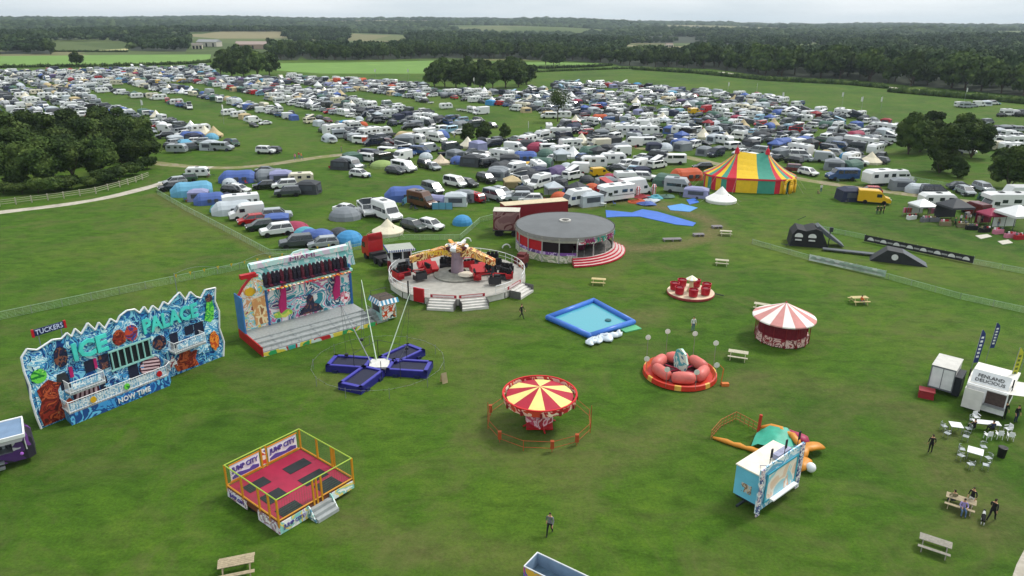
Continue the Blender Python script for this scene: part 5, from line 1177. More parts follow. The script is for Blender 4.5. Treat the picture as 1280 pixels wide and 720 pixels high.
# blue box at bottom edge
pA=G(655,708,1.2); pB=G(674,692,1.2); pC=G(733,720,1.2)
T=thing('open_topped_skip','open topped grey blue crate stall with bright end panel at the bottom edge','open crate',(pA[0],pA[1]),math.atan2(pC[1]-pB[1],pC[0]-pB[0]))
wd=math.dist(pA,pB); L=4.2
BGY=mat('blue_grey_wall','#7f95ab',.5,var=.15)
MB().bx(-.02,L,0,wd,.25,.32).build('floor',mat('blue_grey_floor','#5b7488',.6,var=.3,scale=2),T)
MB().bx(0,.06,0,wd,.3,1.2).bx(0,L,wd-.06,wd,.3,1.2).bx(0,L,0,.06,.3,1.2).bx(L-.06,L,0,wd,.3,1.2).build('walls',BGY,T)
mb=MB(); 
for p,q in (((0,0),(0,wd)),((0,wd),(L,wd)),((0,0),(L,0))): mb.tube((*p,1.22),(*q,1.22),.04,5)
mb.tube((2.4,wd,.3),(2.4,wd,1.2),.04); mb.build('top_rim',WHITE,T)
MB().bx(-.04,0,0,wd,.1,1.15).bx(0,L,-.04,0,.1,1.15).build('end_panel',artmat('bright_end_art',['#3f8fd0','#e0b040','#2a6ab8','#c8408a','#5ab0e0','#8a3a9a'],1.6,2,.5,3),T)
mb=MB(); mb.tube((.8,.1,.1),(.8,.3,.1),.2,10).tube((3,.1,.1),(3,.3,.1),.2,10); mb.v=[(x,y,z+.1) for x,y,z in mb.v]; mb.build_each('wheel',BLACK,T)
# ---------------------------------------------------------------- big top
A_=Vector((*G(889,238),0)); 
BT=(50.6,153.0); rz=rad(-10)
T=thing('big_top','big circus tent with red, yellow and green stripes on two peaks','circus tent',BT,rz)
tr=mat('tent_red','#c42338',.75,var=.08); ty=mat('tent_yellow','#e0b81e',.75,var=.08); tg=mat('tent_green','#3f8f7c',.75,var=.08); 
pk=[(-3.0,0,7.8),(3.2,0,7.8)]
def stad(t,R=6.4,L=3.1):   # stadium outline
    x=R*1.0*cos(t); y=R*.92*sin(t); return (x+ (L if x>0 else -L)*min(1,abs(x)/1.2), y)
n=33; V=[];Fc=[];Mi=[]
mb=MB(); wl=MB()
seq=[0,0,1,1,1,2,2]; order=[]
while len(order)<n: order+= [1,2,0]
for i in range(n):
    t0,t1=2*PI*i/n,2*PI*(i+1)/n; a0=stad(t0); a1=stad(t1)
    def top(p):
        k=max(-3.0,min(3.2,p[0]*.9)); return (k*.97,0,7.6 - .5*math.cos(k/3.1*PI/2)**2)
    m_=order[i]; steps=5
    p0,p1=top(a0),top(a1)
    r0=[];r1=[]
    for s in range(steps+1):
        u=s/steps; sag=.55*math.sin(PI*u)
        r0.append((p0[0]+(a0[0]-p0[0])*u,p0[1]+(a0[1]-p0[1])*u,p0[2]+(3.0-p0[2])*u-sag)); r1.append((p1[0]+(a1[0]-p1[0])*u,p1[1]+(a1[1]-p1[1])*u,p1[2]+(3.0-p1[2])*u-sag))
    for s in range(steps): mb.add([r0[s],r0[s+1],r1[s+1],r1[s]],[(0,1,2,3)],m_)
    b0=(a0[0]*.985,a0[1]*.985); b1=(a1[0]*.985,a1[1]*.985)
    wl.add([(*b0,0),(*b1,0),(*b1,3.0),(*b0,3.0)],[(0,1,2,3)],m_)
    mb.add([(a0[0],a0[1],3.0),(a1[0],a1[1],3.0),(a1[0]*1.01,a1[1]*1.01,2.65),(a0[0]*1.01,a0[1]*1.01,2.65)],[(0,1,2,3)],0)
mb.build('canvas_roof',[tr,ty,tg],T); wl.build('side_walls',[tr,ty,tg],T)
for x,y,z in pk: MB().lathe([(.55,z-.6),(.4,z+.1),(.25,z+.5),(0,z+.7)],12,c=(x,y)).tube((x,y,z),(x,y,z+1.2),.06).build('peak_cap',tr,T)
e=MB()
for a_ in (rad(-52),rad(-40)):
    x,y=stad(a_); 
    pts=[(x*1.04+.95*cos(t)*cos(a_+PI/2),y*1.04+.95*cos(t)*sin(a_+PI/2),1.9+1.0*sin(t)) for t in np.linspace(0,PI,10)]
    pts=[(pts[0][0],pts[0][1],0)]+pts+[(pts[-1][0],pts[-1][1],0)]; e.path(pts,.28,7)
e.build('entrance_arch',mat('arch_yellow','#e8b414',.5),T,smooth=True)
mb=MB()
for i in range(0,n,3):
    t=2*PI*i/n; x,y=stad(t); mb.tube((x,y,3),(x*1.25,y*1.3,0),.025,4)
mb.build('guy_ropes',mat('rope_pale','#b9b4a4',.8),T)
# ---------------------------------------------------------------- tents
def bell(loc,R,H,m,lab,rz=0,sidez=.6,grp=None):
    T=thing('bell_tent',lab,'tent',loc,rz); n=16
    mb=MB().lathe([(0,H),(R*.45,H*.55-.05),(R,sidez)],n).lathe([(R,sidez),(R+.05,sidez-.1),(R*.98,0)],n); mb.build('canvas',m,T)
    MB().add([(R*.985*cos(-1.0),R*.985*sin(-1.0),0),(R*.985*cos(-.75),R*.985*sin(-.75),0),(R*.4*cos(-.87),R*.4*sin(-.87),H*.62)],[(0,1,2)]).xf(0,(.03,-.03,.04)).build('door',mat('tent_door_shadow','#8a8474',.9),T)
    g=MB()
    for k in range(8): t=2*PI*k/8; g.tube((R*cos(t),R*sin(t),sidez),((R+1)*cos(t),(R+1)*sin(t),0),.02,4)
    g.build('guy_ropes',mat('rope_pale','#b9b4a4',.8),T); return T
bell(G(901,252),3.0,3.1,mat('clean_white_canvas','#e9e8e4',.85,var=.04),'clean white bell tent standing alone just before the striped big top')
bell(G(485,292),2.6,2.6,CREAM,'large cream bell tent behind the red lorry cab',.2)
bell(G(551,205),2.3,2.5,mat('beige_canvas','#cdbca4',.85),'beige bell tent beside a dark estate car in the middle camp')
bell(G(1088,204),2.8,3.0,CREAM,'cream bell tent near the white people carrier right of the big top')
def protos_col(name,cols,rough=.35,**k): return {c:mat(name+'_'+c,h,rough,**k) for c,h in cols.items()}
TC_=dict(blue='#465f9e',navy='#232a44',grey='#7a8086',green='#47655a',magenta='#932f4c',orange='#b9512a',cyan='#4f98a8',lilac='#8a8cb0',charcoal='#3a3d42',tan='#b9a67e',pale='#b4bcc2',sky='#3a86b8',lime='#8aa05c',purple='#5a4a72',red='#8f2a32',aqua='#5f9cba')
TM={c:mat('tent_cloth_'+c,h,.7,var=.14,scale=.8) for c,h in TC_.items()}
CWORD=dict(blue='blue',navy='navy blue',grey='grey',green='dull green',magenta='magenta',orange='orange',cyan='turquoise',lilac='lilac grey',charcoal='charcoal',tan='tan',pale='pale grey',sky='bright blue',lime='lime green',purple='dusky purple',red='red',aqua='light blue',white='white',silver='silver',black='black',dgrey='dark grey',cream='cream',dred='dark red',yellow='yellow',lblue='pale blue',dgreen='dark green',brown='brown')
# prototypes: the cloth or paint is slot 0 and takes its colour per object
VP=bpy.data.materials.new('vehicle_paint'); VP.use_nodes=True; VP.node_tree.nodes['Principled BSDF'].inputs['Base Color'].default_value=(.5,.5,.5,1)
GL=mat('vehicle_glass','#262d34',.1,var=.1,spec=.9); TY=mat('vehicle_tyre','#121214',.85); TR=mat('vehicle_trim','#2c2d30',.6); SH=mat('mesh_door_dark','#4a4f58',.8,var=.2); LAMP=mat('lamp_lens','#d9dadb',.2)
def dome_mb(R=1.6,H=1.45,n=12):
    mb=MB(); mb.lathe([(R*cos(t),H*sin(t)**.9) for t in np.linspace(0,PI/2,6)],n); 
    return mb
def tunnel_mb(L=5.5,W_=1.9,H=2.0):
    mb=MB(); secs=[]
    for q,k in ((-L/2,.45),(-L/2+.9,.92),(-L/4,1),(0,.95),(L/4,1),(L/2-.6,.98),(L/2,.75)):
        secs.append([(q,W_*k*cos(t),max(0,H*k*sin(t)**.75)) for t in np.linspace(0,PI,9)])
    mb.loft(secs,0); return mb
def cabin_mb(L=4,W_=3,H=2.2):
    mb=MB(); mb.box((0,0,H*.4),(L,W_,H*.8),0,0,(.92,.92)); mb.box((0,0,H*.9),(L*.96,W_*.96,H*.2),0,0,(.45,.6)); return mb
def mk(name,parts,far=False):
    """parts: list of (name, MB, mats)"""
    t=bpy.data.objects.new(name,None); COL.objects.link(t)
    for nm,mb,ms in parts:
        one={'wheels':'wheel','headlights':'headlight','legs':'leg','poles':'pole','windows':'window','bumper':'bumper','roof_vents':'roof_vent'}.get(nm)
        if one and not(nm=='windows' and len(mb.f)<7): mb.build_each(one,ms,t)
        else: mb.build(nm,ms,t)
    return t
def mkfar(name,parts,key):
    mb=MB(); mats=[]
    for nm,p,ms in parts:
        ms=ms if isinstance(ms,list) else [ms]; mp_=[]
        for m in ms:
            if m not in mats: mats.append(m)
            mp_.append(mats.index(m))
        o=len(mb.v); mb.v+=p.v; mb.f+=[[o+k for k in f] for f in p.f]; mb.m+=[mp_[k] for k in p.m]
    if mats[0]!=VP and VP in mats:
        i=mats.index(VP); mats[0],mats[i]=mats[i],mats[0]; mb.m=[i if k==0 else (0 if k==i else k) for k in mb.m]
    o=bpy.data.objects.new(name,mb.mesh(name,mats)); COL.objects.link(o); o['_mb']=0
    FARMB[key]=(mb,mats); return o
FARMB={}
def hull(prof,W_,zc=None):
    """car lower body: side profile with rounded-in ends"""
    mb=MB(); n=len(prof)
    secs=[]
    for y,k,dz in ((-W_,.965,.05),(-W_+.12,1,0),(W_-.12,1,0),(W_,.965,.05)):
        secs.append([(x*k,y,z-(dz if z>.6 else -dz)) for x,z in prof])
    mb.loft(secs,0); return mb
def green(x0,x1,x0t,x1t,z0,z1,w0,w1):
    """greenhouse: glass sides and painted roof"""
    g=MB(); g.loft([[(x0,-w0,z0),(x1,-w0,z0),(x1,w0,z0),(x0,w0,z0)],[(x0t,-w1,z1),(x1t,-w1,z1),(x1t,w1,z1),(x0t,w1,z1)]],0)
    r=MB(); r.loft([[(x0t-.08,-w1-.03,z1-.06),(x1t+.08,-w1-.03,z1-.06),(x1t+.08,w1+.03,z1-.06),(x0t-.08,w1+.03,z1-.06)],[(x0t+.05,-w1+.05,z1+.05),(x1t-.05,-w1+.05,z1+.05),(x1t-.05,w1-.05,z1+.05),(x0t+.05,w1-.05,z1+.05)]],0)
    m_=(x0+x1)/2; 
    for x,xt in ((m_,(x0t+x1t)/2),):
        for s in (-1,1): r.tube((x,s*(w0+.005),z0),(xt,s*(w1+.01),z1),.045,4)
    for (xb,xt) in ((x0,x0t),(x1,x1t)):
        for s in (-1,1): r.tube((xb,s*w0,z0),(xt,s*w1,z1),.05,4)
    return g,r
def whl(xs_,W_,r): 
    mb=MB()
    for x in xs_:
        for s in (-1,1): mb.tube((x,s*(W_+.01),r),(x,s*(W_-.22),r),r,12)
    return mb
def car_parts(kind):
    if kind=='hatch': L,pr,gr,W_,wh=4.1,[(-2.05,.35),(2.0,.3),(2.08,.6),(1.9,.82),(1.05,.95),(-1.95,1.0),(-2.08,.8)],(-1.95,1.15,-1.55,.35,.95,1.48,.80,.62),.88,(1.3,-1.25)
    elif kind=='saloon': L,pr,gr,W_,wh=4.6,[(-2.3,.35),(2.3,.3),(2.35,.6),(2.1,.8),(1.1,.93),(-1.5,.98),(-2.25,.93),(-2.35,.6)],(-1.75,1.2,-1.05,.35,.92,1.42,.80,.6),.9,(1.45,-1.4)
    elif kind=='suv': L,pr,gr,W_,wh=4.6,[(-2.25,.45),(2.2,.42),(2.3,.75),(2.15,1.02),(1.15,1.13),(-2.15,1.18),(-2.3,.8)],(-2.15,1.2,-1.9,.5,1.12,1.74,.86,.7),.94,(1.4,-1.4)
    elif kind=='mpv': L,pr,gr,W_,wh=4.9,[(-2.4,.4),(2.4,.38),(2.48,.75),(2.2,1.0),(1.5,1.15),(-2.35,1.15),(-2.45,.8)],(-2.35,1.75,-2.2,.85,1.12,1.92,.90,.78),.95,(1.6,-1.5)
    b=hull(pr,W_); g,r=green(*gr)
    w=whl(wh,W_,.33 if kind in('hatch','saloon') else .38)
    lamp=MB(); x=max(p[0] for p in pr)
    for s in (-.62,.62): lamp.bx(x-.2,x+.0,s-.16,s+.16,.62,.76)
    pl=MB().bx(x-.05,x+.015,-.5,.5,.35,.55)
    return [('body',b,VP),('windows',g,GL),('roof',r,VP),('wheels',w,TY),('headlights',lamp,LAMP),('grille',pl,TR)]
def van_parts(kind):
    if kind=='van': L,H,W_=5.2,2.35,.98
    elif kind=='camper': L,H,W_=5.6,2.75,1.02
    elif kind=='minibus': L,H,W_=5.2,2.0,.95
    elif kind=='luton': L,H,W_=6.8,3.1,1.12
    h=L/2; b=MB(); w2=W_
    f=.55 if kind!='luton' else .6
    def sec(y,k): return [(x,y,z) for x,z in [(-h,.42),(h,.38),(h+.02,.85),(h-.25,1.1),(h-.95,1.28),(h-1.55,min(H,2.1)-.02),(h-2.0,H*k),(-h+.05,H*k),(-h,H*.8)]]
    b.loft([sec(-w2,.95),sec(-w2+.12,1),sec(w2-.12,1),sec(w2,.95)],0)
    g=MB(); zt=min(H,2.1)-.1
    g.add([(h-.93,-w2+.1,1.34),(h-.93,w2-.1,1.34),(h-1.46,w2-.18,zt),(h-1.46,-w2+.18,zt)],[(0,1,2,3)]).xf(0,(.05,0,.03))
    for s in (-1,1):
        g.bx(h-2.3,h-1.5,s*(w2-.01) if s>0 else -w2-.02,s*(w2+.02) if s>0 else -w2+.01,1.25,1.8)
        if kind in('minibus','camper'): g.bx(-h+.5,h-2.5,w2-.01 if s>0 else -w2-.02,w2+.02 if s>0 else -w2+.01,1.3,1.85)
    g.bx(-h-.02,-h+.02,-w2+.2,w2-.2,1.3,1.8)
    w=whl((h-1.05,-h+1.2),W_,.36)
    lamp=MB()
    for s in (-.72,.72): lamp.bx(h-.12,h+.03,s-.15,s+.15,.78,.98)
    P=[('body',b,VP),('windows',g,GL),('wheels',w,TY),('headlights',lamp,LAMP),('bumper',MB().bx(h-.05,h+.06,-.85,.85,.35,.6).bx(-h-.05,-h+.02,-.85,.85,.4,.6),TR)]
    if kind=='camper': P.append(('roof_vent',MB().bx(-1.2,-.3,-.4,.4,H,H+.1),GL))
    return P
def motorhome_parts():
    L=6.6;h=L/2;b=MB(); W_=1.15
    sec=lambda y,k:[(x,y,z) for x,z in [(-h,.5),(h,.4),(h+.02,.9),(h-.7,1.25),(h-1.05,1.95),(h-.35,2.2),(h-.4,2.75),(h-1.2,2.95*k),(-h+.1,2.95*k),(-h,2.6)]]
    b.loft([sec(-W_,.97),sec(-W_+.1,1),sec(W_-.1,1),sec(W_,.97)],0)
    g=MB().add([(h-.66,-.95,1.3),(h-.66,.95,1.3),(h-1.0,.9,1.92),(h-1.0,-.9,1.92)],[(0,1,2,3)]).xf(0,(.05,0,.02))
    for s in (-1,1):
        y0,y1=(W_-.01,W_+.02) if s>0 else (-W_-.02,-W_+.01)
        for x0,x1,z0,z1 in ((h-2.0,h-1.2,1.3,1.8),(-1.8,-.7,1.6,2.15),(.2,1.0,1.6,2.1),(-2.9,-2.3,1.6,2.1)): g.bx(x0,x1,y0,y1,z0,z1)
    w=whl((h-1.1,-h+1.6),W_-.08,.38)
    st=MB().bx(-h+.1,h-1.5,-W_-.015,-W_+.01,1.15,1.25).bx(-h+.1,h-1.5,W_-.01,W_+.015,1.15,1.25)
    return [('body',b,VP),('windows',g,GL),('wheels',w,TY),('stripe',st,TR),('roof_vents',MB().bx(-2,-1.4,-.3,.3,2.95,3.08).bx(.4,1.1,-.35,.35,2.95,3.05),GL)]
def caravan_parts():
    L=5.6;h=L/2;W_=1.12;b=MB()
    sec=lambda y,k:[(x,y,z) for x,z in [(-h+.1,.5),(h-.1,.5),(h,1.2),(h-.35,2.1),(h-.9,2.55*k),(-h+.5,2.55*k),(-h,2.1),(-h,.9)]]
    b.loft([sec(-W_,.96),sec(-W_+.12,1),sec(W_-.12,1),sec(W_,.96)],0)
    g=MB(); g.add([(h-.02,-.9,1.3),(h-.02,.9,1.3),(h-.32,.85,2.0),(h-.32,-.85,2.0)],[(0,1,2,3)]).xf(0,(.05,0,.02))
    for y0,y1 in ((W_-.01,W_+.02),(-W_-.02,-W_+.01)):
        for x0,x1 in ((1.2,2.0),(-.3,.5),(-2.2,-1.4)): g.bx(x0,x1,y0,y1,1.45,2.0)
    w=whl((-.2,),W_-.05,.33); d=MB().bx(h,h+1.3,-.05,.05,.4,.48).tube((h+1.1,0,0),(h+1.1,0,.45),.05)
    return [('body',b,VP),('windows',g,GL),('wheels',w,TY),('drawbar',d,TR),('roof_light',MB().bx(-.4,.4,-.35,.35,2.55,2.65),GL)]
def tent_parts(kind):
    if kind=='dome': return [('flysheet',dome_mb(),VP),('door',MB().add([(1.35,-.5,.02),(1.35,.5,.02),(.95,0,1.18)],[(0,1,2)]).xf(0,(.14,0,.05)),SH)]
    if kind=='tunnel': return [('flysheet',tunnel_mb(),VP),('windows',MB().bx(-.2,.5,-1.93,-1.75,.5,1.1).bx(1.0,1.7,-1.95,-1.8,.5,1.1),SH),('door',MB().bx(2.72,2.78,-.6,.6,.05,1.3),SH)]
    if kind=='awning': return [('canopy',cabin_mb(),VP),('window',MB().bx(-1.2,1.2,-1.52,-1.46,.7,1.5).bx(1.95,2.02,-.9,.9,.5,1.5),SH)]
    if kind=='gazebo':
        m=MB(); m.loft([[(-1.6,-1.6,2.1),(1.6,-1.6,2.1),(1.6,1.6,2.1),(-1.6,1.6,2.1)],[(-.12,-.12,3.0),(.12,-.12,3.0),(.12,.12,3.0),(-.12,.12,3.0)]]); m.loft([[(-1.6,-1.6,1.85),(1.6,-1.6,1.85),(1.6,1.6,1.85),(-1.6,1.6,1.85)],[(-1.6,-1.6,2.1),(1.6,-1.6,2.1),(1.6,1.6,2.1),(-1.6,1.6,2.1)]],cap=False)
        p=MB()
        for x in (-1.5,1.5):
            for y in (-1.5,1.5): p.tube((x,y,0),(x,y,2.1),.04,5)
        return [('canopy',m,VP),('legs',p,TR),('back_wall',MB().bx(-1.5,1.5,1.48,1.52,.1,1.9),VP)]
    if kind=='windbreak':
        m=MB(); m.bx(-1.8,1.8,-.02,.02,.05,1.25); p=MB()
        for x in (-1.8,-.6,.6,1.8): p.tube((x,-.04,0),(x,-.04,1.4),.03,5)
        return [('cloth',m,VP),('poles',p,TR)]
def poptop_parts():
    P=van_parts('minibus'); c=MB(); c.loft([[(-1.7,-.72,2.0),(1.0,-.72,2.0),(1.0,.72,2.0),(-1.7,.72,2.0)],[(-1.7,-.72,2.1),(1.0,-.72,2.95),(1.0,.72,2.95),(-1.7,.72,2.1)]])
    l=MB(); l.loft([[(-1.8,-.8,2.1),(1.15,-.8,2.97),(1.15,.8,2.97),(-1.8,.8,2.1)],[(-1.8,-.8,2.2),(1.12,-.8,3.07),(1.12,.8,3.07),(-1.8,.8,2.2)]])
    return P+[('pop_top_canvas',c,SH),('raised_roof',l,VP)]
def belltent_parts():
    m=MB().lathe([(0,2.9),(1.1,1.6),(2.3,.6)],12).lathe([(2.3,.6),(2.32,.5),(2.25,0)],12)
    return [('canvas',m,VP),('door',MB().add([(2.33,-.5,0),(2.33,.5,0),(1.2,0,1.6)],[(0,1,2)]),SH)]
def flatbed_parts():
    b=MB().bx(-1.2,1.2,-.7,.7,.45,.95).bx(1.2,2.3,-.04,.04,.45,.52); c=MB().bx(-1.15,1.15,-.65,.65,.95,1.0)
    return [('body',b,VP),('cover',c,TR),('wheels',whl((0,),.72,.3),TY)]
BUILD=dict(poptop=poptop_parts,cone=belltent_parts,trailer=flatbed_parts,hatch=lambda:car_parts('hatch'),saloon=lambda:car_parts('saloon'),suv=lambda:car_parts('suv'),mpv=lambda:car_parts('mpv'),van=lambda:van_parts('van'),camper=lambda:van_parts('camper'),minibus=lambda:van_parts('minibus'),luton=lambda:van_parts('luton'),motorhome=motorhome_parts,caravan=caravan_parts,dome=lambda:tent_parts('dome'),tunnel=lambda:tent_parts('tunnel'),awning=lambda:tent_parts('awning'),gazebo=lambda:tent_parts('gazebo'),windbreak=lambda:tent_parts('windbreak'))
OBN=dict(poptop='camper_van',cone='bell_tent',trailer='luggage_trailer',hatch='parked_car',saloon='parked_car',suv='parked_car',mpv='parked_car',van='parked_van',camper='camper_van',minibus='parked_minibus',luton='box_truck',motorhome='motorhome',caravan='caravan',dome='dome_tent',tunnel='tunnel_tent',awning='awning_tent',gazebo='gazebo',windbreak='windbreak')
KW=dict(poptop='pop top camper',cone='bell tent',trailer='luggage trailer',hatch='hatchback',saloon='saloon car',suv='tall car',mpv='people carrier',van='panel van',camper='camper van',minibus='minibus',luton='box truck',motorhome='motorhome',caravan='caravan',dome='dome tent',tunnel='tunnel tent',awning='cabin tent',gazebo='gazebo',windbreak='windbreak')
CATW=dict(poptop='camper van',cone='tent',trailer='trailer',hatch='car',saloon='car',suv='car',mpv='car',van='van',camper='camper van',minibus='minibus',luton='truck',motorhome='motorhome',caravan='caravan',dome='tent',tunnel='tent',awning='tent',gazebo='gazebo',windbreak='windbreak')
PROTO={k:mk(OBN[k],f()) for k,f in BUILD.items()}
FAR={k:mkfar(OBN[k],f(),k) for k,f in BUILD.items() if k!='windbreak'}
PC=dict(white='#dcdddd',silver='#9aa0a5',black='#17181b',dgrey='#45494f',blue='#2a4a7c',navy='#1b2238',red='#a8141c',dred='#5c1420',green='#35503e',cream='#d3cbb4',lblue='#7fa6bd',grey='#777c80',yellow='#d8a814',orange='#cf4a1c',dgreen='#1e3028',brown='#5a3a2a',pale='#b4bcc2')
PM={c:mat('vehicle_colour_'+c,h,.25,var=.04,spec=.7) for c,h in PC.items()}
ISTENT={'cone','dome','tunnel','awning','gazebo','windbreak'}
OCC=[]   # (x,y,r,kind,colour)
RAD=dict(poptop=2.6,cone=2.3,trailer=1.2,hatch=2.1,saloon=2.3,suv=2.3,mpv=2.4,van=2.6,camper=2.8,minibus=2.5,luton=3.4,motorhome=3.3,caravan=3.0,dome=1.7,tunnel=2.8,awning=2.2,gazebo=1.8,windbreak=1.5)
def put(kind,px,py,ang,colr,lab,sc_=1.0,grp=None,cat=None):
    kk=1.06 if kind in ISTENT and kind!='awning' else 1.15
    sc_=tuple(v*kk for v in sc_) if isinstance(sc_,tuple) else sc_*kk
    x,y=G(px,py); m=(TM if kind in ISTENT else PM).get(colr) or (PM if kind in ISTENT else TM)[colr]
    o=place(PROTO[kind],(x,y),rad(ang),lab,cat or CATW[kind],grp,sc_ if sc_!=1.0 else None)
    for q in list(o.children):
        if q.data.materials[0]==VP: q.material_slots[0].link='OBJECT'; q.material_slots[0].material=m
    OCC.append((x,y,RAD[kind]*(sc_ if not isinstance(sc_,tuple) else sc_[0]),kind,colr,ang)); return o
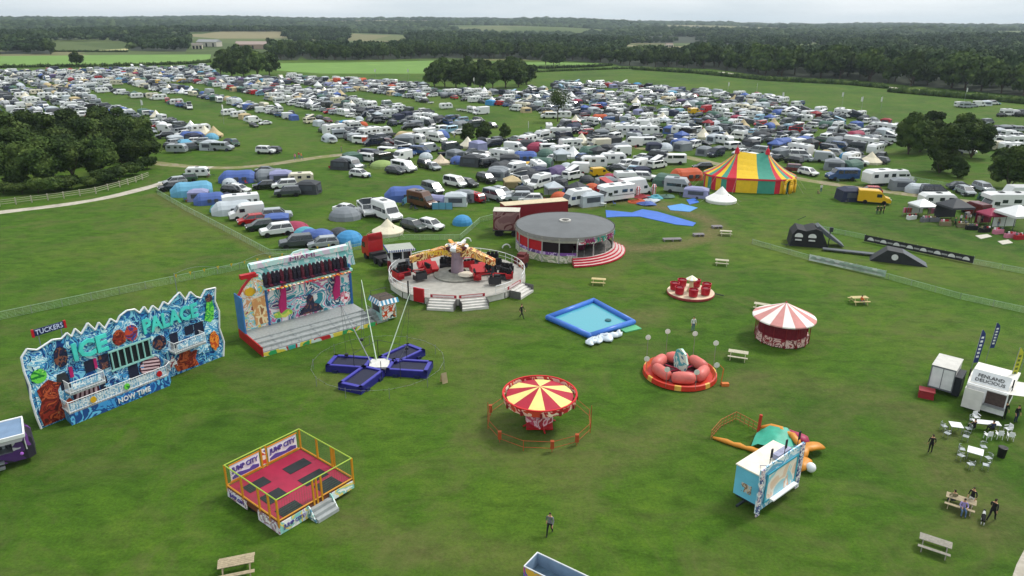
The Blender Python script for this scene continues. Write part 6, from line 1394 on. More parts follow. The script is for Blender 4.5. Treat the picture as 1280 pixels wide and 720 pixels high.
NEARL=[
# left row along the net fence
('hatch',214,238,215,'black','black hatchback at the far left end of the row by the gravel path'),
('hatch',219,231,215,'silver','silver hatchback just behind the black one at the left row end'),
('tunnel',240,243,25,'aqua','long light blue tunnel tent at the left end of the fence row',(1.35,1.25,1.25)),
('tunnel',262,254,20,'blue','violet blue tunnel tent right of the light blue tunnel tent',(.95,1,1)),
('awning',249,250,15,'lilac','lilac grey cabin tent squeezed between two blue tunnel tents',.85),
('dome',284,252,0,'navy','navy blue dome tent at the right side of the violet blue tunnel tent',1.15),
('dome',273,264,0,'cyan','low teal dome tent at the net fence left of the white panel van',.9),
('caravan',248,221,10,'white','white trailer caravan beside the gravel path behind the light blue tunnel tent',.75),
('hatch',233,227,205,'green','green hatchback between the silver hatchback and the trailer caravan'),
('tunnel',290,266,25,'pale','pale grey tunnel tent behind the white panel van at the net fence',(1.2,1.1,1.1)),
('motorhome',301,263,205,'white','long white motorhome behind the white panel van at the net fence',.9),
('van',309,273,207,'white','white panel van parked nose to the net fence beside a red hatchback'),
('hatch',315,280,207,'red','red hatchback parked between the white panel van and a dark hatchback'),
('hatch',326,287,207,'dgreen','dark green hatchback right of the red hatchback at the net fence'),
('suv',346,294,207,'white','white tall car nearest the net fence in front of the blue tents'),
('suv',347,274,20,'silver','silver tall car behind the flat blue tent in the fence row'),
('awning',347,281,15,'blue','flat blue cabin tent behind the white tall car',(.9,1,.75)),
('dome',369,289,0,'magenta','wide magenta dome tent between the white tall car and the cyan dome',(1.5,1.3,1.1)),
('dome',382,298,0,'cyan','turquoise dome tent right of the magenta one',1.25),
('dome',374,302,0,'lime','small lime green dome tent in front of the turquoise dome',.7),
('dome',388,300,0,'blue','royal blue dome tent touching the turquoise one',1.2),
('dome',402,302,0,'blue','second royal blue dome tent, the one in front of the dark bicycles pile',1.35),
('dome',437,304,0,'sky','bright blue dome tent left of the red lorry cab',1.35),
('suv',371,309,200,'dgrey','dark grey tall car half hidden behind the airbrushed bench ride'),
('hatch',404,309,200,'silver','silver hatchback half hidden behind the top of the airbrushed bench ride'),
('dome',424,297,0,'charcoal','charcoal dome tent beside the second royal blue dome',1.1),
# second row
('hatch',299,241,-15,'white','small white hatchback standing alone on the grass behind the left row'),
('hatch',292,242,-15,'black','black hatchback nose to tail with the lone small white hatchback'),
('tunnel',297,227,10,'blue','blue tunnel tent near the dirt track junction, left of the grey tents',(1.3,1.2,1.2)),
('dome',287,231,0,'pale','pale grey dome tent attached to the left end of the blue tunnel tent',.95),
('dome',314,226,0,'navy','navy dome tent at the right end of the blue tunnel tent',1.3),
('tunnel',337,225,15,'grey','grey tunnel tent left of the white estate cars',(1.1,1.2,1.2)),
('awning',352,228,15,'lilac','lilac grey cabin tent right of the grey tunnel tent',1.05),
('saloon',334,217,10,'dgrey','dark grey saloon car behind the grey tunnel tent'),
('hatch',331,236,200,'black','black hatchback in front of the grey tunnel tent'),
('suv',356,236,200,'white','white tall car in front of the lilac grey cabin tent'),
('caravan',376,230,195,'cream','cream caravan beyond the charcoal cabin tent',.85),
('suv',360,245,195,'dgrey','dark grey tall car nearest the camera in the second left row'),
('awning',386,241,-5,'charcoal','charcoal cabin tent with pale window at the right end of the second left row',1.0),
# isolated pairs beyond the dirt track
('suv',333,192,-10,'white','white tall car beside a dark car alone beyond the dirt track'),
('hatch',341,191,170,'black','black hatchback touching the lone white tall car beyond the dirt track'),
('minibus',278,188,-5,'silver','silver minibus at the right end of the short row above the dirt track'),
('awning',263,187,-5,'pale','pale grey cabin tent attached to the silver minibus above the dirt track'),
('tunnel',239,174,0,'blue','blue tunnel tent behind the row above the dirt track',(1.2,1.1,1.1)),
('van',210,166,-20,'white','white panel van right of the copse above the dirt track'),
('hatch',240,180,200,'white','white hatchback in front of the blue tunnel tent above the dirt track'),
('hatch',252,180,200,'silver','silver hatchback right of the white one above the dirt track'),
('dome',265,174,0,'aqua','light blue dome tent behind the two small cars above the dirt track',1.2),
('caravan',222,191,0,'silver','low silver caravan at the end of the copse',.8),
('hatch',216,186,10,'black','black hatchback behind the low silver caravan by the copse'),
# centre left
('awning',428,211,-15,'charcoal','tall charcoal cabin tent by the dirt track left of the white hatchback',1.0),
('van',440,211,-40,'silver','silver panel van at the right side of the tall charcoal tent'),
('hatch',450,221,-25,'white','white hatchback alone on grass below the tall charcoal tent'),
('minibus',462,202,-30,'white','white minibus behind the white hatchback near the lime tent',.9),
('dome',478,209,0,'lime','wide lime green dome tent beside the white minibus with dark windows',(1.8,1.6,1.1)),
('awning',489,196,0,'lime','small bright green cabin tent behind the wide lime dome',.8),
('minibus',505,214,-40,'white','white minibus with dark windows facing the camera in the middle camp',1.1),
('hatch',494,217,-30,'dgrey','dark grey hatchback in front of the white minibus'),
('minibus',454,180,-15,'white','white and orange ambulance like minibus beyond the dirt track'),
('hatch',486,181,-20,'dred','dark red hatchback right of the orange panelled minibus'),
('awning',506,182,0,'grey','grey cabin tent right of the dark red hatchback',1.2),
('caravan',518,180,-20,'white','white caravan with long grey awning right of the dark red hatchback'),
('tunnel',508,173,-20,'tan','pale tan tunnel tent behind the grey cabin tent',(1.2,1.1,1)),
('dome',552,172,0,'blue','blue dome tent alone beside the track trees',1.5),
('minibus',487,195,-20,'white','white minibus behind the green tents'),
('van',466,200,-30,'navy','navy van between the tall charcoal tent and the white minibus'),
('suv',508,195,-20,'blue','blue tall car between green tents and black suv'),
('mpv',525,193,-20,'blue','blue people carrier before the dirt track in the middle camp'),
('suv',533,210,-50,'black','black tall car left of the beige bell tent'),
('hatch',541,212,-50,'silver','silver hatchback close against the beige bell tent'),
('dome',572,204,0,'blue','blue dome tent between beige bell tent and charcoal cabin tent',1.2),
('awning',590,207,-20,'charcoal','charcoal cabin tent with dark side right of the beige bell tent',1.1),
('caravan',600,204,-20,'white','white caravan right of the dark sided cabin tent',.8),
('tunnel',506,249,12,'blue','large blue tunnel tent with pale windows in the open middle of the camp',(1.35,1.25,1.25)),
('mpv',541,241,-50,'grey','grey people carrier between the large blue tunnel tent and a white carrier'),
('mpv',569,233,-42,'white','white people carrier right of the grey one, roof bars up'),
('hatch',585,233,-40,'black','black hatchback right of the white people carrier'),
('suv',608,228,-50,'black','black tall car with a pale bonnet tent left of the silver people carrier'),
('awning',622,224,-20,'grey','grey cabin tent behind the black tall car',.95),
('camper',528,258,-38,'brown','brown grey camper van between two teal windbreaks',.95),
('windbreak',506,255,80,'aqua','light blue windbreak left of the brown grey camper van',.9),
('windbreak',553,262,0,'aqua','light blue windbreak right of the brown grey camper van',1.0),
('tunnel',546,254,-20,'lilac','lilac grey tunnel tent behind the brown grey camper van',.8),
('awning',570,256,0,'pale','pale grey cabin tent left of the white and red caravan',.95),
('awning',581,251,0,'grey','grey cabin tent touching the white and red caravan',.85),
('caravan',596,252,-50,'red','small red caravan right of the pale grey cabin tents',.6),
('mpv',619,250,-45,'silver','silver people carrier nearest the red ride trailer'),
('saloon',434,266,-25,'white','white saloon car behind the grey dome awning'),
('dome',432,273,10,'grey','large grey dome awning in front of the white saloon car',(1.75,1.5,1.4)),
('poptop',458,268,-65,'white','white pop top camper van with dark roof light',.95),
('awning',466,262,-65,'charcoal','charcoal cabin tent between two white camper vans',.85),
('camper',484,274,-50,'white','white high roofed camper van right of the pop top one',1.05),
('hatch',517,287,-38,'dgreen','dark green hatchback beside a white hatchback near the cream bell tent'),
('hatch',539,286,-38,'white','white hatchback right of the dark green hatchback near the cream bell tent'),
('dome',578,280,0,'sky','small bright blue dome tent alone on the open grass',1.05),
# centre
('hatch',633,193,-20,'silver','silver hatchback left end of the crowded middle rows'),
('van',644,190,-25,'white','white panel van beside the silver hatchback and a red dome tent'),
('dome',671,188,0,'magenta','large magenta dome tent in the crowded middle rows',(1.8,1.6,1.5)),
('awning',658,186,0,'charcoal','charcoal cabin tent left of the large magenta dome'),
('tunnel',655,200,0,'blue','bright blue tunnel tent below the large magenta dome',(1.1,1.1,1.1)),
('awning',637,207,0,'charcoal','charcoal cabin tent below the bright blue tunnel tent',1.1),
('hatch',648,210,-30,'white','white hatchback in front of the bright blue tunnel tent'),
('dome',660,208,0,'yellow','small yellow dome tent right of the white hatchback',.8),
('minibus',688,190,10,'white','white minibus right of the large magenta dome'),
('motorhome',714,187,25,'white','white motorhome in line behind the green tunnel tents',.9),
('dome',682,196,0,'green','dull green dome tent beside the bright blue tunnel tent',1.4),
('tunnel',676,207,-20,'green','dull green tunnel tent under the white gazebo awning',(1.0,1,1)),
('gazebo',702,203,10,'pale','pale grey gazebo in the middle of the crowded rows',1.1),
('tunnel',738,193,15,'green','dark green tunnel tent before the tall cream van',(1.1,1.2,1.1)),
('luton',748,187,200,'cream','tall cream box truck in the crowded middle rows',.85),
('van',774,195,195,'white','white panel van right of the tall cream box truck'),
('caravan',741,210,185,'white','white caravan left of two in a line beyond the domed ride'),
('caravan',765,206,185,'white','white caravan right of two in a line beyond the domed ride'),
('van',720,217,170,'white','white panel van beyond the domed ride with purple grey tent at its side'),
('tunnel',694,219,60,'purple','dusky purple tunnel tent left of the white panel van'),
('motorhome',673,217,-75,'white','white motorhome facing the camera left of the purple tent',.85),
('awning',656,224,-20,'charcoal','charcoal cabin tent left of the white motorhome facing the camera'),
('poptop',651,230,-50,'white','white camper van with raised roof left of the dark tents',.9),
('tunnel',666,226,-40,'charcoal','long charcoal tunnel tent between the raised roof camper and the purple tent',1.1),
('gazebo',640,238,10,'tan','tan gazebo above a grey people carrier left of the pale camper',1.0),
('awning',623,222,0,'grey','grey cabin tent at the left edge of the crowded centre rows',1.0),
('hatch',627,244,-45,'silver','silver hatchback below the tan gazebo'),
('awning',655,245,-10,'charcoal','charcoal cabin tent behind the pale tall car near the red trailer roof',.8),
('suv',648,252,180,'silver','silver tall car behind the red ride trailers'),
('hatch',663,253,180,'white','white hatchback behind the red ride trailers'),
('gazebo',692,246,15,'pale','pale grey gazebo with orange tent beside it behind the red trailer',1.0),
('dome',699,250,0,'orange','small orange dome tent behind the domed ride',1.1),
('awning',699,234,-30,'charcoal','charcoal cabin tent on green gap behind the orange dome tent',.7),
('dome',740,240,0,'orange','bright orange dome tent among dark tents behind the white camper',1.2),
('awning',758,236,10,'grey','grey cabin tent right of the bright orange dome tent'),
('camper',718,257,210,'white','white camper van facing lower left behind the domed ride',1.0),
('awning',736,256,25,'pale','pale awning tent attached to the white camper van behind the domed ride',1.05),
('motorhome',768,251,207,'white','long white motorhome nearest the blue mats',1.0),
('luton',794,243,27,'white','white box truck joined to the long white motorhome near the blue mats',.95),
('tunnel',768,229,-20,'magenta','magenta tunnel tent behind the long white motorhome'),
('van',750,220,20,'yellow','yellow van among grey tents beyond the domed ride',.75),
('camper',786,232,10,'white','white camper van between magenta tent and green tunnel tent'),
('saloon',772,214,-20,'dgrey','dark grey saloon car right of the yellow van'),
('hatch',796,217,-20,'lblue','pale blue hatchback left of the white van by the dirt track'),
('suv',806,226,-10,'white','white tall car under a navy awning left of the green tunnel tent'),
('awning',802,219,10,'navy','navy blue cabin tent beside the pale blue hatchback',.8),
('minibus',840,205,180,'white','white minibus on the dirt track side with long dark window',1.1),
('tunnel',833,231,-30,'green','dull green tunnel tent joined to an orange one',(1.0,1.2,1.2)),
('tunnel',856,224,15,'orange','big orange tunnel tent left of the striped big top',(1.25,1.2,1.2)),
('camper',850,241,-25,'silver','silver camper van in front of the orange tunnel tent'),
('awning',870,246,-20,'lilac','lilac grey awning tent between silver camper van and white bell tent',(1.1,.8,.8)),
('hatch',878,212,180,'black','black hatchback behind the orange tunnel tent'),
('minibus',813,181,10,'white','white minibus before the pale blue tent on the open strip'),
('awning',817,188,0,'navy','navy cabin tent in front of the white minibus on the open strip',.9),
('dome',831,188,0,'pale','pale grey dome tent right of the navy cabin tent',1.4),
('van',790,183,170,'white','white panel van left of the navy cabin tent on the open strip'),
('motorhome',783,170,170,'white','white motorhome with dark windows behind the open strip'),
('caravan',810,169,180,'white','white caravan behind the white motorhome with dark windows'),
('awning',752,172,0,'grey','grey cabin tent left of the white motorhome with dark windows'),
('motorhome',700,172,180,'white','white motorhome beyond the young ash tree',.9),
('caravan',686,163,90,'white','white caravan end on near the track left of the motorhome',.8),
('caravan',704,148,180,'white','white caravan behind the thin ash tree',.9),
('minibus',686,148,180,'white','white minibus at the left side of the thin ash tree'),
('tunnel',749,150,0,'orange','orange tunnel tent in the far middle rows',1.0),
('van',800,160,180,'white','white van in the far middle rows behind the white motorhome'),
# right of the big top
('mpv',1000,198,-12,'white','white people carrier directly behind the right peak of the big top'),
('van',1033,203,-30,'silver','silver van right of the white people carrier behind the big top'),
('awning',1042,212,-20,'grey','grey cabin tent below the silver van right of the big top'),
('suv',996,216,-20,'dred','dark red tall car at the right shoulder of the big top'),
('hatch',1010,219,-60,'white','white hatchback with open boot right of the big top'),
('minibus',1052,225,180,'blue','blue vintage camper bus by the dirt track right of the big top',1.15),
('suv',1071,207,-15,'white','white tall car below the cream bell tent right of the big top'),
('dome',1058,198,0,'sky','bright blue dome tent left of the cream bell tent',1.1),
('caravan',1099,231,15,'white','large white caravan on the grass beyond the yellow van',1.15),
('awning',1062,250,0,'navy','navy blue cabin tent left of the yellow van',1.05),
('hatch',1086,243,170,'red','red hatchback behind the yellow van'),
('van',1091,254,-18,'yellow','bright yellow van parked in front of a red hatchback'),
('awning',1126,237,-8,'grey','grey awning tent right of the large white caravan',(1.0,.8,1)),
('tunnel',1147,240,-15,'pale','pale grey tunnel tent right of the grey awning tent',.9),
('mpv',1168,245,-15,'navy','navy people carrier at the right end of the grey tents'),
('camper',1126,226,10,'white','white camper van behind the grey awning tent',.8),
('saloon',1200,237,-10,'dgrey','dark grey saloon car below the small tree right of the camp'),
('hatch',1206,243,-90,'silver','silver hatchback facing the camera beside the green gazebo'),
('suv',1228,240,-90,'silver','silver tall car with roof box behind the green gazebo'),
('awning',1233,250,0,'green','green toilet tent in front of the silver tall car',.6),
('caravan',1170,260,0,'white','white caravan behind the white and the black gazebos'),
('gazebo',1150,270,8,'white','white gazebo at the left end of the trader row'),
('gazebo',1190,276,8,'charcoal','dark grey gazebo in the middle of the trader row',1.3),
('van',1217,268,100,'dred','dark red van behind the dark grey gazebo',.9),
('gazebo',1236,282,8,'magenta','magenta gazebo between dark grey and white ones in the trader row',1.0),
('gazebo',1266,288,8,'white','large white gazebo at the right end of the trader row',1.4),
('motorhome',1252,265,180,'white','long white motorhome behind the magenta gazebo',1.1),
('luton',1268,254,180,'white','white box truck at the right edge behind the long motorhome',1.0),
('suv',1206,193,-15,'white','white tall car alone under the trees of the right clump'),
('hatch',1190,193,-15,'navy','navy hatchback left of the lone white tall car under the trees'),
]
for e in NEARL:
    k,px,py,an,c,lab=e[:6]; s=e[6] if len(e)>6 else 1.0
    put(k,px,py,an,c,lab,s,CATW[k]+'s in the camp' if False else None)
# orange side panel of the ambulance-like minibus
x,y=G(454,180)
for o in bpy.data.objects:
    if o.get('label','').startswith('white and orange'): MB().bx(.2,2.0,-.99,-.96,.7,1.8).bx(1.9,2.62,-.9,.9,.7,1.05).build('orange_panel',mat('orange_red_panel','#d8452a',.4),o); break
# ---------------------------------------------------------------- the crowded camp, row by row
FIELD=[(-60,92),(0,90),(110,88),(180,85),(264,84),(274,97),(345,99),(362,96),(405,99),(470,102),(530,106),(545,113),(600,116),(660,114),(668,106),(700,104),(735,104),(780,106),(830,110),(880,115),(935,119),(965,121),(1000,132),(1010,140),(1040,141),(1105,150),(1118,165),(1112,190),(1100,212),(1060,212),(1020,205),(985,205),(900,202),(860,203),(830,212),(800,235),(770,245),(640,256),(628,250),(640,222),(600,212),(560,200),(520,203),(470,207),(425,203),(440,196),(470,192),(470,184),(400,178),(345,176),(300,186),(220,190),(200,178),(150,165),(100,150),(-60,200)]
GAPS=[[(105,116),(150,118),(200,130),(265,142),(330,163),(405,178),(440,186),(300,206),(215,195),(292,192),(296,178),(262,164),(224,154),(196,146),(158,138),(128,128)],
[(108,106),(165,108),(215,118),(290,135),(345,148),(400,166),(392,172),(340,156),(280,143),(205,126),(150,115)],
[(196,104),(230,104),(290,114),(330,124),(400,143),(440,150),(440,155),(390,149),(320,132),(260,119)],
[(420,117),(450,115),(520,127),(560,137),(640,150),(640,161),(585,150),(520,139),(470,130)],
[(515,118),(560,126),(640,138),(700,147),(720,152),(690,160),(640,150),(600,142),(545,132)],
[(345,150),(378,150),(410,175),(400,195),(300,190)],[(640,148),(690,152),(690,158),(640,170)],[(640,160),(688,158),(690,166),(640,174)],
[(664,104),(690,106),(690,112),(664,112)],[(730,110),(790,112),(800,116),(740,116)],[(770,128),(860,138),(862,142),(780,134)],[(870,120),(900,124),(892,130),(866,126)],
[(779,176),(795,180),(870,196),(905,206),(880,209),(800,196)],[(818,176),(850,188),(846,194),(815,184)],[(600,160),(650,160),(650,176),(600,180),(520,189),(440,196),(440,188),(520,183),(560,178)],[(360,105),(420,110),(410,114),(350,110)],[(1060,148),(1076,150),(1080,160),(1066,158)],
[(470,160),(530,166),(560,166),(560,176),(500,170)]]
XC=[(BT[0],BT[1],13.5),(8.1,107,14),(3,119,10),(-9,96,22),(14,265,0)]
FILL=[]; dr=rad(-50); D_=(cos(dr),sin(dr)); Nn_=(-sin(dr),cos(dr)); rg=random.Random(77)
GRID={}
def gkey(x,y): return (int(x//8),int(y//8))
for q in OCC: GRID.setdefault(gkey(q[0],q[1]),[]).append(q)
def free(x,y,r):
    kx,ky=gkey(x,y)
    for i in (-1,0,1):
        for j in (-1,0,1):
            for q in GRID.get((kx+i,ky+j),()):
                if (q[0]-x)**2+(q[1]-y)**2<((q[2]+r)*.76)**2: return False
    return True
def wpick(r,d):
    t=r.random()*sum(d.values())
    for k,v in d.items():
        t-=v
        if t<=0: return k
    return k
KD=dict(hatch=17,saloon=8,suv=15,mpv=10,van=7,camper=5,poptop=7,minibus=3,motorhome=4,caravan=6,dome=7,tunnel=6,awning=11,gazebo=2,luton=1,cone=2.5,trailer=6)
CC_=dict(white=20,silver=15,black=20,dgrey=18,blue=7,navy=9,red=4,dred=4,green=2,lblue=1,dgreen=3)
VC_=dict(white=52,silver=14,dgrey=11,navy=6,black=7,cream=4,lblue=2,red=2,yellow=.6,orange=.6,blue=2)
TCc=dict(grey=22,pale=20,blue=9,navy=9,charcoal=20,green=7,lilac=6,sky=1.5,aqua=2,tan=4,magenta=.8,orange=.8,red=1.5,purple=4,lime=.4)
t=-60.0
while t<620:
    s=-820.0; off=rg.uniform(0,4)
    while s<380:
        x=D_[0]*s+Nn_[0]*t; y=D_[1]*s+Nn_[1]*t; s+=rg.uniform(3.2,4.7)
        x+=rg.uniform(-.9,.9); y+=rg.uniform(-.9,.9)
        if y<120: continue
        px,py=PX(x,y)
        if not(-45<px<1330 and 82<py<262): continue
        if not inpoly(px,py,FIELD) or any(inpoly(px,py,g) for g in GAPS): 
            continue
        if any((x-a_)**2+(y-b_)**2<c_*c_ for a_,b_,c_ in XC): continue
        if rg.random()<(.10 if px>300 else .05): continue
        k=wpick(rg,KD); r=RAD[k]*.92
        if not free(x,y,r): continue
        c=wpick(rg,CC_ if k in('hatch','saloon','suv','mpv') else (TCc if k in ISTENT else VC_))
        if k=='caravan' or k=='motorhome': c='white' if rg.random()<.85 else 'cream'
        if k=='cone': c=rg.choice(['white','cream','tan'])
        if k=='gazebo' : c=rg.choice(['pale','pale','blue','green','charcoal','red'])
        base=math.degrees(dr)+90+rg.choice([0,180]) if rg.random()<.62 else math.degrees(dr)+rg.choice([0,180])
        q=(x,y,r,k,c,base+rg.uniform(-14,14)); GRID.setdefault(gkey(x,y),[]).append(q); FILL.append(q)
    t+=rg.uniform(5.4,7.0)
for (px,py,k,c,an) in [(1201,134,'van','white',0),(1208,135,'camper','silver',10),(1216,134,'hatch','silver',0),(1224,133,'van','white',0),(1232,132,'awning','pale',0),(1240,131,'mpv','white',0),(1244,131,'hatch','lblue',0),
   (1252,146,'hatch','black',20),(1259,145,'camper','white',10),(1268,145,'van','white',0),(1276,146,'suv','black',0),(1280,143,'mpv','dgrey',0),
   (1228,156,'hatch','silver',0),(1234,155,'mpv','grey',20),(1216,157,'camper','white',0),(1212,154,'suv','dgrey',0),
   (1240,163,'tunnel','charcoal',0),(1249,165,'hatch','silver',0),(1256,164,'awning','grey',0),(1266,163,'suv','dgrey',10),(1275,165,'mpv','silver',0),(1262,172,'van','white',10),(1250,174,'hatch','dgrey',0),(1272,173,'suv','white',0),(1243,179,'van','white',80),(1256,182,'camper','white',70),(1268,182,'hatch','white',30),(1277,184,'motorhome','white',0),(1246,170,'awning','pale',0),(1250,188,'van','cream',0),(1263,190,'caravan','white',0),(1276,193,'van','white',0),
   (1128,164,'caravan','white',0),(1120,176,'hatch','silver',0)]:
    x,y=G(px,py); 
    q=(x,y,RAD[k],k,c,an); FILL.append(q); GRID.setdefault(gkey(x,y),[]).append(q)
FILL.sort(key=lambda q:math.hypot(q[0],q[1]))
cnt={}
for q in OCC: cnt[CATW[q[3]]]=cnt.get(CATW[q[3]],0)+1
def reg(px,py):
    if px>1180: return 'near right edge'
    if px<270: return 'far left' if py<125 else 'left camp'
    if px<560: return 'left of copse' if py<125 else 'centre left'
    if px<760: return 'below wide copse' if py<150 else 'centre rows'
    if px<900: return 'far centre' if py<150 else 'left of big top'
    return 'beyond big top'
ALL=[(q[0],q[1],q[2],q[3],q[4]) for q in OCC]+[(q[0],q[1],q[2],q[3],q[4]) for q in FILL]
G2={}
for q in ALL: G2.setdefault((int(q[0]//14),int(q[1]//14)),[]).append(q)
def desc(q): return CWORD.get(q[4],q[4])+' '+KW[q[3]]
def neigh(q):
    kx,ky=int(q[0]//14),int(q[1]//14); L=[]
    for i in (-2,-1,0,1,2):
        for j in (-2,-1,0,1,2):
            L+=G2.get((kx+i,ky+j),[])
    L=[p for p in L if p[:2]!=q[:2]]; px,py=PX(q[0],q[1]); le=ri=bh=fr=None; bl=br=bb=bf=1e9
    for p in L:
        u,v=PX(p[0],p[1]); d=math.hypot(p[0]-q[0],p[1]-q[1])
        if u<px and abs(v-py)<abs(u-px)*.6 and d<bl: bl=d;le=p
        if u>px and abs(v-py)<abs(u-px)*.6 and d<br: br=d;ri=p
        if v<py and abs(u-px)<6 and d<bb: bb=d;bh=p
        if v>py and abs(u-px)<6 and d<bf: bf=d;fr=p
    return le,ri,bh,fr
USED=set(); GRP={}
def art_(s): return s
def autolabel(q):
    px,py=PX(q[0],q[1]); le,ri,bh,fr=neigh(q); me_=desc(q); R=reg(px,py); c=[]
    if le and ri: c.append(f'{me_} between {desc(le)} and {desc(ri)}, {R}')
    if bh and le: c.append(f'{me_} right of {desc(le)}, before {desc(bh)}, {R}')
    if fr and ri: c.append(f'{me_} left of {desc(ri)}, behind {desc(fr)}, {R}')
    if bh and fr: c.append(f'{me_} behind {desc(fr)}, before {desc(bh)}, {R}')
    if le and not ri: c.append(f'{me_} right of {desc(le)} at row end, {R}')
    if ri and not le: c.append(f'{me_} left of {desc(ri)} at row end, {R}')
    c=[s for s in c if len(s.split())<=16] or [f'{me_} parked {R}' if q[3] not in ISTENT else f'{me_} pitched {R}']
    for s in c:
        if s not in USED: USED.add(s); return s,None
    return c[0],'look-alikes: '+c[0]
REST={}
nf=0; LBLOBJ={}
for q in FILL:
    x,y,r,k,c,an=q; cat=CATW[k]; cnt[cat]=cnt.get(cat,0)+1
    px,py=PX(x,y)
    if cnt[cat]>288 or not(-12<px<1292): REST.setdefault(k,[]).append(q); continue
    lab,grp=autolabel(q); m=(TM if k in ISTENT else PM).get(c) or PM.get(c) or TM[c]
    src=FAR[k] if math.hypot(x,y)>215 else PROTO[k]
    s=rg.uniform(1.02,1.14) if py>165 else rg.uniform(.9,1.03)
    o=place(src,(x,y),rad(an),lab,cat,None,s)
    if grp:
        grp=KW[k]+'s packed in the camp'; o['group']=grp
        for b in LBLOBJ.get(lab,[]): b['group']=grp
    LBLOBJ.setdefault(lab,[]).append(o)
    for z in [o]+list(o.children):
        if z.type=='MESH' and z.data.materials[0]==VP: z.material_slots[0].link='OBJECT'; z.material_slots[0].material=m
    nf+=1
print('fill',len(FILL),'indiv',nf,{k:len(v) for k,v in REST.items()})
for k,L in REST.items():
    mb,ms=FARMB[k]; V=np.array(mb.v); cols=sorted({q[4] for q in L}); mm=[(TM if k in ISTENT else PM).get(c) or PM.get(c) or TM[c] for c in cols]+ms[1:]
    out=MB(); 
    for q in L:
        ca,sa=cos(rad(q[5])),sin(rad(q[5])); o=len(out.v); W=np.empty_like(V); W[:,0]=V[:,0]*ca-V[:,1]*sa+q[0]; W[:,1]=V[:,0]*sa+V[:,1]*ca+q[1]; W[:,2]=V[:,2]
        out.v+=W.tolist(); out.f+=[[o+i for i in f] for f in mb.f]; ci=cols.index(q[4]); out.m+=[ci if m_==0 else len(cols)-1+m_ for m_ in mb.m]
    ob=out.build('distant_'+OBN[k]+'s',mm); ob['kind']='stuff'; ob['label']='farthest '+KW[k]+'s packed at the back of the camp'; ob['category']=CATW[k]+'s'
# drop prototypes that were never placed
for p in list(PROTO.values())+list(FAR.values())+NEAR+PARK+MID+[SHR]:
    if not p.get('_used'):
        for ch in list(p.children): bpy.data.objects.remove(ch)
        bpy.data.objects.remove(p)
# folding chairs and tables round the tents
cc_=MB().bx(-.25,.25,-.25,.25,.38,.42).box((0,.26,.62),(.5,.05,.45),0)
for x in (-.23,.23):
    for y in (-.23,.23): cc_.tube((x,y,0),(-x*.2,y,.4),.02,4)
cch=cc_.build('camp_chair',[VP]); ctb=MB().bx(-.5,.5,-.35,.35,.62,.66)
for x in (-.45,.45): ctb.tube((x,-.3,0),(x,.3,.62),.02,4).tube((x,.3,0),(x,-.3,.62),.02,4)
ctb=ctb.build('camp_table',[VP]); nc=ntb=0
for q in OCC+FILL:
    px,py=PX(q[0],q[1])
    if not(140<py<262 and -5<px<1290) or nc>230: continue
    for j in range(rg.choice([0,1,2,3])):
        a_=rg.uniform(0,6.28); d=q[2]*rg.uniform(.95,1.3); x,y=q[0]+d*cos(a_),q[1]+d*sin(a_)
        tbl=rg.random()<.25
        if not free(x,y,-1.2): continue
        o=place(ctb if tbl else cch,(x,y),rg.uniform(0,6),('folding camp table' if tbl else 'folding camp chair')+' set out among the tents and vans','camp table' if tbl else 'camp chair','camp tables among the tents' if tbl else 'camp chairs among the tents')
        o.material_slots[0].link='OBJECT'; o.material_slots[0].material=TM[rg.choice(['charcoal','navy','charcoal','grey','blue','green','red'])] if not tbl else PM[rg.choice(['white','grey','dgrey'])]
        nc+=1
